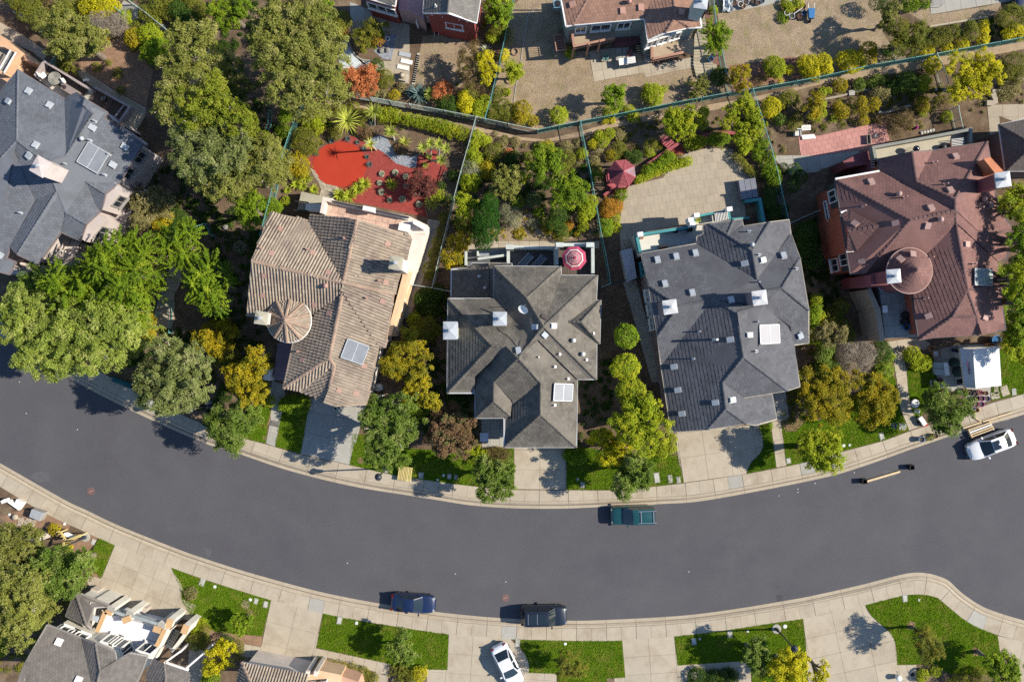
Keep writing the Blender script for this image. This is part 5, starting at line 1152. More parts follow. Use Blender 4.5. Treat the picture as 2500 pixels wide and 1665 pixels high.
def ground_cover(pts,sp,label,dens=1.0,tuft=.28,cover=.5,hmax=.3):
    """low planting nobody could count: tufts of small leaves over an area"""
    poly=[tuple(P(p[0],p[1],ZG)[:2])for p in pts];mat,L,Wd,per,ck=SPEC[sp];SEED[0]+=1;rng=np.random.default_rng(SEED[0])
    x0,x1=min(p[0]for p in poly),max(p[0]for p in poly);y0,y1=min(p[1]for p in poly),max(p[1]for p in poly);A=abs(area2(poly));cs=[]
    k=int((x1 -x0)*(y1 -y0)*cover/(math.pi *tuft**2)*1.6)
    for _ in range(k):
        q=(rng.uniform(x0,x1),rng.uniform(y0,y1))
        if inside(q,poly)and math.sin(q[0]*1.3+q[1]*.7)+math.sin(q[1]*1.9-q[0]*.6)>-1.1+rng.uniform(-.8,.8):cs.append(q)
    if not cs:return None
    c=np.array(cs);m=len(c);per_t=int(70*dens *(tuft/.28)**2);R=tuft *rng.uniform(.5,1.35,m)
    k=np.repeat(np.arange(m),per_t);g=rng.normal(size=(len(k),3));g/=np.linalg.norm(g,axis=1,keepdims=True);g*=rng.uniform(0,1,(len(k),1))**.4
    cen=np.c_[c[k],np.zeros(len(k))]+g *R[k][:,None]*np.array([1,1,0]);cen[:,2]=ZG+.03+np.abs(g[:,2])*np.minimum(R[k],hmax)*.9
    v=leaf_arrays(cen,g *np.array([.6,.6,.3])+np.array([.2,0,.7])+rng.normal(size=g.shape)*.4,L *.75,Wd *.8,rng);v[:,2]=np.maximum(v[:,2],ZG+.02)
    return tag(quads('ground_cover',v,mat,None,origin=(c[0][0],c[0][1],ZG),kind='stuff'),label)
def lobes_of(sheet_,s,h,sq=.85):
    L=[]
    for q in T(sheet_,' '.join(','.join(w.split(',')[:2])for w in s.split())):L.append(list(q))
    for l,w in zip(L,s.split()):
        q=w.split(',');r=float(q[2]);hh=h *(float(q[3])if len(q)>3 else 1.0);l+=[r,hh]
    out=[]
    for x,y,r,hh in L:
        rm=1.2*r *ZM *(H -hh *.6)/H;rz=min(rm *sq,hh *.48);c=P(x,y,hh -rz *.75);out.append((c.x,c.y,max(rz *.7,hh -rz),rm *.93,rm *.93,rz))
    return out
def tree(sheet_,s,h,sp,label,style='round',group=None,name='tree',pale=False,cat='tree',limbs=True,base=None,dens=1.0):
    lobes=lobes_of(sheet_,s,h);SEED[0]+=1
    bx=sum(l[0]*l[3]for l in lobes)/sum(l[3]for l in lobes);by=sum(l[1]*l[3]for l in lobes)/sum(l[3]for l in lobes)
    if base is not None:b=TP(base[0],base[1],base[2],ZG);bx,by=b.x,b.y
    root=empty(name,(bx,by,ZG -.02),label,cat,group)
    v,mat=crown_leaves(lobes,sp,SEED[0],style,dens)
    if h>8:v=np.concatenate([v,crown_leaves([(l[0],l[1],l[2]*.42,l[3]*.8,l[4]*.8,l[2]*.34)for l in lobes],sp,SEED[0]+900,style,.45)[0]])
    quads('crown',v,mat,root)
    rt=.07+.028*h;mb=MB();r0=random.Random(SEED[0]);tz=h *.42
    mb.tube([(bx,by,0.05),(bx+r0.uniform(-.1,.1),by+r0.uniform(-.1,.1),tz *.5),(bx+r0.uniform(-.2,.2),by,tz)],[rt *1.25,rt,rt *.8],8)
    for l in lobes:
        for j in range(3 if len(lobes)>2 else 5):
            a=r0.uniform(0,6.28);e=Vector((l[0]+l[3]*.7*math.cos(a),l[1]+l[4]*.7*math.sin(a),l[2]+l[5]*r0.uniform(0,.7)))
            mid=Vector((bx,by,tz)).lerp(e,.5)+Vector((0,0,h *.07));mb.tube([(bx,by,tz *.92),mid,e],[rt *.6,rt *.36,.02],5)
    mb.build('trunk',m_pale_trunk if pale else m_trunk,root);return root
def shrub(sheet_,s,h,sp,label,name='shrub',cat='shrub',group=None,style='bush',dens=1.0,sq=1.0):
    lobes=lobes_of(sheet_,s,h,sq);SEED[0]+=1
    v,mat=crown_leaves(lobes,sp,SEED[0],style,dens)
    o=quads(name,v,mat,None,origin=(lobes[0][0],lobes[0][1],ZG))
    return tag(o,label,cat,group)
def blades(c,n,L,w,rise,rng,droop=.5,curl=3):
    """rosette of tapering strap leaves round c"""
    vs,fs=[],[]
    for i in range(n):
        a=i *2.39996+rng.uniform(-.2,.2);el=rise *(1-.85*i/n)+rng.uniform(-.08,.12)+.08;ln=L *rng.uniform(.75,1.1)
        d=Vector((math.cos(a),math.sin(a),0));sd=Vector((-d.y,d.x,0));p=Vector(c);e=el;b=len(vs)
        for k in range(curl+1):
            t=k/curl;ww=w *(1-t)**.6*(.75+.5*min(t *3,1))/2 if k<curl else .004
            vs+=[p -sd *ww+Vector((0,0,ww *.5)),p+sd *ww+Vector((0,0,ww *.5))]
            p=p+(d *math.cos(e)+Vector((0,0,math.sin(e))))*(ln/curl);e-=droop/curl
        for k in range(curl):fs.append((b+2*k,b+2*k+1,b+2*k+3,b+2*k+2))
    return vs,fs
m_yucca=LEAF('yucca_blade',(.30,.33,.055),(.21,.26,.04),island=.25,trans=.15);m_agave=LEAF('agave_blade',(.085,.125,.115),(.06,.095,.085),island=.2,trans=.08)
m_palma=LEAF('palm_frond',(.34,.35,.055),(.25,.28,.045),island=.25,trans=.2);m_aloe=LEAF('aloe_blade',(.30,.33,.03),(.22,.27,.025),island=.25,trans=.15);m_cush=LEAF('cushion_leaf',(.46,.47,.36),(.38,.40,.30),island=.2,trans=.2);m_paleag=LEAF('pale_agave_blade',(.36,.36,.26),(.28,.30,.2),island=.2,trans=.1)
def rosette(sheet_,x,y,r,label,name='agave',cat='agave',mat=None,h=.0,n=34,w=.1,rise=1.3,group=None,stem=False,droop=.5,base=None):
    SEED[0]+=1;rng=random.Random(SEED[0]);n=int(n *1.35);c=TP(sheet_,x,y,h+.12);L=r *ZM *1.3
    root=empty(name,(c.x,c.y,ZG),label,cat,group)
    if base is not None:b=TP(sheet_,base[0],base[1],ZG);root.location=b
    vs,fs=blades(c,n,L,w,rise,rng,droop);mesh('rosette',vs,fs,mat or m_agave,root)
    if h>.3:
        b=root.location;mb=MB();mb.tube([(b.x,b.y,ZG -.03),Vector((b.x,b.y,ZG)).lerp(c,.5)+Vector((.05,0,.1)),c],[.1,.08,.07],7);mb.build('stem',m_pale_trunk,root)
    return root
def ball(sheet_,x,y,r,label,mat,group=None,name='cushion_plant',cat='cushion plant'):
    SEED[0]+=1;rng=np.random.default_rng(SEED[0]);R=r *ZM;c=TP(sheet_,x,y,.1+R *.5);n=700
    d=rng.normal(size=(n,3));d[:,2]=np.abs(d[:,2]);d/=np.linalg.norm(d,axis=1,keepdims=True)
    cen=np.array(c)*1.0+d *R *rng.uniform(.7,1,(n,1))*np.array([1,1,.8])-np.array([0,0,R *.3]);v=leaf_arrays(cen,np.cross(d,rng.normal(size=(n,3))),.14,.055,rng)
    v[:,2]=np.maximum(v[:,2],ZG+.02)
    return tag(quads(name,v,mat,None,origin=(c.x,c.y,ZG)),label,cat,group)
def grass(o,n_m2=230):
    tri=[];me=o.data;me.calc_loop_triangles();V=np.array([v.co for v in me.vertices])
    T_=np.array([t.vertices for t in me.loop_triangles if abs(t.normal.z)>.5]);a,b,c=V[T_[:,0]],V[T_[:,1]],V[T_[:,2]]
    ar=np.abs(np.cross(b -a,c -a)[:,2])/2;SEED[0]+=1;rg=np.random.default_rng(SEED[0]);n=int(ar.sum()*n_m2);k=rg.choice(len(ar),n,p=ar/ar.sum())
    u,w=rg.uniform(size=(2,n,1));f=u+w>1;u,w=np.where(f,1-u,u),np.where(f,1-w,w);p=a[k]+(b -a)[k]*u+(c -a)[k]*w+np.c_[rg.normal(size=(n,2))*.02,np.zeros(n)]
    p=p[(abs(p[:,0])<54)&(abs(p[:,1])<37)]
    if not len(p):return
    h=.035+.03*(np.sin(p[:,0]*2.1)*np.sin(p[:,1]*1.7)>.2);p[:,2]+=h;nr=rg.normal(size=(len(p),3))*np.array([1,1,.5])+np.array([.2,0,.5]);v=leaf_arrays(p,nr,.13,.035,rg);v[:,2]=np.maximum(v[:,2],ZL+.002)
    quads('grass',v,GRASS,None,origin=tuple(p[0]),kind='stuff')['label']='short grass blades of the '+o['label']
for o_ in [o for o in COL.objects if o.name.split('.')[0]=='lawn']:grass(o_)
# --- big trees and groups of trees
tree('A1','1640,330,120 1760,480,190 1600,620,150 1850,330,130 1560,800,120 1790,760,190 1500,1000,110',11,'olive','tall olive-green tree crowding the right side of the blue-grey roof',pale=True)
tree('A2','60,900,190 200,1010,150 -60,1040,170 300,1100,120',11.5,'olivey','lime-tinged crown in the middle of the olive tree belt',pale=True)
tree('A2','-90,1260,200 110,1230,170 -40,1440,200 200,1380,170 330,1300,90',11,'sage','grey-green crown at the lower end of the olive tree belt',pale=True)
tree('B2','70,60,190 250,20,190 460,0,160 560,-120,140 150,180,140 620,60,90,.7',9.5,'olive','olive crown with bare pale tips reaching the tan house fence',pale=True)
tree('A2','680,130,170 850,250,230 1000,120,150 620,420,210 900,480,240 1060,330,170 760,640,190 1000,660,170 700,800,150 880,830,130 560,260,150 1110,600,120',13,'olive','largest olive tree filling the corner left of the pebble bed',pale=True)
tree('A2','230,120,130 330,60,90 110,90,80',5,'bright','bright green bushy tree beside the top of the olive belt')
tree('A2','1060,90,100 1010,170,60 1080,10,80',6,'bright','bright green tree between the largest olive tree and the dark red house')
shrub('A2','1250,190,80 1220,240,60',2.2,'moss','mossy shrub at the corner of the shaded concrete strip')
shrub('A2','1170,110,48',1.2,'brown','small rust-brown shrub by the fence under the dark red house')
shrub('A2','1275,290,45 1240,330,35',.8,'orange','orange grass tuft beside the pebble bed')
tree('A1','560,180,120 610,330,180 790,360,150 560,400,120 900,400,80 690,430,90',6.5,'olive','rounded olive tree above the blue-grey house terrace')
shrub('A1','260,70,120 160,30,70',2,'moss','yellow-green shrub in the upper left corner')
shrub('A1','340,190,80 400,130,60',1.8,'olive','olive shrub next to the blue boat-shaped tarp')
shrub('A1','450,40,70 520,80,50',1.5,'brown','dry brown brush left of the yellow corner shrub')
shrub('A1','880,60,110 780,70,60 960,50,80',2.2,'yellow','bright yellow shrub at the top left by the slanted fence panel')
shrub('A1','600,70,80 660,110,50',1.8,'moss','dark mossy shrub between brown brush and bright yellow shrub')
shrub('A1','1050,60,50',1.6,'yellow','small yellow shrub growing through the slanted fence panel')
shrub('A1','960,200,100 1060,230,90 880,180,70',2.2,'twig','bare grey twiggy bush below the bright yellow shrub')
shrub('A1','1140,150,50 1160,190,35',1.3,'lime','low lime shrub by the concrete drain')
shrub('A1','1235,240,52',1.0,'moss','small round shrub at the end of the concrete drain')
shrub('A1','1215,345,78',1.7,'gold','clipped golden-green ball on the bark bank')
shrub('A1','1365,320,95 1420,340,60',1.9,'lime','glowing lime shrub on the bark bank')
shrub('A1','1400,470,110 1450,420,80',2.0,'bright','glossy green shrub below the glowing lime one')
shrub('A1','1220,428,42',.9,'moss','tiny dark shrub under the clipped golden ball')
shrub('A1','955,375,34',1.0,'orange','little orange shrub at the edge of the rounded olive tree')
shrub('A1','620,590,92 560,560,45',1.1,'moss','feathery yellow-green shrub by the brown terrace wall',style='spray')
for q,t in (('880,615,42','nearest the terrace'),('1070,670,44','in the middle of the bark bank'),('990,575,28','smallest on the bark bank'),('1100,825,36','beside the weathered path')):
    shrub('A1',q,.6,'moss','low tufty plant '+t)
shrub('A1','1330,120,70 1440,60,90 1560,60,110 1400,200,60',1.6,'moss','dark scrub on the slope right of the concrete drain')
shrub('A1','1620,90,80 1720,160,80',1.9,'dark','dark rounded bush on the upper slope')
shrub('A1','1760,40,80 1840,110,60',1.7,'moss','mossy brush at the top near the bright bushy tree')
# conifers and leafy trees left of the tan house
tree('B1','630,1180,200 760,1060,150 520,1060,130 800,1230,140',9,'bright','feathery bright conifer in the middle of the left grove',style='spray')
tree('B1','1040,1000,200 980,860,170 1130,1130,160 1240,960,120 900,930,120',10,'bright','tall feathery conifer beside the pink entry walls',style='spray')
tree('B1','1200,770,170 1110,720,100 1330,830,110',7.5,'bright','darker conifer top next to the pink bay windows',style='spray')
tree('B1','1080,1290,180 1220,1320,130 940,1320,120',8,'bright','low conifer at the right end of the left grove',style='spray')
tree('B1','330,1090,150 220,1180,130 440,1040,90',7,'green','leafy green tree in front of the pink entry block')
tree('B1','170,1330,170 330,1440,240 600,1450,220 850,1420,200 1050,1440,180 150,1520,150 400,1640,240 700,1640,220 950,1640,190 1130,1560,120 560,1800,170 800,1800,130 270,1760,130',9.5,'fresh','broad pale green tree hanging over the pavement at the left',pale=True)
tree('B1','1640,720,160 1720,640,110 1540,780,120 1690,840,110',6.5,'bright','bright spreading tree left of the tan barrel roof',style='spray')
tree('B1','1840,1010,110 1780,1100,100 1900,1150,110',6.5,'bright','upper half of the bright star-shaped tree beside the turret house',style='spray')
tree('B2','60,1000,150 30,1170,140 100,1290,110 190,970,60 230,1090,50',6.5,'bright','bright star-shaped tree close to the tan gable',style='spray')
tree('B2','400,420,110 440,330,80 420,520,80',5,'bright','upright bright tree outside the slanted green fence')
shrub('B2','590,400,85 660,400,45',1.8,'bright','bright green shrub between fence panel and barrel tiles')
tree('B1','1360,390,160 1290,480,110 1450,330,110 1250,330,70',4.2,'drygreen','tan-green tree at the pink bay windows')
shrub('B1','1480,490,85 1420,540,50',1.8,'gold','golden brown shrub behind the tan-green tree')
shrub('B1','1190,610,75',1.4,'sage','pale sage shrub below the lower bay window')
shrub('B1','780,790,75 850,830,40',1.8,'silver','pale round shrub at the corner of the pink wall',style='round')
shrub('B1','1600,520,110 1550,620,120 1680,610,80',1.0,'dark','dark groundcover mound beside the winding path')
shrub('B1','1400,690,50',.9,'drygreen','dry shrub at the bark path bend')
shrub('B1','1320,1440,90 1340,1560,70',2,'gold','golden bush along the stepped path')
shrub('B2','320,760,52',1.1,'silver','pale cream shrub in the shade of the barrel-tiled gable')
shrub('B2','220,1230,46',1.2,'silver','pale cream shrub beside the bright star-shaped tree')
tree('C1','1560,450,270 1400,560,180 1700,560,180 1640,280,160 1480,180,110 1760,360,130 1500,700,110',7.5,'sage','grey-green rounded tree over the pavement left of the porch path',pale=True)
tree('C2','100,80,150 200,40,90 0,100,100',3.4,'gold','golden brown bush with bare white twigs by the turret chimney')
shrub('C2','190,275,110',1.8,'moss','dark mossy mound below the white twigs')
tree('C2','400,470,180 480,260,100 300,430,110 420,620,110 500,560,90 520,380,70',5.2,'gold','yellow-gold tree in front of the shaded entry of the tan house')
tree('C2','270,880,210 180,960,130 360,820,130 250,1030,90',5.6,'green','round mid-green street tree left of the porch path')
shrub('C2','590,670,50',1.0,'lime','small lime shrub at the foot of the yellow-gold tree')
shrub('C2','780,700,80 880,700,75 720,710,50',1.1,'bright','clipped green hedge block on the small square lawn',name='hedge',cat='hedge')
tree('C2','1640,770,170 1740,900,190 1560,880,130 1800,700,110 1620,1050,140 1700,1140,150 1500,800,90 1560,1200,80',6.8,'green','big silver-green tree between shaded driveway and street lamp',pale=True)
tree('C2','1800,250,130 1700,330,110 1850,400,110',6.2,'gold','olive-gold tree leaning on the wall of the tan house')
tree('C3','60,220,100 30,90,90 110,380,80',6.2,'gold','golden tree behind the white chimney cap')
tree('C3','60,500,90 180,650,90 0,620,80 120,560,60',6,'gold','golden low tree between the tan house and the grey-brown house')
shrub('C3','60,760,80 -40,700,70',2.4,'bright','bright shrub at the shaded side of the grey-brown garage')
shrub('C3','420,640,70 480,650,40',1.0,'dark','dark bush in the corner under the garage eave')
tree('C3','390,960,200 290,900,110 480,900,120 300,1060,100 480,1080,100',5.4,'russet','round russet and green tree in front of the grey-brown house')
shrub('C3','620,1160,70 570,1120,50',1.1,'lime','grassy lime shrub beside the russet tree',style='spray')
shrub('C3','800,1160,70 880,1150,45 720,1140,40',.8,'brown','dry brown bed plant under the garage edge')
tree('C3','760,1370,160 850,1290,100 680,1260,90 700,1480,100 850,1470,90',5.2,'green','green street tree with yellowing heart left of the middle driveway')
shrub('C3','1510,1170,80 1450,1160,50 1580,1160,50',1.1,'bright','low bright shrub right of the middle driveway')
tree('C3','1800,1090,150 1740,1010,80 1850,1170,90',4.6,'yellow','bright yellow tree right of the middle driveway')
tree('C4','110,80,100',6.2,'bright','clipped round green tree at the dark side path',style='bush')
tree('C4','110,360,110 40,380,70',6.3,'lime','round lime tree second along the dark side path',style='bush')
tree('C4','160,600,120 90,560,70',6.5,'lime','round lime tree third along the dark side path',style='bush')
tree('C4','290,830,150 200,760,120 390,900,110 310,700,90 120,880,140 320,1010,130 180,980,120',7.4,'lime','large yellow-green tree left of the curved driveway')
tree('C4','60,1120,110 -10,1080,80 120,1090,60',4,'yellow','yellow tree half hidden by the large yellow-green tree')
tree('C4','170,1350,170 90,1430,110 270,1300,100 180,1230,90',5.2,'green','dark green street tree near the utility lids')
for q,t in (('530,1010,42','at the house end of the curved driveway'),('520,1100,46','at the middle of the curved driveway edge'),('430,1110,70','under the large yellow-green tree')):shrub('C4',q,.9,'lime','small lime shrub '+t)
shrub('C4','1385,890,55 1370,940,35',1.0,'bright','small bright shrub between driveway curve and path')
tree('C4','1840,1110,150 1760,1020,90 1860,1230,100',5,'lime','left half of the dappled yellow-green street tree')
tree('C5','60,1130,150 120,1010,80 100,1230,100',5.2,'lime','dappled yellow-green street tree near the two round lids')
tree('C5','130,640,200 60,480,120 180,480,110 60,760,110 -80,520,130 -60,680,110',5.6,'gold','golden tree beside the slate-grey house porch')
tree('C5','520,650,180 430,520,120 600,600,110 480,790,120 580,760,80',5.4,'gold','golden tree beside the long pale path')
shrub('C5','340,260,150 250,220,90 430,230,90',2.4,'twig','leafless grey bush above the golden trees')
shrub('C5','565,215,90 540,160,50',1.9,'dark','clipped dark green shrub next to the leafless grey bush')
shrub('C5','590,390,80 640,270,45',1.4,'bright','bright bedding shrub left of the long pale path')
shrub('C5','60,200,80 30,260,60',2.0,'green','green shrub right of the slate-grey roof')
shrub('C5','60,360,80 130,370,60',1.7,'green','small green shrub over the golden tree')
tree('C5','100,70,110 200,60,70 20,20,80',3.6,'drygreen','dry olive tree left of the leafless grey bush')
shrub('C5','850,250,75',1.2,'lime','lime shrub right of the long pale path')
shrub('C5','950,320,70 880,350,40',1.0,'lime','yellow-green bedding plant beside the white cold frame')
tree('C5','1160,740,200 1060,660,110 1280,740,110 1120,850,110 1210,880,70 1080,600,80',4.6,'green','round dark olive street tree in front of the canopy')
tree('C5','1840,90,160 1760,170,100 1860,230,90',5,'lime','yellow-green tree at the right edge behind the canopy')
for x,y,r,hh,t in ((1790,350,130,9,'at the red-brown chimney'),(1840,700,130,9.5,'below the right dormer'),(1790,1030,130,9.5,'beside the green solar panel'),(1840,1230,120,9,'near the lower eave of the red-brown roof'),(1790,1480,120,5.5,'at the lower right corner of the red-brown roof')):
    tree('B5','%d,%d,%d %d,%d,%d %d,%d,%d'%(x,y,r,x+60,y -70,r *.7,x+50,y+80,r *.7),hh,'lime' if r>120 and y!=700 else 'bright','bushy tree '+t)
shrub('B4','1800,1400,75 1840,1330,50',3,'bright','bright shrub against the right wall of the slate-grey house')
shrub('B4','1830,1560,80',2.6,'lime','lime shrub right of the slate-grey eave corner')
shrub('B4','1750,640,110 1740,760,110 1800,860,90',2.6,'dark','dark shaded bush between the slate-grey and red-brown houses')
shrub('B5','120,1400,90 200,1300,70 40,1500,90',2.0,'moss','shaded shrub left of the curved porch wall')
shrub('B5','180,1500,100 260,1560,70',2.2,'moss','olive shrub below the curved porch wall')
shrub('B5','-20,1240,50 0,1380,50',2.0,'lime','sunlit lime shrub at the right eave of the slate-grey roof')
# below the road
tree('D1','100,330,170 250,250,130 60,480,170 220,420,150 30,230,110',6.5,'olive','olive tree over the bark bed at the lower left',pale=True)
tree('D1','520,560,190 420,480,130 660,520,150 600,660,120 760,450,100 500,700,110 340,560,110 700,600,90',6.8,'green','silver-green bushy tree left of the large lower driveway')
tree('D1','150,760,230 60,640,170 260,660,120 70,900,170 230,950,150 120,1090,150 280,820,100 200,1150,90',8.5,'olive','tall olive tree in the lower left corner',pale=True)
shrub('D1','370,760,80 330,720,50',1.0,'orange','patch of orange undergrowth beside the tall lower olive tree')
shrub('D1','10,1200,70 0,1290,50',1.8,'bright','bright green shrub at the lower left edge')
shrub('D1','490,175,52',.9,'gold','small golden shrub by the yellow bench')
shrub('D1','620,340,38',.7,'gold','small golden shrub behind the left lamp base')
shrub('D1','1740,760,55',.5,'drygreen','pale grassy patch by the curved driveway edge')
shrub('D1','1790,1070,60 1840,1030,40',.9,'lime','lime shrub beside the stone piers')
shrub('D1','1790,1200,75 1850,1180,60',1.2,'moss','mossy shrub right of the stone piers')
tree('D2','330,1045,85 290,1000,50 390,990,50',2.6,'bright','small young tree casting shade on the left lower lawn',base=('D2',400,950))
tree('D2','110,1330,110 190,1250,80 60,1420,80 200,1380,60',3.4,'yellow','yellow tree at the corner of the tan roof by the bottom edge')
shrub('D2','190,1200,60',1.3,'dark','dark shrub behind the yellow corner tree')
shrub('D2','290,1240,60 310,1320,50',1.0,'moss','dry olive shrub by the short concrete path')
shrub('D2','0,1190,50 10,1080,40',1.2,'moss','dark shrub in the bark bed left of the yellow corner tree')
shrub('D2','60,1520,70 20,1560,50',1.4,'bright','green shrub under the yellow corner tree')
shrub('D2','1060,1410,60 1160,1420,55 1250,1440,60',.9,'moss','left stretch of low planting along the lower path')
shrub('D2','1340,1460,60 1440,1490,60 1520,1540,60',.9,'moss','right stretch of low planting along the lower path')
tree('D2','1790,1230,110 1730,1300,80 1850,1330,80 1800,1140,60',3.4,'green','young green tree casting the biggest shade on the second lower lawn',base=('D2',1740,1200))
shrub('D2','1770,1500,80 1850,1480,60 1720,1440,30',.9,'moss','strappy shrub right of the lower path',style='spray')
shrub('D3','90,1490,65',.9,'yellow','yellow shrub by the driveway of the white saloon')
shrub('D3','20,1540,50',.9,'moss','small moss-green shrub at the bottom edge')
tree('D3','1460,1400,100 1400,1480,70 1540,1450,80 1430,1340,60',3.4,'moss','young olive-green tree on the lawn right of the white saloon',base=('D3',1420,1360))
tree('D4','1290,1240,80 1250,1330,90 1340,1330,80 1310,1440,80 1340,1180,50',3.8,'green','dark leaning young tree on the lamp lawn',base=('D4',1200,1222))
tree('D4','1540,1430,130 1660,1400,100 1480,1510,110 1680,1510,110 1600,1330,80 1580,1540,120',4.5,'yellow','yellow tree at the bottom edge below the right street lamp')
tree('D5','20,1490,70 40,1400,45 -10,1550,50',4.2,'yellow','thin yellow tree at the bottom edge of the pale driveway')
shrub('D4','760,1520,80 900,1540,80 1020,1530,80 1080,1500,50',.8,'dark','dark clipped planting under the leaning young tree')
tree('D5','990,1230,110 930,1160,80 1060,1280,80 970,1100,60 980,1320,80',4,'moss','bronze-green staked tree on the corner lawn',base=('D5',845,1065))
tree('D5','1690,1420,120 1590,1370,80 1770,1440,70 1650,1500,90 1740,1520,80',3.8,'bright','dark green staked tree at the right end of the corner lawn',base=('D5',1440,1285))
shrub('D5','1060,1470,50 950,1500,50 920,1540,30',.8,'lime','yellow-green shrub in the bed below the corner lawn')
shrub('D5','1290,1560,70 1210,1590,50',1.2,'moss','clipped mound at the bottom edge below the corner lawn')
shrub('D5','1470,1530,80 1420,1560,60',1.2,'moss','clipped square hedge at the bottom edge near the green staked tree')
# --- low planting
ground_cover(T('A3','570,1220 700,1180 1000,1290 1250,1320 1450,1270 1590,1230 1660,1567 430,1567')+T('B3','1700,500 1640,690 1480,690 1150,450 820,560 760,690 400,700 380,400 480,60')[:0],'drygreen','dry low planting on the bank of the middle garden',1.0,.3,.45)
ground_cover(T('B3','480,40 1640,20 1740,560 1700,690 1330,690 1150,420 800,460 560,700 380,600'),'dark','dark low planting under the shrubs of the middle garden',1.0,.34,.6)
ground_cover(T('B3','640,640 1000,420 1180,440 1500,680 1300,690 800,690'),'gold','dry flowering tufts on the sunny slope of the middle garden',.8,.2,.25)
ground_cover(T('A4','0,1130 500,1060 900,960 1260,900 1480,1540 1330,1500 1200,1270 800,1270 620,1300 300,1500 0,1450'),'moss','mossy low planting on the slope above the sandy patio',1.0,.3,.45)
ground_cover(T('A4','1290,900 1867,800 1867,1200 1640,1220 1500,1540'),'drygreen','dry low planting right of the cross fence',1.0,.28,.4)
ground_cover(T('A5','0,790 560,700 1050,640 1180,950 1000,1160 860,1180 620,1110 100,1170 0,1200'),'moss','low planting in the terraced garden',1.0,.28,.5)
ground_cover(T('A5','580,470 1060,460 1867,320 1867,160 1540,170 1010,280 700,380'),'dark','dark low planting along the upper fence at the right',1.0,.3,.6)
ground_cover(T('A5','1200,900 1520,860 1660,740 1867,740 1867,940 1530,950 1500,1040 1300,1020'),'drygreen','dry ground cover near the right edge',1.0,.24,.35)
ground_cover(T('A1','0,0 1150,0 1500,290 1480,330 1180,220 900,470 640,560 480,470 200,60'),'moss','low scrub on the upper left slope',1.0,.34,.5)
ground_cover(T('A1','1170,0 1867,0 1867,250 1520,260'),'moss','dark scrub on the top slope',1.0,.36,.8)
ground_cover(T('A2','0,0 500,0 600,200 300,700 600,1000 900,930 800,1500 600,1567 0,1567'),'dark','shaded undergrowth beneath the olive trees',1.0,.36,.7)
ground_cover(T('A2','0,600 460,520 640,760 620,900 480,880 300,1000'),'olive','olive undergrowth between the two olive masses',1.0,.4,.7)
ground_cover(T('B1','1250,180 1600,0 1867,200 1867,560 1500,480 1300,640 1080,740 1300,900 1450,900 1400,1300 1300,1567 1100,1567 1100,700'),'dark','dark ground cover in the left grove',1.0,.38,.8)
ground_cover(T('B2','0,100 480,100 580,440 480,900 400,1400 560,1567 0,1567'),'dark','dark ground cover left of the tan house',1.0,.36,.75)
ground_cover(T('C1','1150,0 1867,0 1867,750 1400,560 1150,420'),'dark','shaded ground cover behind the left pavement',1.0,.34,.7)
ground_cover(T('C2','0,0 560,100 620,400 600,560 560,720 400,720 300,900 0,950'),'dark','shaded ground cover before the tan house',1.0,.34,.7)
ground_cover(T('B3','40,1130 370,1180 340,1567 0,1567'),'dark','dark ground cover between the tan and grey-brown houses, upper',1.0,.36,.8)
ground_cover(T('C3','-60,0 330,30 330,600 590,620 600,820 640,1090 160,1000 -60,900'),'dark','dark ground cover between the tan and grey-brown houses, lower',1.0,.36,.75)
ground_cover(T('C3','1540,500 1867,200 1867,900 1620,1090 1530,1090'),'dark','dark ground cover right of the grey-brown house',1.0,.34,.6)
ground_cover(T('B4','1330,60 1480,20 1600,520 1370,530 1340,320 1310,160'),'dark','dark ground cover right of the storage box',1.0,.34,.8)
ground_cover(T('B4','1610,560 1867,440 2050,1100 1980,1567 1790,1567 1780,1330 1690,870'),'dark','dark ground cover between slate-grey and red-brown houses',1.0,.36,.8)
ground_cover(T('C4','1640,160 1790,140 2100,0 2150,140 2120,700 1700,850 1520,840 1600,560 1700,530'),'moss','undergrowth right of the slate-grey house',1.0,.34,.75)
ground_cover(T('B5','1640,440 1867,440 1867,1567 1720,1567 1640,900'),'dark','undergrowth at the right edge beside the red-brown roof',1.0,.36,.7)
ground_cover(T('D1','0,160 600,340 860,600 700,740 620,980 430,1040 200,1440 0,1567'),'moss','undergrowth under the lower left olive trees',1.0,.36,.6)
ground_cover(T('A3','640,0 940,0 860,380 700,1060 420,1000 440,500 680,420'),'moss','mixed low planting along the teal fence',1.0,.3,.5)
ground_cover(T('A2','850,980 1130,930 1867,1030 1867,1180 1640,1220 1460,1260 1240,1240 1000,1380 760,1440'),'moss','low planting round the top of the red garden',1.0,.26,.4)
ground_cover(T('A3','690,1060 1180,1100 1120,1140 900,1110'),'drygreen','dry tufts above the sagging fence',.8,.2,.4)
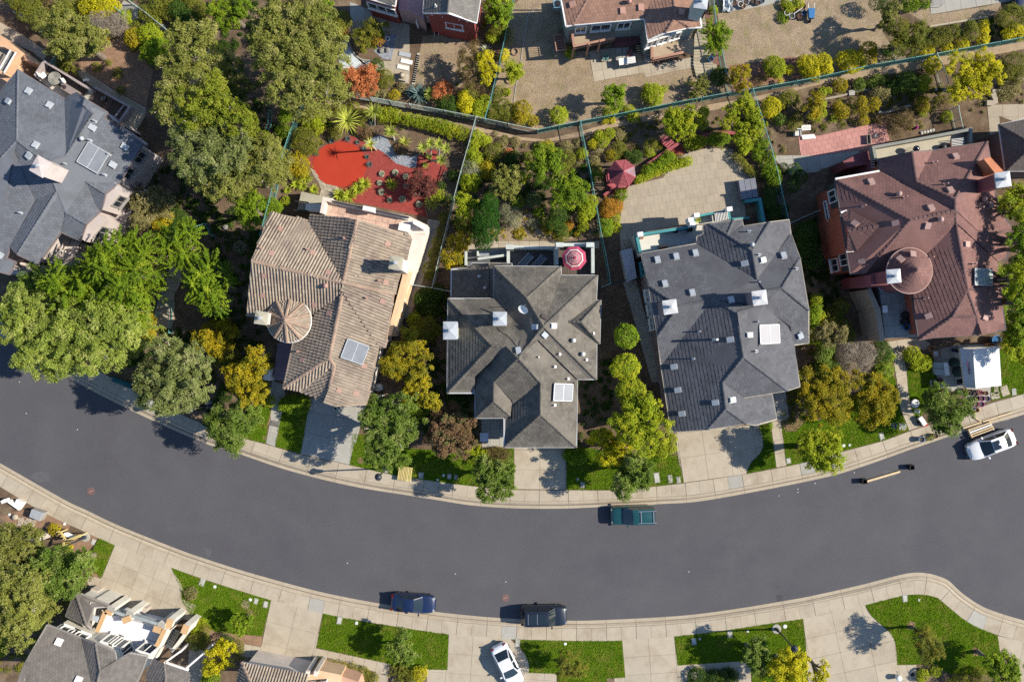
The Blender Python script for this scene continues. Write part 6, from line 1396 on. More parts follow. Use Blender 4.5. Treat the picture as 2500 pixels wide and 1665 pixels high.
# --- the back gardens
tree('A2','1500,310,120 1430,370,90 1580,270,90',2.6,'moss','large clipped cloud shrub inside the flagstone curve');shrub('A2','1570,350,62',2.2,'orange','orange half of the clipped cloud shrub')
tree('A2','1420,740,120 1340,700,80 1500,700,90 1420,830,70 1520,800,60 1290,680,50',2.6,'maple','orange-red lace-leaf maple below the pebble bed',cat='maple')
shrub('A2','1570,600,60',1.3,'dark','blue-green shrub above the orange-red maple');shrub('A2','1640,720,75',1.4,'moss','olive ball shrub right of the orange-red maple')
shrub('A2','1730,870,50',.9,'gold','golden grass clump by the chain fence');shrub('A2','1560,830,50 1640,860,40',.7,'drygreen','dry bedding below the orange-red maple');shrub('A2','1790,800,40',.7,'drygreen','dry tuft beside the stone lantern')
for q,t in (('990,1080,105 960,1000,60 1020,1160,60','leafy shrub in the corner of the red garden fence'),('1100,1000,50','first clipped ball in the row above the red garden'),('1235,1000,52','second clipped ball in the row above the red garden'),('1355,982,55','third clipped ball in the row above the red garden'),('1430,1055,60 1400,1100,40','rounded shrub left of the spiky yucca'),('1165,1080,58 1180,1170,60','dense shrub left of the feathery palm'),('1200,1230,50','low shrub touching the red gravel')):
    shrub('A2',q,1.2 if q.startswith('9')else 1.0,'lime' if q.startswith('9')else 'moss',t)
shrub('A2','920,1290,115 870,1230,60',1.9,'moss','large round green shrub left of the red oval lawn')
shrub('A2','840,1500,95 780,1540,60 880,1560,60',1.9,'gold','golden round shrub left of the red oval lawn')
shrub('A2','720,1200,60 680,1200,40',1.2,'bright','bright shrub outside the red garden fence');shrub('A2','760,1020,70 720,1080,50',2.2,'bright','green shrub against the slanted fence')
shrub('A2','520,1330,110 600,1400,110',2.5,'olive','olive brush at the foot of the tree belt')
def hedge(pts,r,h,sp,label):
    q=catmull(pts,r *500/1867*.8);return shrub_px(q,r,h,sp,label,'hedge','hedge')
def shrub_px(pts,r,h,sp,label,name,cat):
    lobes=[]
    for i,p in enumerate(pts):
        rm=r *ZM *(H -h)/H *random.uniform(.9,1.1);c=P(p[0],p[1],h *.6);lobes.append((c.x,c.y,h *.55,rm,rm,h *.5))
    SEED[0]+=1;v,mat=crown_leaves(lobes,sp,SEED[0],'bush',.9);return tag(quads(name,v,mat,None,origin=(lobes[0][0],lobes[0][1],ZG)),label,cat)
hedge(T('A2','1620,1050 1750,1060 1850,1090')+T('A3','120,1120 260,1150 390,1190 470,1215'),66,1.2,'lime','long yellow-green hedge above the red garden')
rosette('A2',1545,1025,75,'spiky yucca on a stem at the left end of the long hedge','yucca','yucca',m_yucca,h=1.6,n=40,w=.09,base=(1550,1140))
rosette('A2',1700,1210,62,'spiky yucca at the bend of the gravel stream','yucca','yucca',m_yucca,h=.9,n=36,w=.09,base=(1730,1280))
rosette('A2',1825,1305,62,'striped flax plant at the right of the gravel stream','flax','flax',m_palma,n=34,w=.06)
rosette('A2',1300,1110,120,'feathery palm above the red oval lawn','palm','palm',m_palma,h=1.2,n=44,w=.10,rise=1.1,droop=1.1);rosette('A2',1530,1120,35,'small yucca beneath the tall stemmed one','yucca','yucca',m_agave,n=24,w=.06)
rosette('A2',1515,1320,60,'slender palm whose shadow lies on the red oval lawn','palm','palm',m_palma,h=2.6,n=18,w=.08,base=(1560,1370),droop=.9)
shrub('A2','1470,1220,50 1400,1190,40',.7,'russet','rusty low plant at the top of the red gravel');shrub('A2','1780,1360,50',.6,'russet','rusty grass mound beside the striped flax')
for i,(x,y,r,t)in enumerate(((1160,1292,28,'left of the top of the red oval'),(1305,1272,30,'at the top of the red oval'),(1395,1300,24,'right of the top of the red oval'),(1457,1360,30,'at the foot of the slender palm'),(1020,1402,32,'at the upper left of the red oval'),(1503,1502,32,'at the right of the red oval'),(1480,1435,24,'above the right side of the red oval'))):
    rosette('A2',x,y,r,'small blue agave '+t,n=30,w=.07,rise=1.4)
for (s_,x,y,r,t)in (('B2',1612,92,26,'nearest the red oval, top left'),('B2',1592,175,24,'second below the gravel stream on the left'),('B2',1608,258,29,'third in the left column'),('B2',1683,332,24,'lowest by the terrace wall'),('B2',1800,322,30,'right of the lowest one'),('B2',1735,82,28,'in the palm shadow'),('B2',1830,118,28,'above the wine-red maple shadow'),('B2',1838,202,26,'left of the wine-red maple'),('B3',85,370,30,'below the wine-red maple')):
    ball(s_,x,y,r,'pale grey cushion plant in red gravel, '+t,m_cush)
rosette('B2',1710,195,60,'dark green strappy clump among the pale cushions','flax','flax',m_aloe,n=40,w=.07)
for x,y,r,t in ((840,190,55,'lowest left of the brick path'),(930,130,65,'under the golden round shrub'),(1000,240,46,'beside the brick path'),(757,245,35,'alone on bare soil'),(900,210,45,'in the middle of the clump left of the brick path')):rosette('B2',x,y,r,'lime aloe clump '+t,'aloe','aloe',m_aloe,n=46,w=.09,rise=1.35)
for x,y,r,t in ((1230,290,62,'at the left end below the red oval'),(1320,300,66,'second from left below the red oval'),(1400,240,64,'third from left below the red oval'),(1460,190,62,'at the right end below the red oval')):rosette('B2',x,y,r,'lime aloe clump '+t,'aloe','aloe',m_aloe,n=52,w=.10,rise=1.35)
shrub('B2','740,340,40',.5,'lime','low lime plant beside the rear stair')
# yuccas on stems at the right of the red garden
for x,y,r,hh,b,t in ((125,1350,55,2.0,(180,1430),'leftmost of the cluster'),(188,1310,48,2.2,(190,1420),'second of the cluster'),(265,1320,52,2.2,(265,1420),'uppermost right of the cluster'),(330,1360,50,2.0,(250,1480),'rightmost of the cluster'),(290,1465,52,1.6,(195,1470),'lowest of the cluster'),(180,1435,30,.8,None,'smallest of the cluster')):
    rosette('A3',x,y,r,'stemmed yucca by the red garden corner, '+t,'yucca','yucca',m_yucca,h=hh,n=40,w=.08,base=b)
rosette('A3',145,1510,36,'small yucca in the red gravel below the cluster','yucca','yucca',m_yucca,n=24,w=.06)
tree('B3','110,190,110 60,150,80 160,250,70 60,260,60 180,150,50',2.6,'wine','wine-red maple in the red gravel',cat='maple')
rosette('B3',212,362,78,'large yellow-green flax at the terrace corner','flax','flax',m_palma,n=54,w=.09);shrub('B3','270,280,50 230,270,40',.9,'lime','lime shrub right of the wine-red maple')
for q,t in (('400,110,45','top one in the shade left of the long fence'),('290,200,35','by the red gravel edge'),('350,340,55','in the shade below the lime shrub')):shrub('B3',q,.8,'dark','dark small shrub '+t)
for q,t in (('330,490,58','uppermost, in fence shade'),('290,612,45','second from top'),('258,715,50','third from top'),('228,820,54','fourth from top'),('188,960,66 180,1020,45','lowest and largest')):shrub('B3',q,1.0,'moss','clipped ball beside the white side wall, '+t)
shrub('B3','140,1230,90 250,1180,80 200,1330,90',1.2,'dark','shaded hedge mass below the clipped balls');shrub('B3','40,1430,60',1.6,'lime','sunlit lime shrub behind the white chimney');shrub('B3','150,1520,110 60,1560,80',2,'moss','mossy bush left of the grey-brown roof')
# right of the dark red house
tree('A3','830,70,110 800,170,80 760,20,80 880,150,60',4.2,'bright','bright tall bush between the dark red house and the teal fence');shrub('A3','830,250,75 790,270,50',2,'moss','olive bush below the bright tall one')
shrub('A3','755,330,55',1.4,'lime','lime shrub at the dark red house corner');shrub('A3','915,320,45 910,380,35',1.2,'drygreen','dry yellowish shrub across the teal fence');shrub('A3','870,490,40 860,540,30',1.2,'yellow','yellow shrub growing through the teal fence')
rosette('A3',90,870,95,'big grey-blue agave by the chain fence',mat=m_agave,n=44,w=.22,rise=1.3);rosette('A3',30,850,60,'grey-blue agave left of the big one',mat=m_agave,n=32,w=.16);rosette('A3',185,865,58,'lime yucca right of the big agave','yucca','yucca',m_yucca,h=.5,n=40,w=.08)
shrub('A3','300,830,82 250,860,45',1.5,'maple','salmon-red rounded shrub by the chain fence');shrub('A3','330,930,85 380,1000,50',1.4,'dark','dark green shrub below the salmon-red one')
tree('A3','700,560,80 720,650,75 680,510,50 700,730,50',3.6,'yellow','upright yellow tree beside the teal fence');tree('A3','540,500,90 520,620,90 560,740,70 600,560,60',3.2,'brown','half-dead brown tree with white bare limbs',pale=True)
shrub('A3','540,850,60 570,880,60',1.2,'moss','green shrub at the foot of the half-dead tree');shrub('A3','510,940,75 490,880,45 520,1010,45',1.5,'yellow','glowing yellow shrub by the chain fence corner');shrub('A3','640,980,75 690,920,50 620,1030,40',1.4,'lime','yellow-green shrub right of the glowing yellow one');shrub('A3','640,820,55',1.0,'brown','dry brown shrub under the upright yellow tree')
rosette('A3',697,460,48,'pale variegated agave above the upright yellow tree',mat=m_paleag,n=34,w=.09)
shrub('A3','600,370,50',.7,'brown','thin bare shrub at the corner of the dark red house')
# bare lawn side
tree('A3','940,640,85 900,600,50 990,680,50 930,720,40',2.6,'lime','round lime tree right of the teal fence');shrub('A3','810,840,55 790,900,40',1.1,'moss','mossy shrub right of the teal fence');shrub('A3','890,838,32',.6,'lime','small plant in the lower clay ring')
shrub('A3','850,1000,90 770,1030,60 890,1060,60',1.5,'moss','dark brush at the lower corner of the bare lawn');shrub('A3','1020,1010,85 1010,1080,60',1.8,'gold','golden-orange bush at the lower corner of the bare lawn');shrub('A3','1125,1102,44',.8,'gold','small golden ball beside the golden-orange bush')
shrub('A3','1362,1050,74',1.5,'lime','clipped lime ball alone on the bare lawn');tree('A3','1850,860,90 1880,920,80 1900,810,70',3.4,'bright','dark green round tree with a broad shadow on the bare lawn');shrub('A3','1825,1018,55',1.2,'lime','lime shrub below the dark green round tree')
shrub('A3','1460,480,45',.8,'lime','small lime shrub at the foot of the redwood stair');shrub('A4','5,1010,30',.9,'lime','lime tuft on the teal fence left of the clipped shrub')
shrub('A4','350,860,90 310,820,50 380,920,50',1.5,'lime','yellow-green shrub on the slope below the concrete patio');shrub('A4','455,812,32',.8,'lime','small lime shrub right of the yellow-green slope shrub')
shrub('A4','760,810,80 800,740,50 740,880,45',1.6,'olive','spiky olive shrub below the pale deck boards',style='spray');shrub('A4','960,700,70 1000,660,40',1.2,'dark','dark shrub in shade by the cross fence')
tree('A4','930,330,110 880,270,70 990,280,70 880,410,70 980,390,60',3.8,'bright','bright feathery conifer at the end of the pale deck boards',style='spray');shrub('A4','905,90,35',.9,'lime','lime shrub beside the red gravel strip')
tree('A4','1140,720,90 1180,650,60 1110,640,50 1190,790,50',2.4,'gold','olive-gold bush right of the cross fence');shrub('A4','1330,740,50',.7,'brown','dry brush in the reddish mulch')
shrub('A4','1465,610,90 1420,570,50 1480,670,45',1.6,'lime','lime bush in the reddish mulch');shrub('A4','1598,640,40',.8,'yellow','small yellow shrub in the reddish mulch');shrub('A4','1790,610,95 1730,570,60 1820,680,50',1.7,'yellow','broad yellow bush at the lower edge of the straw lawn')
for q,sp,t in (('1512,745,22','yellow','tiny yellow plant in the reddish mulch'),('130,1000,45 170,1060,55','lime','clipped lime shrub pushing under the teal fence')):shrub('A4',q,.8,sp,t)
# row along the track, right
shrub('A5','40,580,80 70,640,50',1.6,'yellow','yellow bush above the track, left of the broad one');shrub('A5','290,560,100 210,540,60 370,560,60',1.8,'yellow','broad glowing yellow bush above the track');shrub('A5','455,455,68 490,490,40',1.6,'gold','olive-gold shrub at the end of the straw lawn');shrub('A5','488,562,36',.8,'gold','little golden ball above the track')
tree('A5','650,140,90 620,220,70 690,90,60',4,'olive','pale olive tree beside the top right terrace');tree('A5','830,310,140 760,400,110 900,270,90 720,290,80 890,420,70',4.6,'moss','broad moss-green tree below the top right terrace')
for q,sp,hh,t in (('1000,460,52 950,490,30','yellow',1.0,'first yellow shrub right of the broad moss-green tree'),('1165,440,50','yellow',1.0,'second yellow shrub along the upper fence'),('1305,408,58','yellow',1.1,'third yellow shrub along the upper fence'),('1495,372,52','yellow',1.0,'fourth yellow shrub along the upper fence'),('1130,330,80 1060,380,50 1220,290,60','moss',1.6,'dark olive bush behind the second yellow shrub'),('1390,300,60 1380,240,50','moss',1.8,'olive upright bush behind the third yellow shrub'),('1500,230,45 1510,290,40','yellow',1.4,'yellow upright shrub behind the fourth'),('1780,290,75 1720,310,50 1840,330,40','yellow',1.5,'wide yellow bush at the right edge'),('1760,150,100 1680,170,60 1850,140,70','moss',2.2,'dark bush at the top right edge'),('820,45,60 880,50,40','bright',1.0,'green plant at the terrace corner'),('960,30,50','bright',1.0,'green plant under the curved table'),('520,30,60 590,60,50','dark',2.0,'dark bush at the top edge left of the terrace'),('640,500,50 600,460,40','dark',1.0,'dark low plant in deep shade by the track')):
    shrub('A5',q,hh,sp,t)
tree('A5','1300,600,110 1400,700,130 1520,590,110 1270,820,80 1590,680,90 1400,830,90 1250,880,60 1180,640,50 1500,760,80',4.6,'yellow','big glowing yellow tree over the fence corner at the right')
for q,sp,hh,t in (('1040,590,70 1010,640,40','yellow',1.4,'yellow shrub just left of the pale cross fence'),('1780,590,100 1730,660,70 1830,680,70','moss',1.8,'dark scrub right of the big yellow tree'),('810,740,80 770,790,50','green',1.5,'grey-green shrub under the track'),('530,740,60 480,760,45','green',1.0,'sage mound left of the grey-green shrub'),('370,770,55','green',.9,'low green mound near the stone step'),('960,740,55 940,800,45','lime',1.3,'lime shrub in shade below the track'),('690,790,70 840,830,50','dark',1.2,'dark low bush in the terraced garden'),('190,780,62','gold',1.0,'golden ball at the left of the terraced garden'),('30,840,40 90,830,25','lime',.8,'lime tuft below the track'),('385,930,50 400,1010,45','gold',1.6,'tall golden conifer in the terraced garden'),('410,1100,42','gold',1.0,'golden shrub at the lower end of the terraced garden'),('500,950,58','gold',1.2,'golden ball in the middle of the terraced garden'),('215,1020,60 170,960,40','gold',1.1,'rust-golden mound above the red brick terrace'),('20,960,45 30,1030,40','lime',1.2,'lime mound left of the rust-golden one'),('590,860,60 530,840,50','drygreen',1.2,'dry brush on the stone ledge'),('930,940,55 960,980,45','gold',1.1,'golden brown shrub by the bare soil'),('770,1070,85 700,1080,60 800,1130,60 680,1180,50 720,1240,50','brown',1.5,'large brown dying bush beside the red brick terrace'),('1130,960,48','brown',1.0,'rust-brown shrub left of the concrete walk'),('1165,1070,50','lime',.9,'yellow-green shrub near the olive-grey parapet'),('940,1035,32','lime',.7,'small lime plant near the wire trellis'),('570,1090,55','brown',.9,'brown low plant at the terrace edge'),('1750,800,80 1680,860,60','drygreen',.7,'dry groundcover at the right edge')):
    shrub('A5',q,hh,sp,t)
rosette('A5',130,1090,40,'green spiky plant above the red brick terrace','yucca','yucca',m_aloe,n=34,w=.08)
# slope behind the slate-grey house
tree('A4','600,1110,130 520,1080,90 700,1060,70 560,1180,80 660,1170,70',3.2,'lime','yellow-green tree above the red curved kerb, left one');shrub('A4','805,1040,50 800,1120,55 820,1020,40',1.5,'lime','lime shrub right of the left yellow-green tree')
tree('A4','1190,1090,120 1060,1030,75 1200,950,85 1290,1160,85 1020,1130,50 1260,1030,70 1180,1200,70 1320,1100,50',4.2,'lime','big yellow-green tree beside the cross fence, right one')
shrub('A4','1440,970,75 1400,1020,50',1.7,'yellow','yellow shrub right of the cross fence');shrub('A4','1600,890,70 1540,910,50',1.2,'moss','dark olive scrub under the fence track');shrub('A4','1510,1090,52',1.0,'green','pale green shrub in the terraced slope');shrub('A4','1640,1130,65 1670,1080,45',1.2,'moss','olive shrub above the white garden chair');tree('A4','1820,980,85 1850,900,60 1790,1040,55',2.4,'gold','olive-gold upright bush left of the terraced garden');shrub('A4','1840,1070,45',1.0,'lime','lime shrub under the olive-gold upright bush')
for q,hh,sp,t in (('740,1300,65 680,1310,45 800,1290,45',1.2,'lime','dense shrub inside the red curved kerb, first from left'),('950,1270,65 890,1280,45 1010,1260,45',1.2,'bright','dense shrub inside the red curved kerb, second from left'),('1180,1290,60 1130,1270,45 1220,1330,50 1180,1370,45',1.2,'lime','dense shrub inside the red curved kerb, third from left'),('1310,1340,60 1360,1310,45 1310,1420,50',1.2,'bright','dense shrub inside the red curved kerb, fourth from left'),('480,1415,42',.9,'bright','bright shrub by the red bench'),('310,1330,50 350,1300,40',1.0,'moss','mossy shrub left of the red bench'),('320,1390,40',.8,'lime','small lime shrub below the red bench'),('40,1350,60 0,1420,45',1.0,'moss','mossy mound above the red gazebo'),('40,1230,48',.8,'drygreen','dry shrub on the bare slope'),('200,1430,55 130,1420,40',1.0,'dark','dark hedge stub right of the red gazebo'),('600,1440,35',.6,'drygreen','dry tuft by the red soil wedge'),('150,1320,38',.5,'brown','rusty tuft on the bare slope'),('1390,1500,60 1420,1430,50',1.4,'bright','shaded bright shrub at the cross fence'),('1540,1540,50',1.0,'dark','dark shrub right of the cross fence')):
    shrub('A4',q,hh,sp,t)
shrub('A3','1760,1290,55 1820,1220,50 1730,1240,45',1.1,'lime','leafy lime shrub at the top of the middle cross fence');shrub('A3','1670,1310,42',.9,'yellow','yellow shrub right of the middle cross fence');shrub('A3','1840,1415,48',1.0,'gold','golden shrub near the red gazebo');shrub('A3','1690,1460,40 1730,1380,35',.7,'drygreen','pale dry shrub right of the middle cross fence');shrub('A3','1790,1100,28 1850,1100,25',.6,'yellow','yellow tuft under the teal fence');shrub('A3','1700,1545,50',.8,'moss','dark tuft left of the red gazebo')
hedge(T('B4','215,150 300,110 420,60 540,20 670,-20'),42,.9,'lime','trimmed curving hedge at the top left of the sandy patio');hedge(T('A4','300,1560 400,1510 500,1440'),55,1.0,'bright','leafy hedge behind the trimmed curving one')
hedge(T('A4','1110,1430 1160,1480 1210,1540')+T('B4','1270,90'),40,.9,'moss','trimmed hedge at the top right of the sandy patio')
for q,hh,sp,t in (('60,280,58',1.2,'bright','bright shrub below the red gazebo'),('30,370,48 20,410,50',1.2,'orange','orange shrub at the left edge of the sandy patio'),('10,500,45 15,580,45',1.0,'lime','lime shrub at the lower left edge of the sandy patio'),('1440,90,70 1400,60,50 1470,160,45',1.6,'bright','bright shrub by the right cross fence'),('1420,150,28',.8,'yellow','yellow tuft by the right cross fence'),('1430,260,60 1410,350,60',1.4,'dark','dark shaded shrub behind the storage box'),('1470,420,50 1440,470,50',1.2,'dark','dark shaded shrub right of the teal wall'),('1640,60,60 1700,120,60 1630,200,60',1.8,'dark','dark shaded mass left of the maroon wall')):
    shrub('B4',q,hh,sp,t)
# garden of the middle house
G=[('A3','620,1250,60 680,1290,50 590,1310,45',1.4,'lime','lime bush at the top left of the middle garden'),('A3','590,1450,75 560,1400,50',1.6,'lime','lime bush left side of the middle garden'),('A3','760,1390,80',1.6,'moss','round clipped moss-green ball in the middle garden'),('A3','850,1295,42',.6,'drygreen','small dry shrub on the bank, left'),('A3','965,1295,42',.6,'drygreen','small dry shrub on the bank, right'),('A3','720,1280,30',.5,'lime','small lime tuft on the bank'),('A3','950,1450,70 900,1470,50',1.3,'dark','dark shrub behind the round clipped ball'),('A3','1430,1345,55',1.0,'drygreen','dry green shrub at the top right of the middle garden'),('A3','1440,1450,70 1410,1510,50',1.6,'moss','mossy bush right of the bright garden tree'),('A3','1570,1400,48',1.0,'lime','lime shrub by the middle cross fence'),('A3','1260,1325,48',1.2,'gold','golden tip above the bright garden tree'),('A3','710,1520,60',1.4,'gold','golden mound below the round clipped ball'),('A3','900,1390,35',.5,'maple','reddish low plant in the middle garden'),('A3','1080,1440,55',1.2,'moss','dark moss bush left of the bright garden tree'),
     ('B3','570,40,80 620,80,50',1.6,'silver','silvery bush at the left of the middle garden'),('B3','545,170,78 600,140,50',1.8,'lime','yellow-green bush below the silvery one'),('B3','440,960,1',.2,'lime',''),('B3','930,470,90 880,430,60 960,540,50',1.4,'silver','pale silver spiky bush in the sunny slope'),('B3','1130,330,65',1.2,'sage','blue-grey shrub in shade of the middle garden'),('B3','1120,540,45',.7,'silver','small pale shrub on the sunny slope'),('B3','1350,480,75 1310,550,60 1380,600,55',2.0,'dark','dark green bush above the slab row'),('B3','1440,560,48',1.2,'orange','orange shrub at the edge of the slab row'),('B3','1330,420,45',1.4,'drygreen','dry topped shrub above the dark green bush'),('B3','1610,430,75 1650,350,60 1580,480,45',2.2,'lime','yellow-green bush by the middle cross fence'),('B3','1585,570,45',.9,'lime','low lime shrub in shade of the middle cross fence'),('B3','1260,600,45',.8,'gold','golden flowering shrub on the sunny slope'),('B3','1520,640,25',.4,'gold','tiny golden tuft by the slab row'),('B3','1180,450,45 1220,520,35',.9,'bright','green low shrub left of the dark green bush'),('B3','1390,650,60',1.0,'moss','mossy low shrub over the slab row'),('B3','1000,640,45',.4,'gold','flowering groundcover on the sunny slope'),('B3','980,350,60',1.4,'bright','bright shrub under the olive garden tree'),('B3','1010,130,50',1.2,'lime','lime shrub right of the olive garden tree'),('B3','700,60,75',1.6,'gold','golden-green bush beside the silvery one'),
     ('B3','1710,110,48',1.2,'bright','green shrub left of the red gazebo steps'),('B3','1820,400,75 1790,430,55',1.7,'orange','orange-yellow bush below the red gazebo'),('B3','1790,560,58 1800,620,45',1.6,'bright','bright shrub below the orange-yellow bush')]
for s_,q,hh,sp,t in G:
    if t:shrub(s_,q,hh,sp,t)
tree('B3','880,180,110 840,110,80 940,120,80 920,250,80 820,240,70',3.4,'olive','olive garden tree in the middle garden',pale=True)
tree('A3','1230,1420,110 1150,1480,90 1330,1450,90 1240,1530,120 1180,1370,60',4.2,'bright','bright garden tree at the top of the middle garden')
tree('B3','1450,230,130 1540,230,90 1380,180,80 1460,340,80 1360,330,70 1570,280,60',4.2,'bright','bright spreading tree on the right of the middle garden')
tree('B3','520,390,100 480,330,60 580,420,60 500,470,60',3.4,'lime','glowing lime tree by the long fence');tree('B3','500,570,85 560,600,60',2.6,'moss','mossy bush under the glowing lime tree')
tree('B3','690,460,110 700,600,110 670,700,80 720,370,80 640,540,70',4.4,'deep','deep green drooping conifer over the slab row',style='bush')
tree('B3','440,710,90 500,740,50',2.6,'gold','golden round tree by the long fence');tree('B3','380,860,80 430,810,50 370,920,45',2.4,'gold','golden tree at the corner of the pale parapet');shrub('B3','480,890,45',1.4,'moss','moss-green shrub against the pale parapet')
# ---------------------------------------------------------------- fences
m_fence=M('teal_fence_paint',(.12,.31,.29),fine=.06,rough=.5);m_fence2=M('pale_fence_paint',(.33,.40,.37),fine=.06,rough=.5);m_wire=M('grey_wire',(.24,.30,.29),fine=.05)
def fence(pts,h,label,mat=None,gap=.125,post=2.4,rail=.05,group=None,mesh_w=False):
    mat=mat or m_fence;W=[P(p[0],p[1],h)for p in pts];W=[Vector((p.x,p.y,0))for p in W]
    root=empty('fence',(W[0].x,W[0].y,0),label,'fence',group);pk=MB()
    for i in range(len(W)-1):
        a,b=W[i],W[i+1];L=(b -a).length;ang=math.atan2(b.y -a.y,b.x -a.x)
        for z,w in ((h,rail),(.22,.05)):MB().bar(a+Vector((0,0,z)),b+Vector((0,0,z)),w,w).build('rail',mat,root)
        n=max(1,round(L/post))
        for j in range(n+(1 if i==len(W)-2 else 0)):
            p=a+(b -a)*(j/n);MB().box((p.x,p.y,h/2+.04),(.09,.09,h+.1),rz=ang).build('post',mat,root)
        if mesh_w:
            k=int(L/.16)
            for j in range(k):
                for s in (-1,1):
                    x0=(j+.5)/k *L;x1=min(L,max(0,x0+s *h *.55));d=(b -a)/L
                    pk.bar(a+d *x0+Vector((0,0,.06)),a+d *x1+Vector((0,0,.06+(h -.08)*(abs(x1 -x0)/(h *.55)))),.016,.016)
        else:
            k=max(2,int(L/gap))
            for j in range(1,k):
                p=a+(b -a)*(j/k);pk.box((p.x,p.y,h/2+.05),(.024,.024,h -.1),rz=ang)
    pk.build('wire_mesh' if mesh_w else 'picket',m_wire if mesh_w else mat,root,kind='stuff');return root
fence(T('A2','1150,812 1320,850 1500,885 1867,955'),1.7,'pale chain-link fence below the orange-red maple',m_fence2,mesh_w=True)
fence(T('A3','0,950 320,1010 605,1065 900,1130 1170,1185'),1.6,'green picket fence below the big agave, sagging to the bend',m_fence2)
fence(T('A3','1170,1185 1560,1105 1867,1048')+T('A4','540,940 1080,838 1265,812 1867,704')+T('A5','500,590 1075,490 1867,342 2300,250'),1.5,'longest teal picket fence along the dirt track to the right edge')
fence(T('A3','960,-80 870,340 800,640 740,900 688,1072'),1.6,'teal fence between the dark red house yard and the bare lawn')
fence(T('A3','605,1065 545,1290 465,1567')+T('B3','400,320 290,760 203,1130'),1.7,'long pale fence between the red garden and the middle garden',m_fence2)
fence(T('A3','1560,1110 1600,1330 1650,1567')+T('B3','1690,300 1740,590 1790,830 1835,1090'),1.6,'teal fence between the middle garden and the red gazebo')
fence(T('A4','895,-80 930,200 985,470 1020,650 1080,835'),1.5,'thin teal fence between the pale deck boards and the straw lawn')
fence(T('A4','1265,815 1360,1110 1430,1340 1490,1567')+T('B4','1530,260 1590,515'),1.6,'teal fence behind the storage box, right of the sandy patio')
fence(T('A5','1075,490 1140,630 1190,800'),1.6,'short pale fence disappearing under the big yellow tree',m_fence2)
fence(T('A5','1270,970 1290,1080 1315,1180'),1.5,'short thin fence behind the olive-grey parapet',m_fence2)
fence(T('A5','700,430 742,508'),1.3,'stub of grey fence under the broad moss-green tree',m_fence2)
fence(T('A2','925,915 840,1035 770,1215 695,1440')+T('B2','640,105 583,350 500,650'),1.8,'slanting teal picket fence along the left side of the red garden')
fence(T('A2','587,1005 575,1120 545,1210 515,1275'),1.2,'thin teal handrail beside the leafy lime-tinged crown',gap=1.2)
fence(T('A1','1155,-10 1330,120 1505,262'),1.6,'mint fence along the concrete drain',m_fence2)
for q,t in (('1000,35 1085,100','panel between two bright yellow shrubs'),('860,140 785,205','panel behind the bare grey twiggy bush'),('535,475 462,568','panel at the corner of the brown terrace')):fence(T('A1',q),1.5,'short teal fence '+t)
fence(T('B3','-40,1092 200,1130 372,1163'),1.4,'low fence joining the white wall to the grey-brown roof',m_fence2,gap=.3)
fence(T('B3','1835,1090 1755,1122'),1.4,'short wire fence right of the grey-brown eave',m_fence2,gap=.3);fence(T('B4','-30,1092 215,1035'),1.4,'dark low fence crossing the dark side path',M('dark_green_paint',(.03,.07,.07)),gap=.3)
fence(T('B4','1600,545 1740,480 1870,425'),1.4,'pale fence joining the slate-grey eave to the maroon wall',m_fence2,gap=.4)
fence(T('B1','1700,600 1867,545')+T('B2','60,655'),1.0,'teal rope-like handrail at the winding path',gap=1.5)
for q,t in (('1410,1380 1470,1150','left side'),('1540,1540 1530,1260','right side')):fence(T('B1',q),1.0,'thin handrail on the %s of the stepped path'%t,gap=1.2)
# concrete drain and small walls
def kerb(sheet_,s,h,w,mat,label,name='garden_edge',cat='garden edge'):
    q=catmull(T(sheet_,s),8);W=[P(p[0],p[1],h)for p in q];mb=MB()
    L=[];R_=[]
    for i,p in enumerate(W):
        d=(W[min(i+1,len(W)-1)]-W[max(i -1,0)]);d.z=0;d.normalize();n=Vector((-d.y,d.x,0))*(w/2);L.append(p+n);R_.append(p -n)
    mb.prism([v[:2]for v in L]+[v[:2]for v in R_[::-1]],.02,h);o=mb.build(name,mat,None);return tag(o,label,cat)
m_rw=M('red_painted_wood',(.34,.085,.095),(.28,.07,.08),2,fine=.12,objrand=.1)
kerb('A4','760,1247 880,1222 1000,1210 1120,1222 1200,1248 1280,1285 1335,1308',.5,.3,m_rw,'red curved kerb below the big yellow-green tree','red_kerb','garden wall')
kerb('A4','300,1502 420,1420 500,1362 600,1300',.6,.3,m_rw,'straight red kerb running from the red bench to the gazebo','red_kerb','garden wall')
kerb('B4','-95,290 -40,245 0,215',.6,.25,m_rw,'short red kerb below the gazebo','red_kerb','garden wall')
sheet('soil_wedge',T('A4','430,1530 530,1370 610,1320 640,1400 560,1440 500,1500'),ZL+.01,m_redg,'wedge of red soil by the red bench')
kerb('A3','1190,80 1085,140 1040,380 1010,580 975,760 948,940',.16,.07,m_conc2,'pale string of edging down the bare lawn');kerb('A2','1340,205 1300,330 1350,470 1420,540 1520,555',.2,.12,m_conc2,'curved pale edging round the flagstone path')
kerb('B3','320,70 255,200 145,340 165,490',.2,.12,M('rust_edging',(.22,.11,.08)),'rusty edging along the right of the red gravel');kerb('A5','1010,245 1280,200 1540,155',.3,.16,m_conc,'pale edging below the dry strip at the top right')
kerb('C2','610,712 590,840 560,900',.14,.07,M('wood_edging',(.28,.18,.11)),'thin wooden edging left of the porch path');kerb('A1','1100,60 1300,170 1480,290',.12,1.3,m_conc2,'concrete drain channel on the upper left slope','drain_channel','drain')
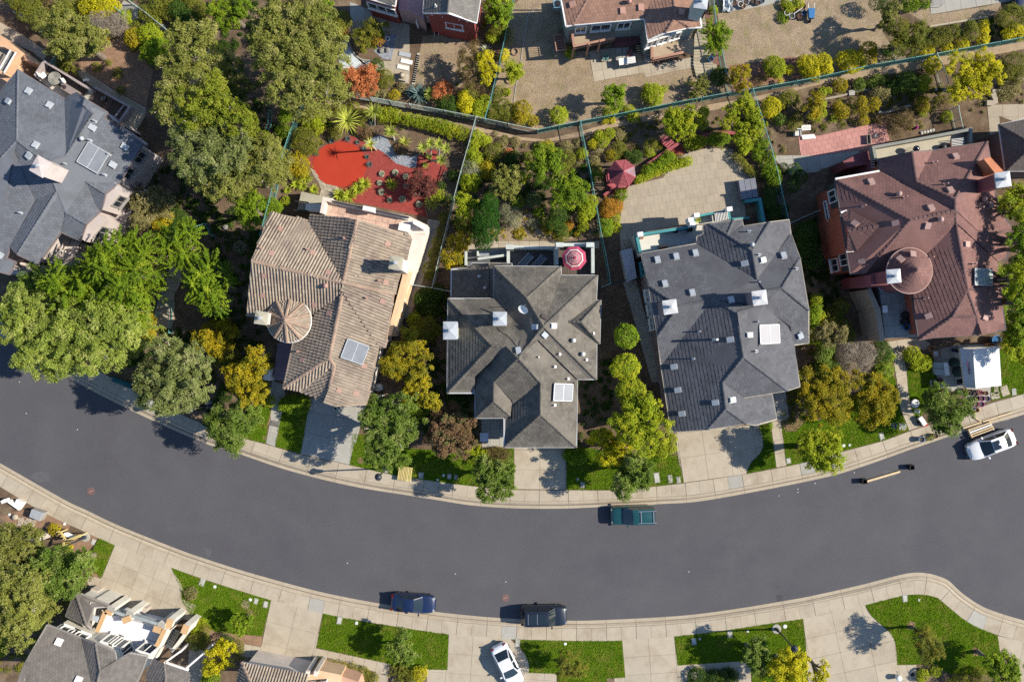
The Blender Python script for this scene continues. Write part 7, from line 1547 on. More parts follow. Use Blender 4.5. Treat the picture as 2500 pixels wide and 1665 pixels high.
kerb('A5','0,915 130,890 260,860 300,840 450,820 620,820',.35,.2,m_stone,'rough stone edging across the terraced garden');kerb('A5','560,1040 700,1000 830,965',.35,.2,m_stone,'rough stone edging above the brown dying bush');kerb('A5','1867,725 1740,735 1680,790 1660,830 1580,830',.4,.3,m_conc3,'pale stepped edging at the right edge');kerb('A5','1585,850 1610,930 1530,940',.5,.5,m_conc3,'pale concrete steps at the right')
kerb('D1','905,258 870,300 840,365',.16,.07,m_black,'black plastic edging between bark and lawn','lawn_edging');kerb('C4','570,1040 580,1160 600,1260',.14,.06,m_conc2,'thin edging left of the curved driveway')
# ---------------------------------------------------------------- cars
m_tyre=M('tyre_rubber',(.012,.012,.013),fine=.1,rough=.8);m_rim=M('alloy_rim',(.42,.43,.45),rough=.3,fine=0,spec=.6);m_cglass=GLASS('car_glass',(.014,.022,.028),.04);m_tail=M('tail_light',(.11,.008,.008),fine=0,rough=.2);m_head=M('head_light',(.30,.32,.34),fine=0,rough=.1,spec=.8);m_chrome=M('chrome_trim',(.55,.56,.58),fine=0,rough=.18,spec=.8,metal=.6)
def car(sheet_,x,y,ang,paint,label,L=4.6,W=1.82,kind='saloon',extras=(),loc=None):
    """front points along local +x; every piece in car coordinates"""
    c=loc if loc is not None else TP(sheet_,x,y,.9);root=empty('parked_car',(c.x,c.y,.005),label,'car','cars parked along the street');root.rotation_euler=(0,0,ang)
    suv=kind=='suv';box=kind=='boxy';hw=W/2;f,r=L/2,-L/2
    belt=.98 if suv else 1.02 if box else .88;roofz=1.72 if suv else 1.75 if box else 1.44;hood=1.02 if suv else 1.02 if box else .82
    # lower body: stations along x = (x, half width, top edge, crown height, sill)
    if box:st=[(f,.78,.62,.64,.42),(f -.06,.90,.80,.86,.32),(f -.35,.98,.93,.99,.28),(f -1.25,1.0,.97,1.02,.26),(f -1.45,1.0,1.0,1.04,.26),(r+.5,1.0,1.02,1.04,.26),(r+.1,.98,1.0,1.02,.3),(r,.94,.9,.92,.38)]
    elif suv:st=[(f,.62,.58,.60,.40),(f -.07,.82,.78,.84,.30),(f -.30,.94,.90,.97,.26),(f -.75,1.0,.97,1.05,.24),(f -1.30,1.0,1.0,1.07,.24),(0,1.0,1.0,1.05,.24),(r+.8,1.0,1.02,1.06,.24),(r+.2,.95,1.02,1.05,.28),(r+.05,.86,.92,.95,.34),(r,.74,.75,.77,.42)]
    else:st=[(f,.46,.46,.48,.30),(f -.10,.72,.62,.68,.24),(f -.35,.90,.72,.80,.21),(f -.80,.99,.80,.88,.20),(f -1.35,1.0,.86,.93,.20),(0,1.0,.88,.92,.20),(r+1.0,1.0,.92,.98,.20),(r+.45,.95,.94,1.0,.22),(r+.12,.80,.88,.93,.28),(r,.58,.68,.70,.36)]
    prof=((-1.0,0),(-1.03,.45),(-1.0,.82),(-.95,1.0),(-.72,1.0),(-.36,1.0),(0,1.0),(.36,1.0),(.72,1.0),(.95,1.0),(1.0,.82),(1.03,.45),(1.0,0))
    crown=(0,0,0,0,.55,.9,1,.9,.55,0,0,0,0);vs=[]
    for X,wv,te,cr,si in st:
        for (u,t),k in zip(prof,crown):vs.append((X,u *wv *hw,si+(te -si)*t+(cr -te)*k))
    m=len(prof);fs=[(i *m+j,i *m+j+1,(i+1)*m+j+1,(i+1)*m+j)for i in range(len(st)-1)for j in range(m -1)]+[tuple(range(m))[::-1],tuple((len(st)-1)*m+j for j in range(m))]
    def part(name,vs_,fs_,mat,smooth=False,par=root):
        me=bpy.data.meshes.new(name);me.from_pydata([tuple(v)for v in vs_],[],fs_);me.materials.append(mat)
        if smooth:
            for p in me.polygons:p.use_smooth=True
        o=bpy.data.objects.new(name,me);COL.objects.link(o);o.parent=par;return o
    def pm(name,mb,mat,par=root,smooth=False):return part(name,mb.v,mb.f,mat,smooth,par)
    bd=part('body',vs,fs,paint,True)
    # glasshouse
    if box:xs=(f -1.28,f -2.05,r+.22,r+.04);rw,bw=.80,.93
    elif suv:xs=(f -1.22,f -1.85,r+.45,r+.16);rw,bw=.72,.93
    else:xs=(f -1.30,f -2.10,r+1.35,r+.62);rw,bw=.66,.92
    zb=belt+.03;A,B,C_,D_=xs
    lo=[(A,bw),(D_,bw)];q=lambda X,wv,z,s:(X,s *wv *hw,z)
    P4={}
    for s in (-1,1):P4[s]=[q(A,bw *.92,zb+.01,s),q(B,rw,roofz -.05,s),q(C_,rw,roofz -.04,s),q(D_,bw *.88,zb+.03,s),q(A+(B -A)*.12-.1,bw,zb,s),q(D_+.1,bw,zb,s)]
    # windscreen and rear window, bowed a little
    def bowed(a0,a1,b0,b1,bow,n=5):
        v=[]
        for t in np.linspace(0,1,n):k=bow *(1-(2*t -1)**2);v.append((a0[0]+(a1[0]-a0[0])*t+k,a0[1]+(a1[1]-a0[1])*t,a0[2]+abs(k)*.12))
        for t in np.linspace(0,1,n):k=bow *.5*(1-(2*t -1)**2);v.append((b0[0]+(b1[0]-b0[0])*t+k,b0[1]+(b1[1]-b0[1])*t,b0[2]+.03*(1-(2*t -1)**2)))
        return v,[(i,i+1,n+i+1,n+i)for i in range(n -1)]
    v,f_=bowed(P4[-1][0],P4[1][0],P4[-1][1],P4[1][1],.12);part('windscreen',v,f_,m_cglass,True)
    v,f_=bowed(P4[-1][3],P4[1][3],P4[-1][2],P4[1][2],-.08);part('rear_window',v,f_,m_cglass,True)
    for s in (-1,1):
        a=P4[s];part('side_window',[a[4],a[1],a[2],a[5]],[(0,1,2,3)],m_cglass)
        mb=MB()
        for i,j in ((0,1),(1,2),(2,3)):mb.bar(Vector(a[i])+Vector((0,0,.01)),Vector(a[j])+Vector((0,0,.01)),.09,.05)
        mb.bar(Vector(a[1]).lerp(Vector(a[2]),.45),Vector(a[4]).lerp(Vector(a[5]),.48),.07,.05,up=(0,1,0));pm('window_frame',mb,paint)
    n=7;v=[]
    for X,t in ((B+.03,0),(B -.15,1),((B+C_)/2,1.25),(C_+.15,1),(C_ -.03,0)):
        for u in np.linspace(-1,1,n):v.append((X,u *rw *hw *1.03,roofz -.045+(.05*t+.015)*(1-abs(u)**2.5)))
    part('roof',v,[(i *n+j,i *n+j+1,(i+1)*n+j+1,(i+1)*n+j)for i in range(4)for j in range(n -1)],paint,True)
    if 'sunroof' in extras:pm('sunroof',MB().box(((B+C_)/2+.28,0,roofz+.012),(.66,.86,.035)),m_cglass)
    if 'glassroof' in extras:
        for k in (0,1):pm('roof_glass',MB().box(((B+C_)/2+.45-.85*k,0,roofz+.016),(.80,.98,.03)),m_cglass)
        mb=MB();mb.box(((B+C_)/2+.03,0,roofz+.022),(.035,1.02,.035));mb.box(((B+C_)/2-.84,0,roofz+.022),(.035,1.02,.035));pm('roof_trim',mb,m_chrome)
    if 'rack' in extras:
        for s in (-1,1):pm('roof_rail',MB().box(((B+C_)/2-.35,s *.56,roofz+.07),(1.75,.04,.05)),m_chrome)
        for k in (.25,-.95):pm('cross_bar',MB().box(((B+C_)/2+k,0,roofz+.08),(.06,1.14,.04)),m_chrome)
        for k in range(5):pm('roof_rib',MB().box(((B+C_)/2-.4,-.36+.18*k,roofz+.008),(1.5,.03,.025)),paint)
    for s in (-1,1):
        pm('mirror',MB().box((A -.28,s *(hw+.10),zb+.06),(.13,.22,.14)),paint)
        pm('headlight',MB().box((f -.20,s *hw *.62,.66 if not (suv or box)else .80),(.20,.32,.12),rz=-s *.5),m_head)
        pm('tail_light',MB().box((r+.14,s *hw *.70,.86 if not (suv or box)else .98),(.14,.34,.16),rz=s *.35),m_tail)
        for X in (f -.92,r+.88):
            wr=.36 if (suv or box)else .32;cy=s *(hw -.10);o=MB()
            for k in range(1):pass
            ring=lambda rad_,yy,nn=18:[(X+rad_ *math.cos(2*math.pi *i/nn),yy,wr+rad_ *math.sin(2*math.pi *i/nn))for i in range(nn)]
            nn=18;a_=ring(wr,cy -.11);b_=ring(wr,cy+.11);w_=part('wheel',a_+b_,[(i,(i+1)%nn,nn+(i+1)%nn,nn+i)for i in range(nn)]+[tuple(range(nn)),tuple(nn+i for i in reversed(range(nn)))],m_tyre)
            a_=ring(wr *.66,cy+s *.115);cen=(X,cy+s *.09,wr);part('rim',a_+[cen],[(i,(i+1)%nn,nn)for i in range(nn)],m_rim,False,w_)
    mb=MB();mb.box((f -.06,0,.42),(.12,W *.62,.16));pm('front_grille',mb,m_black)
    mb=MB();mb.box((r+.03,0,.56),(.06,.52,.13));pm('number_plate',mb,m_white)
    return root
pt=lambda n,c,**k:M(n,c,c,fine=0,rough=.32,spec=.5,coat=.8,**k)
def face(sheet_,x0,y0,x1,y1):
    a,b=TP(sheet_,x0,y0),TP(sheet_,x1,y1);return math.atan2(b.y -a.y,b.x -a.x)
p_green=pt('dark_teal_paint',(.008,.055,.060));p_white=pt('white_car_paint',(.62,.62,.62));p_blue=pt('navy_car_paint',(.006,.014,.05));p_black=pt('black_car_paint',(.008,.011,.020));p_white2=pt('pearl_white_paint',(.66,.66,.68))
gp=P(1546,1260,1.2)
car('D4',0,0,math.pi+rad(2),p_green,'dark teal boxy off-roader with roof rack parked by the upper kerb',4.25,1.74,'boxy',('rack',),loc=gp)
car('C5',1582,1068,face('C5',1790,985,1365,1150),p_white,'white saloon with sunroof parked beside the timber frame at the right',4.75,1.84,'saloon',('sunroof',))
bp=P(1008,1475,1.0)
car('D2',0,0,rad(-4),p_blue,'navy blue saloon parked at the lower kerb, left of the black one',4.35,1.76,'saloon',(),loc=bp)
car('D3',1225,968,rad(0.5),p_black,'black off-roader with glass roof parked at the lower kerb',4.5,1.88,'suv',('glassroof',))
car('D3',893,1425,face('D3',800,1230,985,1610),p_white2,'white saloon standing askew on a driveway below the road',4.5,1.78,'saloon',())
# ---------------------------------------------------------------- street lamps
m_lampm=M('dark_lamp_metal',(.03,.035,.045),fine=.05,rough=.4);m_lampg=M('lamp_glass',(.16,.20,.26),rough=.12,fine=0,spec=.8)
def lamp(sheet_,bx,by,label,h=5.2,r=.30):
    b=TP(sheet_,bx,by,ZG);root=empty('street_lamp',b,label,'street lamp','street lamps');x,y=b.x,b.y
    MB().lathe((x,y,ZG),[(.46,-.05),(.46,.06),(.42,.08)],20).build('footing',m_conc2,root)
    MB().lathe((x,y,ZG),[(.17,.08),(.16,.5),(.10,.62),(.085,.7),(.065,h -.9),(.09,h -.85),(.05,h -.8)],12).build('pole',m_lampm,root,smooth=False)
    MB().lathe((x,y,ZG),[(.05,h -.8),(.16,h -.72),(.22,h -.45),(.24,h -.2)],14).build('lantern',m_lampg,root,smooth=True)
    MB().lathe((x,y,ZG),[(.34,h -.2),(.30,h -.12),(.18,h -.02),(.05,h+.03),(.03,h+.16),(.005,h+.18)],16).build('lantern_cap',m_lampm,root,smooth=True);return root
lamp('C2',1660,1280,'street lamp at the upper kerb beside the yellow slatted bench');lamp('D4',1475,1080,'street lamp leaning over the lower lawn at the right');lamp('D1',780,245,'street lamp in the bark bed at the lower left')
hd=TP('C1',1725,750,5.2);lb=(hd.x *25+1250,832.5-hd.y *25);tile_b=((lb[0])*1867/500,(lb[1]-800)*1867/500)
lamp('C1',tile_b[0],tile_b[1],'street lamp poking out of the grey-green rounded tree')
# ---------------------------------------------------------------- lids, covers, stones set in lawns and bark
m_lid=M('pale_lid',(.44,.42,.38),fine=.06)
def lid(sheet_,x,y,w,l,label,rot=0,mat=None,name='utility_lid',cat='utility lid'):
    c=TP(sheet_,x,y,ZL);ang=rad(rot);o=MB().box((0,0,0.01),(w *ZM+.14,l *ZM+.14,.05),rz=ang);o.v=[v+c for v in o.v]
    root=empty(name,c,label,cat,'utility lids in lawns');b=MB();b.v,b.f,b.mi=o.v,o.f,o.mi;b.build('rim',m_conc2,root)
    MB().box(c+Vector((0,0,.035)),(w *ZM,l *ZM,.05),rz=ang).build('lid',mat or m_lid,root);return root
for s_,x,y,w,l,rot,t in (('C3',105,1345,34,48,-5,'beside the yellow slatted bench'),('C3',363,1355,26,36,-8,'in deep lawn shade, left one'),('C3',422,1362,24,34,-8,'in deep lawn shade, right one'),('C3',1576,1432,30,44,0,'in dark lawn right of the middle driveway'),('C4',385,1365,40,84,8,'largest of three left of the curved driveway'),('C4',508,1377,30,62,8,'middle of three left of the curved driveway'),('C4',583,1385,28,46,8,'smallest of three left of the curved driveway'),('C4',1585,1212,32,40,12,'at the foot of the straight path'),('C5',568,990,32,52,15,'on the broad lawn below the golden trees'),('D1',1845,655,36,54,-20,'at the left end of the lawn below the road'),('D2',468,828,26,40,-12,'left of two by the second driveway'),('D2',556,858,30,48,-12,'right of two by the second driveway'),('D2',1228,1002,34,58,-12,'at the corner of the second lower lawn'),('D3',985,1205,34,62,-4,'behind the white saloon on the driveway'),('D4',1052,1128,36,54,3,'on the lamp lawn'),('D4',724,1195,34,48,5,'in the dark half of the lamp lawn'),('D5',780,803,34,54,8,'at the top of the corner lawn'),('D1',855,290,30,40,-20,'in the bark near the left street lamp')):
    lid(s_,x,y,w,l,'pale rectangular utility lid '+t,rot)
m_cap_=M('white_cap_plastic',(.62,.62,.60),fine=.04)
def cap(sheet_,x,y,r,label):
    c=TP(sheet_,x,y,ZL);o=MB().lathe(c,[(r *ZM *1.15,-.03),(r *ZM *1.1,.03),(r *ZM *.8,.05),(.01,.055)],14).build('cleanout_cap',m_cap_,None);return tag(o,label,'cleanout cap','round caps in lawns')
for s_,x,y,r,t in (('C3',310,1345,12,'in deep lawn shade near the bench'),('C3',256,1385,10,'at the pavement edge in lawn shade'),('C3',1533,1382,12,'in the dark lawn right of the middle driveway'),('C5',222,1073,14,'left of two by the dappled street tree'),('C5',277,1070,12,'right of two by the dappled street tree'),('D1',87,40,12,'in the bark bed at the left edge'),('D1',588,126,12,'at the corner of the bark bed'),('D2',92,697,14,'at the left of the first lower lawn'),('D2',415,815,14,'beside the two lids by the second driveway'),('D2',1383,1028,14,'right of the lid on the second lower lawn'),('D3',1418,1216,13,'on the lawn right of the white saloon'),('D4',1213,1103,10,'on the lamp lawn'),('D4',777,1172,12,'in the dark half of the lamp lawn'),('D5',908,817,12,'at the top of the corner lawn'),('D4',1553,1058,18,'right of the right lamp base')):
    cap(s_,x,y,r,'round white cap '+t)
m_iron=M('rusty_iron',(.155,.085,.075),(.12,.07,.065),6,fine=.2,rough=.7)
def manhole(sheet_,x,y,label):
    c=TP(sheet_,x,y,.004);root=empty('manhole_cover',c,label,'manhole cover');MB().lathe(c,[(.40,0),(.40,.006),(.36,.008)],28).build('frame_ring',M('worn_ring',(.125,.10,.10),fine=.1),root)
    MB().lathe(c,[(.345,.008),(.345,.014)],24).build('cover',m_iron,root);MB().box(c+Vector((0,0,.018)),(.42,.12,.008),rz=rad(25)).build('cover_bar',M('worn_iron',(.25,.16,.14)),root)
manhole('C1',830,1490,'reddish manhole cover at the left of the road');manhole('D3',875,798,'faded red manhole cover above the black off-roader')
def patch(s_,x,y,r,mat,label):
    c=TP(s_,x,y);pts=[];rr=random.Random(int(x *7+y))
    for i in range(14):t=2*math.pi *i/14;q=r *rr.uniform(.7,1.15);pts.append(T(s_,'%g,%g'%(x+q *math.cos(t),y+q *math.sin(t)))[0])
    return sheet('bare_patch',pts,ZL+.006,mat,label)
patch('D2',375,860,45,m_dry,'bare patch by the two lids');patch('D2',412,935,35,m_bark,'bark ring of the small young tree');patch('D5',838,1050,42,m_bark,'bark ring of the bronze-green staked tree');patch('D5',1430,1285,42,m_bark,'bark ring of the green staked tree');patch('C2',1420,1210,32,m_bark,'bare oval near the street lamp');patch('C2',542,1002,18,m_bark,'small bare spot on the sunny lawn strip')
m_litter=M('paper_scrap',(.60,.60,.58),fine=.05)
for i,(s_,x,y)in enumerate((('C4',1830,1418),('C4',1672,1470),('C4',1672,1498),('C4',1500,1530),('D4',677,560),('D3',418,580),('D3',878,652),('C1',240,780),('C1',178,494),('C1',706,928),('D2',1300,482),('C5',318,1320))):
    c=TP(s_,x,y,.02);o=MB().box(c,(.11,.06,.012),rz=i *1.3).build('paper_scrap',m_litter,None);tag(o,'tiny pale scrap of litter on the asphalt','litter','scraps of litter on the road')
c=TP('C2',637,875,.13);root=empty('drain_grate',c,'dark square grate on the porch path','grate');MB().box(c+Vector((0,0,.012)),(.74,.5,.03),rz=rad(-12)).build('tray',M('grate_iron',(.05,.045,.05)),root)
for k in range(6):MB().box(c+Matrix.Rotation(rad(-12),3,'Z')@ Vector((-.28+.11*k,0,.035)),(.04,.46,.02),rz=rad(-12)).build('grate_bar',m_trim,root)
c=TP('D2',890,1422,.13);tag(MB().lathe(c,[(.10,0),(.10,.015),(.02,.02)],16).build('drain',m_iron,None),'dark round drain cap on the second driveway','drain');c=TP('D5',850,1497,.13);tag(MB().lathe(c,[(.2,0),(.19,.015),(.02,.02)],16).build('drain',m_black,None),'black oval drain cap at the bottom right driveway','drain')
# ---------------------------------------------------------------- timber benches, planks
m_yw=M('yellow_timber',(.52,.42,.17),(.46,.36,.14),3,fine=.1,objrand=.12);m_tim=M('pale_timber',(.50,.38,.23),(.42,.32,.19),3,fine=.12,objrand=.12)
c=TP('C2',1815,1325,.5);root=empty('slatted_bench',(c.x,c.y,ZG),'yellow slatted timber bench on the upper pavement','bench')
for k in range(9):MB().bar(TP('C2',1778+k *14,1262+k *1.5,.55),TP('C2',1760+k *14,1385+k *2,.55),.10,.05).build('slat',m_yw,root)
for y_ in (1290,1360):MB().bar(TP('C2',1762,y_,.48),TP('C2',1885,y_+12,.48),.08,.08).build('bearer',m_yw,root)
for q in ((1770,1280),(1880,1290),(1765,1370),(1872,1380)):b=TP('C2',*q,.45);MB().box((b.x,b.y,.28),(.09,.09,.4)).build('leg',m_yw,root)
c=TP('D1',590,265,.6);root=empty('timber_swing',(c.x,c.y,ZG),'yellow timber swing frame with pale cloth at the lower left','swing')
for k in range(5):MB().bar(TP('D1',545+k *14,190-k *0+k *22,1.5),TP('D1',515+k *20,200+k *22,1.5),.09,.06).build('slat',m_yw,root)
for k in range(4):MB().bar(TP('D1',600-k *4,262+k *24,1.5),TP('D1',560-k *2,330+k *10,1.5),.09,.06).build('slat',m_yw,root)
MB().bar(TP('D1',735,232,1.3),TP('D1',600,285,1.3),.26,.12).build('beam',m_yw,root);MB().bar(TP('D1',560,205,1.3),TP('D1',610,290,1.3),.16,.12).build('beam',m_yw,root)
for q in ((735,232),(600,285),(550,200),(570,330)):b=TP('D1',*q,1.3);MB().box((b.x,b.y,.7),(.1,.1,1.2)).build('leg',m_yw,root)
MB().prism([TP('D1',*q,.9)[:2]for q in ((590,205),(620,200),(685,235),(640,258),(575,225))],.86,.92).build('cloth',m_white,root)
c=TP('D1',335,48,.9);root=empty('metal_cabinet',(c.x,c.y,ZG),'ribbed grey metal cabinet in the bark at the left edge','cabinet');cr=[TP('D1',*q,.9)for q in ((290,-10),(400,25),(365,100),(268,60))]
MB().prism([p[:2]for p in cr],ZG,.88).build('case',m_trim,root)
for k in range(9):
    a,b=cr[0].lerp(cr[1],(k+.5)/9),cr[3].lerp(cr[2],(k+.5)/9);MB().bar(a,b,.09,.06).build('lid_rib',m_metal,root)
c=TP('C1',130,1660,.5);root=empty('garden_bench',(c.x,c.y,ZG),'white block bench at the left edge below the road','bench');MB().prism([P(*q,.5)[:2]for q in ((18,1226),(46,1246),(60,1226),(40,1218),(36,1228),(24,1220))],ZG,.5).build('seat',m_white,root);MB().box(P(14,1222,.6),(.35,.3,.9),rz=.5).build('armrest',m_white,root)
tag(MB().lathe(TP('D1',145,60,ZG),[(.26,0),(.32,.15),(.2,.3),(.03,.33)],9).build('boulder',m_stone,None,smooth=True),'tan boulder in the left bark bed','boulder');mb=MB();rr=random.Random(3)
for k in range(90):q=TP('D1',rr.uniform(160,330),rr.uniform(70,150),ZG+.02);mb.box(q,(rr.uniform(.08,.2),rr.uniform(.08,.18),rr.uniform(.06,.14)),rz=rr.uniform(0,3))
tag(mb.build('cobbles',m_stone,None,kind='stuff'),'patch of tan cobbles in the left bark bed')
# timber frame and planks at the right kerb
c=TP('C5',1470,925,.3);root=empty('rail_pallet',(c.x,c.y,.01),'pale timber frame of parallel rails lying in the road by the white saloon','timber frame')
fa,fb,fc,fd=TP('C5',1360,925,.35),TP('C5',1550,855,.35),TP('C5',1592,930,.35),TP('C5',1395,1003,.35)
for k in range(4):t=(k+.5)/4;MB().bar(fa.lerp(fd,t),fb.lerp(fc,t),.13,.12).build('rail',m_tim if k!=1 else m_white,root)
for a,b in ((fa,fd),(fb,fc)):MB().bar(a -Vector((0,0,.1)),b -Vector((0,0,.1)),.12,.3).build('end_board',m_tim,root)
def plank(s_,x0,y0,x1,y1,label,w=.16,z=.2,th=.09,mat=None):o=MB().bar(TP(s_,x0,y0,z),TP(s_,x1,y1,z),w,th).build('plank',mat or m_tim,None);return tag(o,label,'plank')
plank('C5',1310,915,1752,772,'longest plank lying along the right kerb');plank('C5',1408,816,1490,862,'short plank standing slanted on the right pavement',.12);plank('C5',425,1402,736,1310,'lone plank lying on the asphalt',.2,.1,.1)
def crate(s_,x,y,label,r=rad(5),sz=.42):
    c=TP(s_,x,y,.3);root=empty('plastic_crate',(c.x,c.y,.005),label,'crate','black crates on the road');R=Matrix.Rotation(r,3,'Z')
    for k in range(4):d=R @ Vector((math.cos(k *math.pi/2),math.sin(k *math.pi/2),0));MB().box(Vector((c.x,c.y,.3))+d *sz/2,(.05,sz+.05,.58),rz=r+k *math.pi/2).build('side',m_black,root)
    MB().box((c.x,c.y,.03),(sz,sz,.04),rz=r).build('base',M('crate_inside',(.06,.06,.06)),root);return root
crate('C5',405,1397,'black crate at the left end of the lone plank');crate('C5',835,1270,'black crate up the road from the lone plank')
# ---------------------------------------------------------------- white canopy and what stands round it
m_tent=M('white_canopy_cloth',(.66,.67,.68),fine=.03,rough=.7)
rz_,ez=2.75,2.05;t_a,t_b=TP('C5',1400,198,rz_),TP('C5',1425,552,rz_);e1,e2=TP('C5',1638,170,ez),TP('C5',1660,528,ez);w1,w2=TP('C5',1283,188,ez),TP('C5',1330,545,ez)
root=empty('canopy_tent',(t_a.x,(t_a.y+t_b.y)/2,ZG),'white ridged canopy tent on the right driveway','canopy')
def cloth(a,b,c_,d,nm):
    n=9;vs=[];fs=[]
    for i in range(n):
        for j in range(n):
            u,v=i/(n -1),j/(n -1);p=a.lerp(b,u).lerp(d.lerp(c_,u),v);p=p.copy();p.z-=.12*math.sin(math.pi *v)*(.5+.5*abs(math.sin(u *math.pi *2)));vs.append(p)
    for i in range(n -1):
        for j in range(n -1):fs.append((i *n+j,(i+1)*n+j,(i+1)*n+j+1,i *n+j+1))
    return mesh(nm,vs,fs,m_tent,root,True)
cloth(t_a,t_b,e2,e1,'roof_cloth');cloth(t_a,t_b,w2,w1,'roof_cloth')
for a,b in ((e1,e2),(w1,w2)):MB().bar(a -Vector((0,0,.14)),b -Vector((0,0,.14)),.03,.26).build('valance',m_tent,root)
for p in (e1,e2,w1,w2):MB().tube([(p.x,p.y,ZG),p],.035,8).build('pole',m_metal,root)
MB().bar(t_a,t_b,.05,.05).build('ridge_pole',m_metal,root)
ban=MB()
for k in range(7):q=TP('C5',1348+k *2.3,318+k *16,2.42);ban.box(q+Vector((0,0,.06)),(.10,.10 if k%2 else .16,.012),rz=.1);
for k in range(6):q=TP('C5',1364+k *2.2,326+k *17,2.48);ban.box(q+Vector((0,0,.06)),(.10,.07,.012),rz=.1)
ban.build('printed_mark',M('purple_print',(.20,.03,.12),fine=0),root,kind='stuff')
m_kraft=M('cardboard',(.40,.25,.13),fine=.08);m_purple=M('purple_plastic',(.26,.03,.16),fine=.05,rough=.35);m_terra=M('terracotta',(.26,.11,.07),fine=.1);m_bluep=M('blue_plastic',(.05,.16,.34),fine=.05,rough=.35);m_tealp=M('teal_plastic',(.06,.28,.32),fine=.05,rough=.4);m_brn=M('brown_pot',(.12,.075,.05),fine=.1);m_soilp=M('potting_soil',(.06,.045,.035),fine=.2)
def pot(s_,x,y,r,h,mat,label,fill=None,name='plant_pot',cat='pot',z=.13,group=None):
    R=r *ZM;c=TP(s_,x,y,z+h);c=Vector((c.x,c.y,z));root=empty(name,c,label,cat,group)
    MB().lathe(c,[(R *.74,0),(R *.98,h *.93),(R *1.06,h *.94),(R *1.06,h),(R *.9,h),(R *.88,h *.78)],18,cap=False).build('pot_wall',mat,root)
    MB().lathe(c,[(R *.90,h *.80),(R *.02,h *.83)],18).build('soil',fill or m_soilp,root);return root
for x,y,r,hh,mt,t in ((1485,645,24,.5,m_purple,'purple pot, top left of the four by the canopy'),(1432,700,24,.5,m_purple,'purple pot holding a blue cup, lower left'),(1482,698,24,.5,m_purple,'purple pot, lower right of the group'),(1535,646,22,.5,M('slate_blue_pot',(.13,.15,.22)),'slate-blue pot at the right of the purple ones'),(1438,648,20,.4,m_brn,'brown pot left of the purple ones'),(1425,605,18,.4,m_black,'black pot with grey soil under the canopy edge'),(1522,597,20,.4,m_terra,'terracotta pot at the canopy corner'),(1360,600,18,.4,m_brn,'brown pot in the canopy shadow'),(1330,565,18,.35,m_terra,'terracotta pot furthest left under the canopy'),(1380,575,16,.35,m_brn,'small brown pot under the canopy edge'),(1410,735,13,.3,m_bluep,'small light blue cup in front of the purple pots'),(1450,580,16,.3,m_terra,'small terracotta pot touching the canopy')):pot('C5',x,y,r,hh,mt,t)
def openbox(s_,x,y,w,l,h,label,rot=0,mat=None,name='cardboard_box',cat='box',lidc=None,z=.13):
    c=TP(s_,x,y,z+h);c.z=z;root=empty(name,c,label,cat);R=Matrix.Rotation(rad(rot),3,'Z');w*=ZM;l*=ZM
    for sx,sy,a,b in ((1,0,.03,l),(-1,0,.03,l),(0,1,w -.03,.03),(0,-1,w -.03,.03)):MB().box(c+R @ Vector((sx *w/2,sy *(l/2-.015),h/2)),(a,b,h),rz=rad(rot)).build('side',mat or m_kraft,root)
    MB().box(c+Vector((0,0,h *.25)),(w -.04,l -.06,.03),rz=rad(rot)).build('bottom',lidc or M('box_inside',(.20,.12,.07)),root);return root
openbox('C5',1470,590,36,36,.3,'pink box among the pots',5,M('pink_card',(.55,.20,.22)),lidc=m_white);openbox('C5',1075,240,62,62,.4,'open brown cardboard box with a white carton in it',8,lidc=m_white);openbox('C5',1032,190,46,36,.35,'tilted cardboard flap box above the open one',35);openbox('C5',1582,158,90,32,.5,'long tan cardboard box behind the canopy',-3);openbox('C5',1045,505,44,52,.3,'grey tray with pale rim beside the round tree',5,m_metal,'tray','tray',m_black);openbox('C5',1440,752,38,38,.25,'tan carton on the pavement below the purple pots',20);openbox('C5',1405,770,46,26,.3,'open timber box beside the tan carton',20,m_tim)
pot('C5',1105,480,22,.35,M('wine_bucket',(.20,.02,.04)),'wine-red bucket left of the canopy',name='bucket',cat='bucket');pot('C5',1620,112,40,.7,m_bluep,'large blue tub behind the canopy',fill=M('blue_water',(.04,.12,.25),rough=.1),name='tub',cat='tub');pot('C5',1255,200,26,.6,M('navy_plastic',(.02,.03,.12)),'navy bin left of the canopy',name='bin',cat='bin');pot('C5',935,1018,26,.5,M('grey_blue_pot',(.14,.22,.34)),'grey-blue pot standing on the right pavement');pot('C5',1062,985,22,.4,m_brn,'dark pot at the end of the kerbside plant');pot('C5',1290,910,20,.3,m_black,'black pot at the kerb under the round dark tree')
shrub('C5','1020,1000,28 990,1010,18',.7,'moss','potted leafy plant between two kerbside pots')
c=TP('C5',1120,375,.8);root=empty('cold_frame',(c.x,c.y,ZG),'grey and white cold frame left of the canopy','cold frame');q=[TP('C5',*v,.9)for v in ((1055,318),(1130,318),(1145,435),(1075,430))];g=[TP('C5',*v,.9)for v in ((1132,318),(1172,318),(1190,432),(1147,437))]
MB().prism([p[:2]for p in q],ZG,[.6,.9,.9,.6]).build('frame_body',M('frosted_panel',(.34,.37,.37),fine=.05),root);MB().prism([p[:2]for p in g],ZG,.92).build('white_lid',m_white,root)
for t in (.5,):MB().bar(q[0].lerp(q[3],t)-Vector((0,0,.25)),q[1].lerp(q[2],t)+Vector((0,0,.03)),.04,.04).build('glazing_bar',m_trim,root)
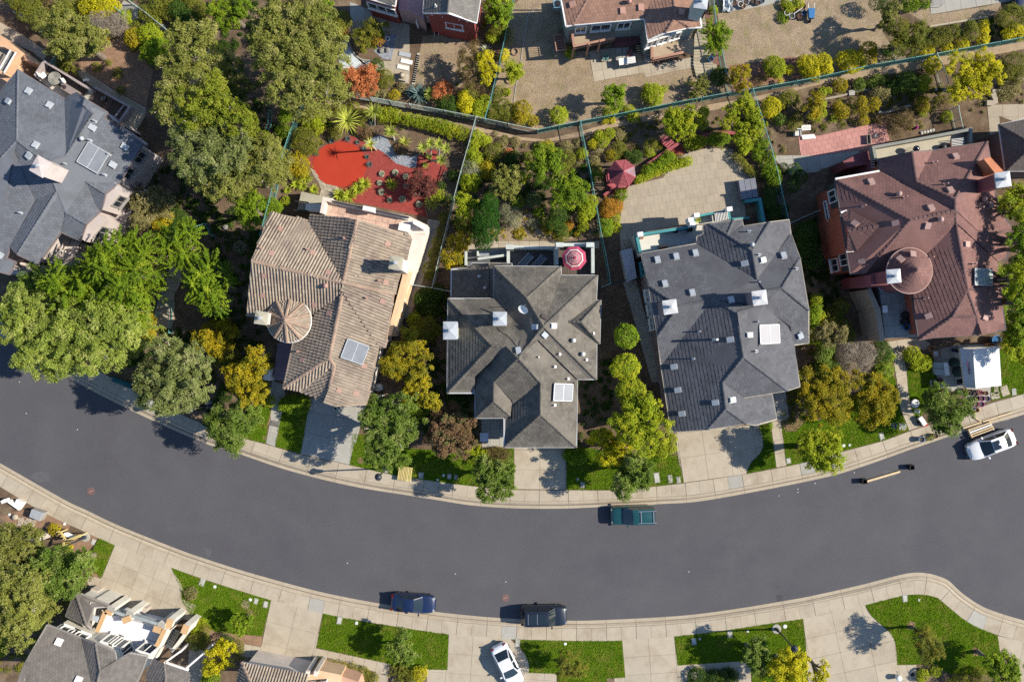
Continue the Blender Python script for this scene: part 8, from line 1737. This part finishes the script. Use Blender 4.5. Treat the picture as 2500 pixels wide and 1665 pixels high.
for x,y,w,l,hh,t in ((1270,320,90,60,.9,'shaded stack of boards beside the canopy, upper'),(1300,400,110,80,.7,'dark green tarpaulin heap beside the canopy, lower')):
    c=TP('C5',x,y,.13+hh);o=MB();R0=w *ZM/2;o.lathe((c.x,c.y,.12),[(R0,0),(R0 *.95,hh *.5),(R0 *.6,hh *.9),(.05,hh)],9);tag(o.build('covered_heap',M('dark_tarpaulin',(.035,.06,.055),fine=.2),None),t,'heap')
c=TP('C5',1295,495,.9);root=empty('garden_chair',(c.x,c.y,.125),'black garden chair in front of the canopy','chair')
MB().box((c.x,c.y,.56),(.48,.48,.05),rz=.3).build('seat',m_black,root);MB().box((c.x+.24,c.y+.07,.86),(.05,.46,.55),rz=.3).build('backrest',m_black,root)
for sx in (-1,1):
    for sy in (-1,1):MB().box((c.x+sx *.2,c.y+sy *.2,.33),(.04,.04,.42)).build('leg',m_trim,root)
for x,y,w,l,r_ in ((1604,618,78,60,10),(1690,575,70,90,20),(1775,585,40,62,5),(1612,565,40,70,0)):
    tag(MB().box(TP('C5',x,y,ZL+.02),(w *ZM,l *ZM,.06),rz=rad(r_)).build('stepping_stone',m_conc2 if x>1700 else m_conc,None),'pale stepping stone %s'%{1604:'nearest the purple pots',1690:'largest, in grass right of the canopy',1775:'rightmost, in grass right of the canopy',1612:'narrow, touching the canopy corner'}[x],'stepping stone','stepping stones right of the canopy')
# white mower-like garden machine under the round tree, wire stand
c=TP('C5',940,850,.5);root=empty('garden_cart',(c.x,c.y,.13),'white and grey wheeled cart with a red bag by the pavement','cart');MB().box((c.x,c.y,.45),(.9,.42,.3),rz=rad(-55)).build('tray',m_white,root);MB().box((c.x+.3,c.y -.35,.35),(.42,.3,.25),rz=.2).build('bag',M('red_bag',(.45,.03,.03)),root)
for k in (-1,1):MB().tube([(c.x -.12+k *.2,c.y+.25*k,.3),(c.x -.02+k *.2,c.y+.25*k+.06,.3)],.18,14).build('wheel',m_tyre,root)
MB().tube([(c.x -.3,c.y+.4,.5),(c.x -.5,c.y+.75,.9)],.03,6).build('handle',m_trim,root)
c=TP('C5',872,690,.7);tag(MB().lathe((c.x,c.y,ZG),[(.14,0),(.12,.4),(.40,.55),(.42,.62),(.30,.66),(.02,.58)],18).build('bird_bath',m_white,None,smooth=True),'white bird bath at the edge of the round dark tree','bird bath');c=TP('C5',893,760,.5);tag(MB().lathe((c.x,c.y,ZG),[(.16,0),(.2,.3),(.13,.5),(.18,.62),(.03,.75)],12).build('garden_urn',m_white,None,smooth=True),'white urn below the bird bath','urn')
c=TP('C5',763,902,.6);root=empty('wire_chair',(c.x,c.y,ZG),'pale wire chair at the curve of the long path','chair');mb=MB()
for k in range(5):mb.bar((c.x -.3+.15*k,c.y -.28,.5),(c.x -.25+.15*k,c.y+.28,.5),.03,.03)
for k in range(5):mb.bar((c.x -.3,c.y -.28+.14*k,.5),(c.x+.32,c.y -.28+.14*k,.5),.03,.03)
mb.build('seat',m_white,root)
for sx in (-1,1):
    for sy in (-1,1):MB().box((c.x+sx *.28,c.y+sy *.26,.3),(.03,.03,.4)).build('leg',m_white,root)
pot('C5',685,892,22,.4,m_tealp,'dark teal pot in lawn shade near the wire chair',z=ZG)
# ---------------------------------------------------------------- garden furniture behind the houses
def umbrella(s_,x,y,r,h,label):
    c=TP(s_,x,y,h);R=r *ZM *(H -h)/H;root=empty('parasol',(c.x,c.y,2.6),label,'parasol');cols=[M('parasol_rose',(.36,.05,.10),fine=.04),M('parasol_cream',(.56,.48,.46),fine=.03),M('parasol_dark',(.16,.05,.06),fine=.04)]
    bands=[0,.10,.20,.24,.34,.37,.47,.50,.60,.64,.74,.77,1.0];ci=[2,0,1,2,1,0,1,2,0,1,2,0]
    for k in range(8):
        a0,a1=2*math.pi *(k+.5)/8+.1,2*math.pi *(k+1.5)/8+.1;mb=MB()
        for j in range(12):
            f0,f1=bands[j]*R,bands[j+1]*R;zz=lambda f:h -.55*(f/R)**1.15;mb.cur=ci[j]
            mb.add([(c.x+f0 *math.cos(a0),c.y+f0 *math.sin(a0),zz(f0)),(c.x+f1 *math.cos(a0),c.y+f1 *math.sin(a0),zz(f1)),(c.x+f1 *math.cos(a1),c.y+f1 *math.sin(a1),zz(f1)),(c.x+f0 *math.cos(a1),c.y+f0 *math.sin(a1),zz(f0))],[(0,1,2,3)])
        mb.build('canopy_panel',cols,root)
        MB().bar((c.x,c.y,h -.05),(c.x+R *math.cos(a0),c.y+R *math.sin(a0),h -.60),.02,.02).build('rib',m_metal,root)
    MB().tube([(c.x,c.y,2.6),(c.x,c.y,h+.1)],.03,8).build('pole',m_trim,root);return root
umbrella('B3',1505,856,116,5.0,'rose and cream striped parasol on the deck')
c=TP('B3',1375,900,3.3);root=empty('garden_table',(c.x,c.y,2.6),'dark round table half under the striped parasol','table');MB().lathe((c.x,c.y,2.6),[(.5,.70),(.5,.74)],20).build('table_top',m_black,root);MB().lathe((c.x,c.y,2.6),[(.25,0),(.04,.05),(.04,.7)],10).build('pedestal',m_black,root)
m_loung=M('dark_sling_fabric',(.11,.14,.19),fine=.1)
for k,(x0,y0,x1,y1,x2,y2,x3,y3,t)in enumerate(((980,925,1085,815,1128,852,1030,960,'left'),(1110,930,1205,828,1248,865,1155,965,'right'))):
    c=TP('B3',(x0+x2)/2,(y0+y2)/2,.9);root=empty('sun_lounger',(c.x,c.y,.5),'%s dark sun lounger with pale rails on the slate terrace'%t,'sun lounger');a,b,d,e=[TP('B3',*q,.9)for q in ((x0,y0),(x1,y1),(x2,y2),(x3,y3))]
    MB().add([a,b+Vector((0,0,.35)),d+Vector((0,0,.35)),e,a -Vector((0,0,.04)),b+Vector((0,0,.31)),d+Vector((0,0,.31)),e -Vector((0,0,.04))],[(0,1,2,3),(7,6,5,4),(0,4,5,1),(1,5,6,2),(2,6,7,3),(3,7,4,0)]).build('sling',m_loung,root)
    for p,q in ((a,b),(e,d)):MB().bar(p+Vector((0,0,.02)),q+Vector((0,0,.37)),.06,.07).build('side_rail',m_metal,root)
    for p in (a,b,d,e):MB().box((p.x,p.y,.70),(.05,.05,.42)).build('leg',m_metal,root)
# red gazebo
gc=t1('B4',82,68);gh=3.6;G0=P(*gc,gh);R=128*ZM *(H -2.6)/H;root=empty('gazebo',(G0.x,G0.y,ZG),'red slatted octagonal gazebo beside the sandy patio','gazebo');m_gz2=M('whitish_slat',(.46,.36,.38),(.36,.20,.22),2,fine=.2);m_gzd=M('gazebo_liner',(.10,.025,.03),fine=.1)
for k in range(8):
    a0,a1=2*math.pi *(k -.5)/8+.12,2*math.pi *(k+.5)/8+.12;v0,v1=Vector((G0.x+R *math.cos(a0),G0.y+R *math.sin(a0),2.6)),Vector((G0.x+R *math.cos(a1),G0.y+R *math.sin(a1),2.6))
    pn=mesh('roof_panel',[G0,v0,v1],[(0,1,2)],m_gzd,root);mt=m_gz2 if k==0 else m_rw;mb=MB();n=11  # slats of the right-hand roof panel are whitish, the others red
    for j in range(n):t=(j+.7)/n;mb.bar(G0.lerp(v0,t)+Vector((0,0,.03)),G0.lerp(v1,t)+Vector((0,0,.03)),R/n *.62,.03)
    mb.build('roof_slat',mt,pn,kind='stuff');MB().bar(G0,v0,.07,.09).build('hip_rafter',m_rw,root);MB().box((v0.x *.97+G0.x *.03,v0.y *.97+G0.y *.03,1.35),(.12,.12,2.5),rz=a0).build('post',m_rw,root)
    if k not in (6,):railing(root,[(v0.x *.97+G0.x *.03,v0.y *.97+G0.y *.03),(v1.x *.97+G0.x *.03,v1.y *.97+G0.y *.03)],.3,.8,m_rw,gap=.2)
MB().lathe((G0.x,G0.y,0),[(R *.95,.1),(R *.95,.35)],8).build('floor',m_rw,root);MB().lathe(G0,[(.1,-.05),(.06,.12),(.01,.25)],8).build('finial',m_rw,root)
for k in range(3):q=TP('B4',20-k *22,225+k *14,.3-.1*k);MB().box((q.x,q.y,.28-.08*k),(1.3,.32,.06),rz=rad(-38)).build('step',m_rw,root)
c=TP('A4',470,1310,.5);root=empty('garden_bench',(c.x,c.y,ZG),'red slatted bench platform beside the straight red kerb','bench')
for k in range(6):MB().bar(TP('A4',405+k *18,1285+k *16-0,.5),TP('A4',470+k *17,1240+k *14,.5),.17,.06).build('slat',m_rw,root)
MB().prism([TP('A4',*q,.4)[:2]for q in ((430,1300),(500,1262),(560,1330),(490,1365))],ZG,.4).build('plinth',m_maroon,root)
c=TP('B4',1220,230,.9);root=empty('storage_box',(c.x,c.y,ZG),'grey three-lid storage box on the sandy patio','storage box');q=[TP('B4',*v,.95)for v in ((1130,150),(1285,130),(1312,302),(1160,328))];m_store=M('grey_storage',(.17,.18,.21),fine=.06)
MB().prism([p[:2]for p in q],ZG,.88).build('case',m_store,root)
for k in range(3):a,b,d,e=q[0].lerp(q[1],k/3+.01),q[0].lerp(q[1],(k+1)/3-.01),q[3].lerp(q[2],(k+1)/3-.01),q[3].lerp(q[2],k/3+.01);MB().prism([v[:2]for v in (a,b,d,e)],.885,.96).build('lid',m_store,root)
for x,y,r,hh,t in ((690,600,22,.6,'black pot by the white rail post'),(560,615,18,.5,'dark green pot on the white terrace')):pot('B4',x,y,r,hh,m_black,t,z=3.4)
rosette('B4',755,513,32,'golden potted plant on the upper white terrace','potted_plant','potted plant',m_palma,h=3.4,n=20,w=.12);c=TP('B4',450,755,3.9);tag(MB().box((c.x,c.y,3.62),(.75,.4,.4),rz=.1).build('covered_grill',m_black,None),'black covered grill on the white terrace','grill')
c=TP('B4',250,670,3.9);tag(MB().lathe((c.x,c.y,3.4),[(.14,0),(.2,.35),(.03,.36)],12).build('plant_pot',m_terra,None),'small terracotta pot in the terrace corner','pot')
# blue-grey house terrace
m_mesh=M('mesh_table',(.30,.29,.25),fine=.1);c=TP('A1',495,715,4.35);root=empty('garden_table',(c.x,c.y,3.55),'round mesh table on the terrace of the blue-grey house','table')
mb=MB()
for k in range(6):mb.tube([(c.x+(.08+.1*k)*math.cos(t),c.y+(.08+.1*k)*math.sin(t),4.3)for t in np.linspace(0,2*math.pi,25)],.03,4,cap=False)
mb.build('table_top',m_mesh,root,kind='stuff');MB().lathe((c.x,c.y,3.55),[(.58,.70),(.58,.72)],24).build('top_plate',m_mesh,root);MB().tube([(c.x,c.y,3.55),(c.x,c.y,4.3)],.04,8).build('pedestal',m_trim,root)
for k,(x,y,t)in enumerate(((395,690,'left of'),(570,745,'right of'))):
    c=TP('A1',x,y,4.0);root=empty('garden_chair',(c.x,c.y,3.55),'pale mesh chair %s the round mesh table'%t,'chair');MB().box((c.x,c.y,4.0),(.5,.5,.05),rz=.6).build('seat',m_white,root);MB().box((c.x+(.22 if k else -.22),c.y -.05,4.28),(.06,.5,.5),rz=.6).build('backrest',m_white,root)
    for sx in (-1,1):
        for sy in (-1,1):MB().box((c.x+sx *.2,c.y+sy *.2,3.78),(.04,.04,.44)).build('leg',m_trim,root)
c=TP('A1',640,825,4.3);root=empty('covered_grill',(c.x,c.y,3.55),'grill under a taupe cover with a dark round lid','grill');MB().box((c.x,c.y,4.05),(1.35,.62,.95),rz=rad(-32)).build('cover',M('taupe_cover',(.26,.21,.19),fine=.08),root);q=TP('A1',582,795,4.6);MB().lathe((q.x,q.y,4.4),[(.3,-.85),(.3,0),(.28,.1),(.1,.16),(.02,.17)],16).build('lid',M('dark_lid',(.05,.03,.03)),root,smooth=True)
def kettle(x,y,z,label,s_='A1'):
    c=TP(s_,x,y,z+.9);root=empty('kettle_grill',(c.x,c.y,z),label,'grill');MB().lathe((c.x,c.y,z),[(.05,.5),(.24,.6),(.29,.75),(.27,.9),(.12,1.02),(.02,1.04)],18).build('bowl',M('black_enamel',(.01,.01,.012),fine=0,rough=.15,spec=.7),root,smooth=True)
    for k in range(3):t=k *2.1;MB().tube([(c.x,c.y,z+.6),(c.x+.3*math.cos(t),c.y+.3*math.sin(t),z)],.02,6).build('leg',m_metal,root)
    MB().box((c.x,c.y,z+1.07),(.14,.04,.04)).build('handle',m_metal,root)
kettle(943,900,3.55,'black kettle grill on the terrace of the blue-grey house');kettle(890,1355,3.4,'black kettle grill on the terrace of the red-brown house','A5')
pot('A5',1222,1315,26,.5,m_terra,'terracotta pot on the terrace of the red-brown house',z=3.4);c=TP('A5',1140,1335,3.9);tag(MB().lathe((c.x,c.y,3.4),[(.2,0),(.26,.3),(.2,.5),(.03,.55)],10).build('covered_stool',m_black,None),'dark bundled stool beside the terracotta terrace pot','stool')
c=TP('A1',280,210,.6);root=empty('sunshade',(c.x,c.y,ZG),'folded blue and white striped sunshade lying on the slope','sunshade')
for k,(x0,y0,x1,y1)in enumerate(((128,92,275,190),(122,108,268,212),(275,190,432,318),(268,212,428,332))):MB().tube([TP('A1',x0,y0,.5),TP('A1',(x0+x1)/2,(y0+y1)/2,.55),TP('A1',x1,y1,.5)],[.07,.10,.07],8).build('folded_panel',m_white if k%2 else M('slate_blue_cloth',(.16,.19,.33),fine=.06),root)
MB().tube([TP('A1',125,100,.62),TP('A1',430,326,.62)],.03,6).build('pole',m_metal,root)
c=TP('A1',790,735,.8);root=empty('garden_tap_stand',(c.x,c.y,.125),'thin pale clothes airer on the weathered path','airer');MB().tube([(c.x,c.y,.125),(c.x+.15,c.y+.25,1.3)],.025,6).build('pole',m_white,root);MB().box((c.x,c.y,.9),(.6,.25,.03),rz=.1).build('tray',m_white,root)
c=TP('A1',170,600,.9);tag(MB().box((c.x,c.y,.55),(.75,.7,.9),rz=.4).build('wheeled_bin',M('grey_bin',(.16,.17,.18)),None),'grey bin between the peach terrace and the blue-grey roof','bin')
# dark red house yard
for k,(x,y)in enumerate(((1825,500),(1840,565),(1808,618))):tag(MB().box(TP('A2',x,y,.17),(1.15,.42,.07),rz=rad(-12)).build('stepping_slab',m_white if k!=0 else m_metal,None),'white stepping slab in the yard, %s of three'%('uppermost','middle','lowest')[k],'slab','white slabs in the yard')
c=TP('A2',1795,690,.9);root=empty('stone_lantern',(c.x,c.y,.12),'stone lantern on a round base in the yard corner','stone lantern');MB().lathe((c.x,c.y,.12),[(.55,-.02),(.55,.06),(.5,.08)],20).build('base',m_conc2,root);MB().box((c.x,c.y,.38),(.75,.75,.36),rz=rad(-12)).build('plinth',m_conc,root);MB().lathe((c.x,c.y,.55),[(.24,0),(.2,.3),(.32,.36),(.06,.6)],10).build('lantern_head',m_conc3,root,smooth=True)
rr=random.Random(9)
def boulder(s_,x,y,r,label,mat=None):
    R=r *ZM;c=TP(s_,x,y,ZG);bm=bmesh.new();bmesh.ops.create_icosphere(bm,subdivisions=2,radius=R)
    for v in bm.verts:v.co*=rr.uniform(.8,1.12);v.co.z*=.7;v.co.z+=R *.35
    me=bpy.data.meshes.new('boulder');bm.to_mesh(me);bm.free();me.materials.append(mat or M('grey_boulder',(.22,.21,.19),(.15,.145,.135),4,fine=.2));o=bpy.data.objects.new('boulder',me);COL.objects.link(o);o.location=c;return tag(o,label,'boulder')
for x,y,r,t in ((1610,468,26,'left boulder of the group in dark gravel'),(1665,462,26,'right boulder of the group in dark gravel'),(1622,430,24,'dark boulder behind the group in dark gravel'),(1230,440,32,'brown boulder at the edge of the pebble bed'),(1650,440,16,'small boulder in the middle of the group')):boulder('A2',x,y,r,t)
c=TP('A2',1666,357,.3);tag(MB().lathe((c.x,c.y,ZG),[(.14,0),(.22,.1),(.24,.28),(.16,.3),(.13,.2)],18,cap=False).build('stone_basin',m_white,None),'white ring basin at the top of the dark gravel','basin')
for x,y,r,t in ((960,475,34,'upper clay ring right of the teal fence'),(890,848,34,'lower clay ring holding a small plant'),(910,735,32,'clay ring under the round lime tree')):
    c=TP('A3',x,y,.2);R_=r *ZM;tag(MB().lathe((c.x,c.y,ZG),[(R_,-.02),(R_ *1.02,.16),(R_ *.8,.17),(R_ *.78,.02)],20,cap=False).build('planter_ring',M('clay_ring',(.30,.19,.14),fine=.12),None),t,'planter ring')
for y0,n in ((490,14),):
    for k in range(n):x=80-k *3.4;y=505+k *19.5;o=MB().box(TP('A3',x,y,.14),(.30,.36,.05),rz=rad(-10)).build('edging_stone',m_conc2,None);tag(o,'pale edging stone in the column right of the concrete yard','edging stone','edging stones of the yard')
c=TP('A3',243,288,.7);root=empty('garden_chair',(c.x,c.y,ZG),'small white-framed chair in shade by the dark red wall','chair');MB().box((c.x,c.y,.5),(.4,.4,.05)).build('seat',m_black,root);MB().box((c.x,c.y+.2,.78),(.4,.05,.5)).build('backrest',m_white,root)
for sx in (-1,1):MB().box((c.x+sx *.2,c.y,.35),(.04,.45,.5)).build('leg',m_white,root)
c=TP('A3',1348,40,.8);root=empty('air_conditioner',(c.x,c.y,ZG),'pale blue air conditioner unit left of the orange-brown roof','air conditioner');MB().box((c.x,c.y,.5),(.8,.8,.8),rz=rad(4)).build('case',M('blue_grey_case',(.16,.27,.34),fine=.06),root);MB().lathe((c.x,c.y,.905),[(.3,0),(.3,.02),(.03,.03)],18).build('fan_guard',m_black,root)
c=TP('A3',1790,525,.8);root=empty('garden_chair',(c.x,c.y,.125),'green plastic chair on the patio below the orange-brown roof','chair');m_gch=M('green_plastic',(.10,.18,.16),fine=.05)
MB().box((c.x,c.y,.55),(.5,.48,.05)).build('seat',m_gch,root);MB().box((c.x -.02,c.y+.24,.85),(.48,.06,.55)).build('backrest',m_gch,root)
for sx in (-1,1):
    MB().box((c.x+sx *.26,c.y,.75),(.06,.46,.04)).build('armrest',m_gch,root)
    for sy in (-1,1):MB().box((c.x+sx *.22,c.y+sy *.2,.33),(.05,.05,.42)).build('leg',m_gch,root)
c=TP('A4',117,557,.9);root=empty('garden_table',(c.x,c.y,.125),'long white table on the patio below the orange-brown roof','table');MB().box((c.x,c.y,.86),(1.62,.66,.05),rz=rad(8)).build('table_top',m_white,root)
for sx in (-.7,.7):
    for sy in (-.25,.25):MB().box((c.x+sx,c.y+sy+sx *.12,.48),(.05,.05,.72)).build('leg',m_metal,root)
for k in range(2):
    for j in range(2):tag(MB().box(TP('A4',40+k *62,470+j *60-k *5,.16),(.62,.6,.06),rz=rad(6)).build('paver_sample',m_conc2,None),'grey square paver, %s of the patch beside the white table'%(('upper left','lower left'),('upper right','lower right'))[k][j],'paver')
tag(MB().box(TP('A4',138,488,.17),(.6,.66,.06),rz=rad(6)).build('doormat',M('red_mat',(.30,.12,.11),fine=.15),None),'faded red mat above the white table','mat')
for x,y,t in ((296,465,'upper'),(306,520,'lower')):
    c=TP('A4',x,y,1.0);root=empty('barrel',(c.x,c.y,.125),'%s grey barrel with open lid beside the redwood deck'%t,'barrel');MB().lathe((c.x,c.y,.125),[(.28,0),(.33,.4),(.30,.85),(.26,.85),(.25,.8)],18,cap=False).build('staves',m_trim,root,smooth=True);MB().lathe((c.x,c.y,.125),[(.26,.8),(.02,.82)],18).build('head',M('barrel_head',(.34,.31,.27),fine=.15),root);MB().box((c.x,c.y,.99),(.3,.05,.04),rz=.5).build('bar',m_black,root)
for k in range(8):tag(MB().bar(TP('A4',195+k *3,425+k *20,.35),TP('A4',265+k *3,418+k *20,.35),.10,.05).build('pallet_board',m_tim,None),'pale board of the ladder-like pallet by the barrels','board','boards of the pallet by the barrels')
for x,y,t in ((902,508,'upper'),(880,540,'lower')):pot('A4',x,y,22,.5,m_bluep,'%s bright blue pot at the end of the deck boards'%t,z=.3)
c=TP('A4',425,380,2.2);tag(MB().lathe((c.x,c.y,1.6),[(.22,0),(.28,.2),(.12,.4),(.02,.42)],9).build('laundry_bundle',m_white,None),'white and red bundle on the redwood deck','bundle')
sheet('red_gravel_strip',T('A4','825,100 880,60 960,600 900,580 840,300'),.31,m_redmul,'strip of red gravel beside the deck boards')
# top edge clutter
m_tarp=M('pale_tarpaulin',(.44,.48,.50),fine=.08)
mb=MB();q=TP('A4',1030,50,.3);rr2=random.Random(5);vs=[];fs=[]
for i in range(9):
    for j in range(7):p=TP('A4',985+i *11,-30+j *24,.3);p.z=.2+rr2.uniform(0,.45);vs.append(p)
for i in range(8):
    for j in range(6):fs.append((i *7+j,(i+1)*7+j,(i+1)*7+j+1,i *7+j+1))
tag(mesh('tarpaulin',vs,fs,m_tarp,None,True,origin=(q.x,q.y,.1)),'crumpled pale tarpaulin at the top edge','tarpaulin');sheet('concrete_pad',T('A4','1000,110 1160,95 1380,55 1520,10 1520,-120 1080,-100'),ZL+.01,m_conc2,'pale concrete pad at the top edge')
mts=[m_terra,m_brn,m_kraft,m_white,m_bluep,m_black,m_metal]
for k,(x,y,r,t)in enumerate(((1090,25,26,'first of the row on the concrete pad'),(1150,40,24,'second of the row on the concrete pad'),(1200,20,28,'third of the row on the concrete pad'),(1180,60,20,'lowest of the row on the concrete pad'),(1265,15,24,'fourth of the row on the concrete pad'),(1310,30,22,'fifth of the row on the concrete pad'),(1350,12,20,'last of the row on the concrete pad'),(1540,60,24,'left of the clutter on the straw lawn'),(1575,120,24,'lower left of the clutter on the straw lawn'),(1620,150,24,'lowest of the clutter on the straw lawn'),(1660,70,26,'in the middle of the clutter on the straw lawn'),(1640,110,20,'small, in the middle of the clutter'),(1720,60,26,'right of the middle of the clutter'),(1730,120,22,'lower right of the clutter'),(1690,150,20,'bottom right of the clutter'),(1600,30,22,'top of the clutter on the straw lawn'))):
    pot('A4',x,y,r,.3+.03*(k%5),mts[(k *3)%7],'plant pot, '+t,z=ZG,group='pots on the straw lawn')
c=TP('A4',1800,120,.8);root=empty('wheelbarrow',(c.x,c.y,ZG),'blue wheelbarrow-like cart right of the pot clutter','wheelbarrow');MB().prism([(c.x+a,c.y+b)for a,b in ((-.25,-.5),(.25,-.5),(.32,.45),(-.32,.45))],.45,.8).build('tray',m_bluep,root);MB().tube([(c.x -.05,c.y -.6,.3),(c.x+.05,c.y -.6,.3)],.2,12).build('wheel',m_tyre,root)
for s in (-1,1):MB().bar((c.x+s *.28,c.y+.3,.6),(c.x+s *.3,c.y+.95,.7),.05,.05).build('handle',m_white,root);MB().box((c.x+s *.25,c.y+.4,.3),(.05,.05,.4)).build('leg',m_trim,root)
shrub('A4','1560,40,45 1600,80,45 1680,30,50',.7,'lime','mixed leafy plants in the pot clutter');shrub('A4','1540,160,50',.5,'bright','green weeds below the pot clutter');plank('A4',1635,130,1715,75,'pale stick lying across the pot clutter',.05,.6,.05,m_white)
c=TP('A5',1080,20,.8);root=empty('garden_table',(c.x,c.y,.125),'white frame table on the terrace at the top right corner','table');MB().box((c.x,c.y,.86),(1.0,.6,.05),rz=.15).build('table_top',m_trim,root)
for sx in (-.45,.45):
    for sy in (-.25,.25):MB().box((c.x+sx,c.y+sy,.48),(.05,.05,.72)).build('leg',m_white,root)
cp=TP('A5',1830,5,.9);car('A5',0,0,rad(-80),p_blue,'dark car nose in shade at the top right corner',4.4,1.76,'saloon',(),loc=Vector((cp.x+.3,cp.y+1.2,0)))
# red-brown house garden
def pallet(pts,n,label):
    q=[TP('A4',*p,.25)for p in pts];root=empty('pallet',(*q[0][:2],ZG),label,'pallet')
    for k in range(n):t=(k+.5)/n;MB().bar(q[0].lerp(q[3],t),q[1].lerp(q[2],t),.11,.03).build('board',m_white,root)
    for t in (.1,.9):MB().bar(q[0].lerp(q[1],t)-Vector((0,0,.06)),q[3].lerp(q[2],t)-Vector((0,0,.06)),.08,.1).build('bearer',m_white,root)
pallet(((1705,1235),(1820,1225),(1840,1265),(1715,1275)),4,'whitish pallet at the top of the red brick terrace');pallet(((1700,1145),(1790,1140),(1790,1190),(1710,1195)),4,'whitish pallet behind the white garden chair')
c=TP('A4',1682,1210,.8);root=empty('garden_chair',(c.x,c.y,ZG),'white slatted garden chair by the red brick terrace','chair')
for k in range(4):MB().box((c.x -.22+.14*k,c.y,.48),(.1,.5,.04)).build('seat_slat',m_white,root)
MB().box((c.x,c.y+.28,.8),(.55,.06,.6)).build('backrest',m_white,root)
for sx in (-1,1):MB().box((c.x+sx *.26,c.y,.35),(.05,.5,.5)).build('leg',m_white,root)
openbox('A5',455,1270,32,84,.35,'pale trough planter on the red brick terrace',4,m_conc2,'trough','trough',m_soilp);boulder('A5',510,1245,22,'pale stone ornament beside the trough planter',m_lid);tag(MB().box(TP('A5',292,852,.3),(.55,.5,.3),rz=.1).build('stone_step',m_conc2,None),'pale stone step in the terraced garden','step')
for x,y,r,t in ((1060,820,16,'upper'),(550,1030,18,'lower left'),(940,565,12,'beside the track, smallest')):boulder('A5',x,y,r,'pale garden stone, '+t,m_lid)
c=TP('A5',893,1160,.7);tag(MB().lathe((c.x,c.y,ZG),[(.12,0),(.16,.3),(.1,.6),(.02,.7)],10).build('garden_ornament',M('magenta_plastic',(.55,.02,.30),fine=0),None),'magenta garden ornament by the brown dying bush','ornament')
for k in range(5):boulder('A5',930+k *26,1215-k *6,16,'pale rubble stone behind the olive-grey parapet, %s in its row'%('leftmost','second from left','middle one','second from right','rightmost')[k],m_lid)
# porch of the red-brown house, yard of the tan house, grey-brown porch
c=TP('B5',602,1325,4.0);root=empty('garden_bench',(c.x,c.y,3.6),'small white bench on the blue shaded porch','bench');MB().box((c.x,c.y,4.0),(.42,.68,.06),rz=.05).build('seat',m_white,root)
for sx in (-.15,.15):MB().box((c.x+sx,c.y,3.79),(.05,.6,.38),rz=.05).build('leg',m_white,root)
for x,y,r,mt,t in ((790,1380,34,m_black,'black pot by the maroon porch wall, upper'),(780,1440,30,m_black,'black pot by the maroon porch wall, lower'),(800,1490,28,m_bluep,'blue pot by the maroon porch wall')):pot('B5',x,y,r,.5,mt,t,z=3.605)
c=TP('B5',568,1135,4.1);tag(MB().lathe((c.x,c.y,3.605),[(.1,0),(.09,.4),(.28,.55),(.02,.5)],14).build('bird_bath',m_metal,None),'grey bird bath under the conical turret','bird bath')
c=TP('C3',680,998,.7);root=empty('side_table',(c.x,c.y,.125),'white square table on the shaded tiled porch','table');MB().box((c.x,c.y,.7),(.8,.84,.06)).build('table_top',M('lilac_white',(.55,.58,.66),fine=.03),root)
for sx in (-.33,.33):
    for sy in (-.33,.33):MB().box((c.x+sx,c.y+sy,.4),(.05,.05,.55)).build('leg',m_white,root)
boulder('C2',1585,545,40,'whitish plastic-wrapped bundle beside the tan house',m_white);pot('C2',1190,735,14,.3,m_white,'small white pot at the garage edge of the tan house')
c=TP('D5',725,1530,.6);root=empty('litter_bin',(c.x,c.y,.125),'white bag-lined bin at the bottom of the pale driveway','bin');MB().lathe((c.x,c.y,.125),[(.2,0),(.28,.55),(.24,.6),(.05,.62)],14).build('bag',m_white,root,smooth=True);MB().tube([(c.x -.3,c.y -.2,.2),(c.x+.3,c.y+.3,.25),(c.x+.1,c.y+.5,.2)],.02,6).build('hose',m_black,root)
c=TP('B1',1300,990,2.2);tag(MB().lathe((c.x,c.y,ZG),[(.05,0),(.04,1.9),(.06,1.95),(.16,2.02),(.18,2.15),(.1,2.3),(.01,2.33)],14).build('garden_lamp',m_lampg,None,smooth=True),'small globe garden lamp among the dark conifers','lamp');boulder('B1',1470,1010,36,'pale ornamental rock beside the winding path',m_lid);boulder('B2',190,580,28,'grey rock in the shade above the bright star-shaped tree')
c=TP('C1',1090,500,.9);root=empty('bench',(c.x,c.y,ZG),'dark teal bench on the left pavement under trees','bench');a0=face('C1',1000,470,1190,545);R=Matrix.Rotation(a0,3,'Z');m_bt=M('dark_teal_paint_bench',(.02,.12,.12),fine=.08)
for k in range(4):MB().box(Vector((c.x,c.y,.5))+R @ Vector((0,-.2+.13*k,0)),(1.9,.1,.05),rz=a0).build('slat',m_bt,root)
MB().box(Vector((c.x,c.y,.8))+R @ Vector((0,.28,0)),(1.9,.06,.5),rz=a0).build('backrest',m_bt,root)
for sx in (-.85,.85):MB().box(Vector((c.x,c.y,.3))+R @ Vector((sx,0,0)),(.06,.5,.4),rz=a0).build('leg',m_black,root)
# stakes of the young trees
for s_,x,y,t in (('D5',845,1062,'bronze-green'),('D5',1440,1283,'green'),('D2',405,945,'smallest')):b=TP(s_,x,y,ZG);tag(MB().tube([(b.x+.25,b.y,ZG),(b.x+.25,b.y,1.6)],.035,6).build('tree_stake',m_tim,None),'wooden stake beside the %s young tree'%t,'stake')
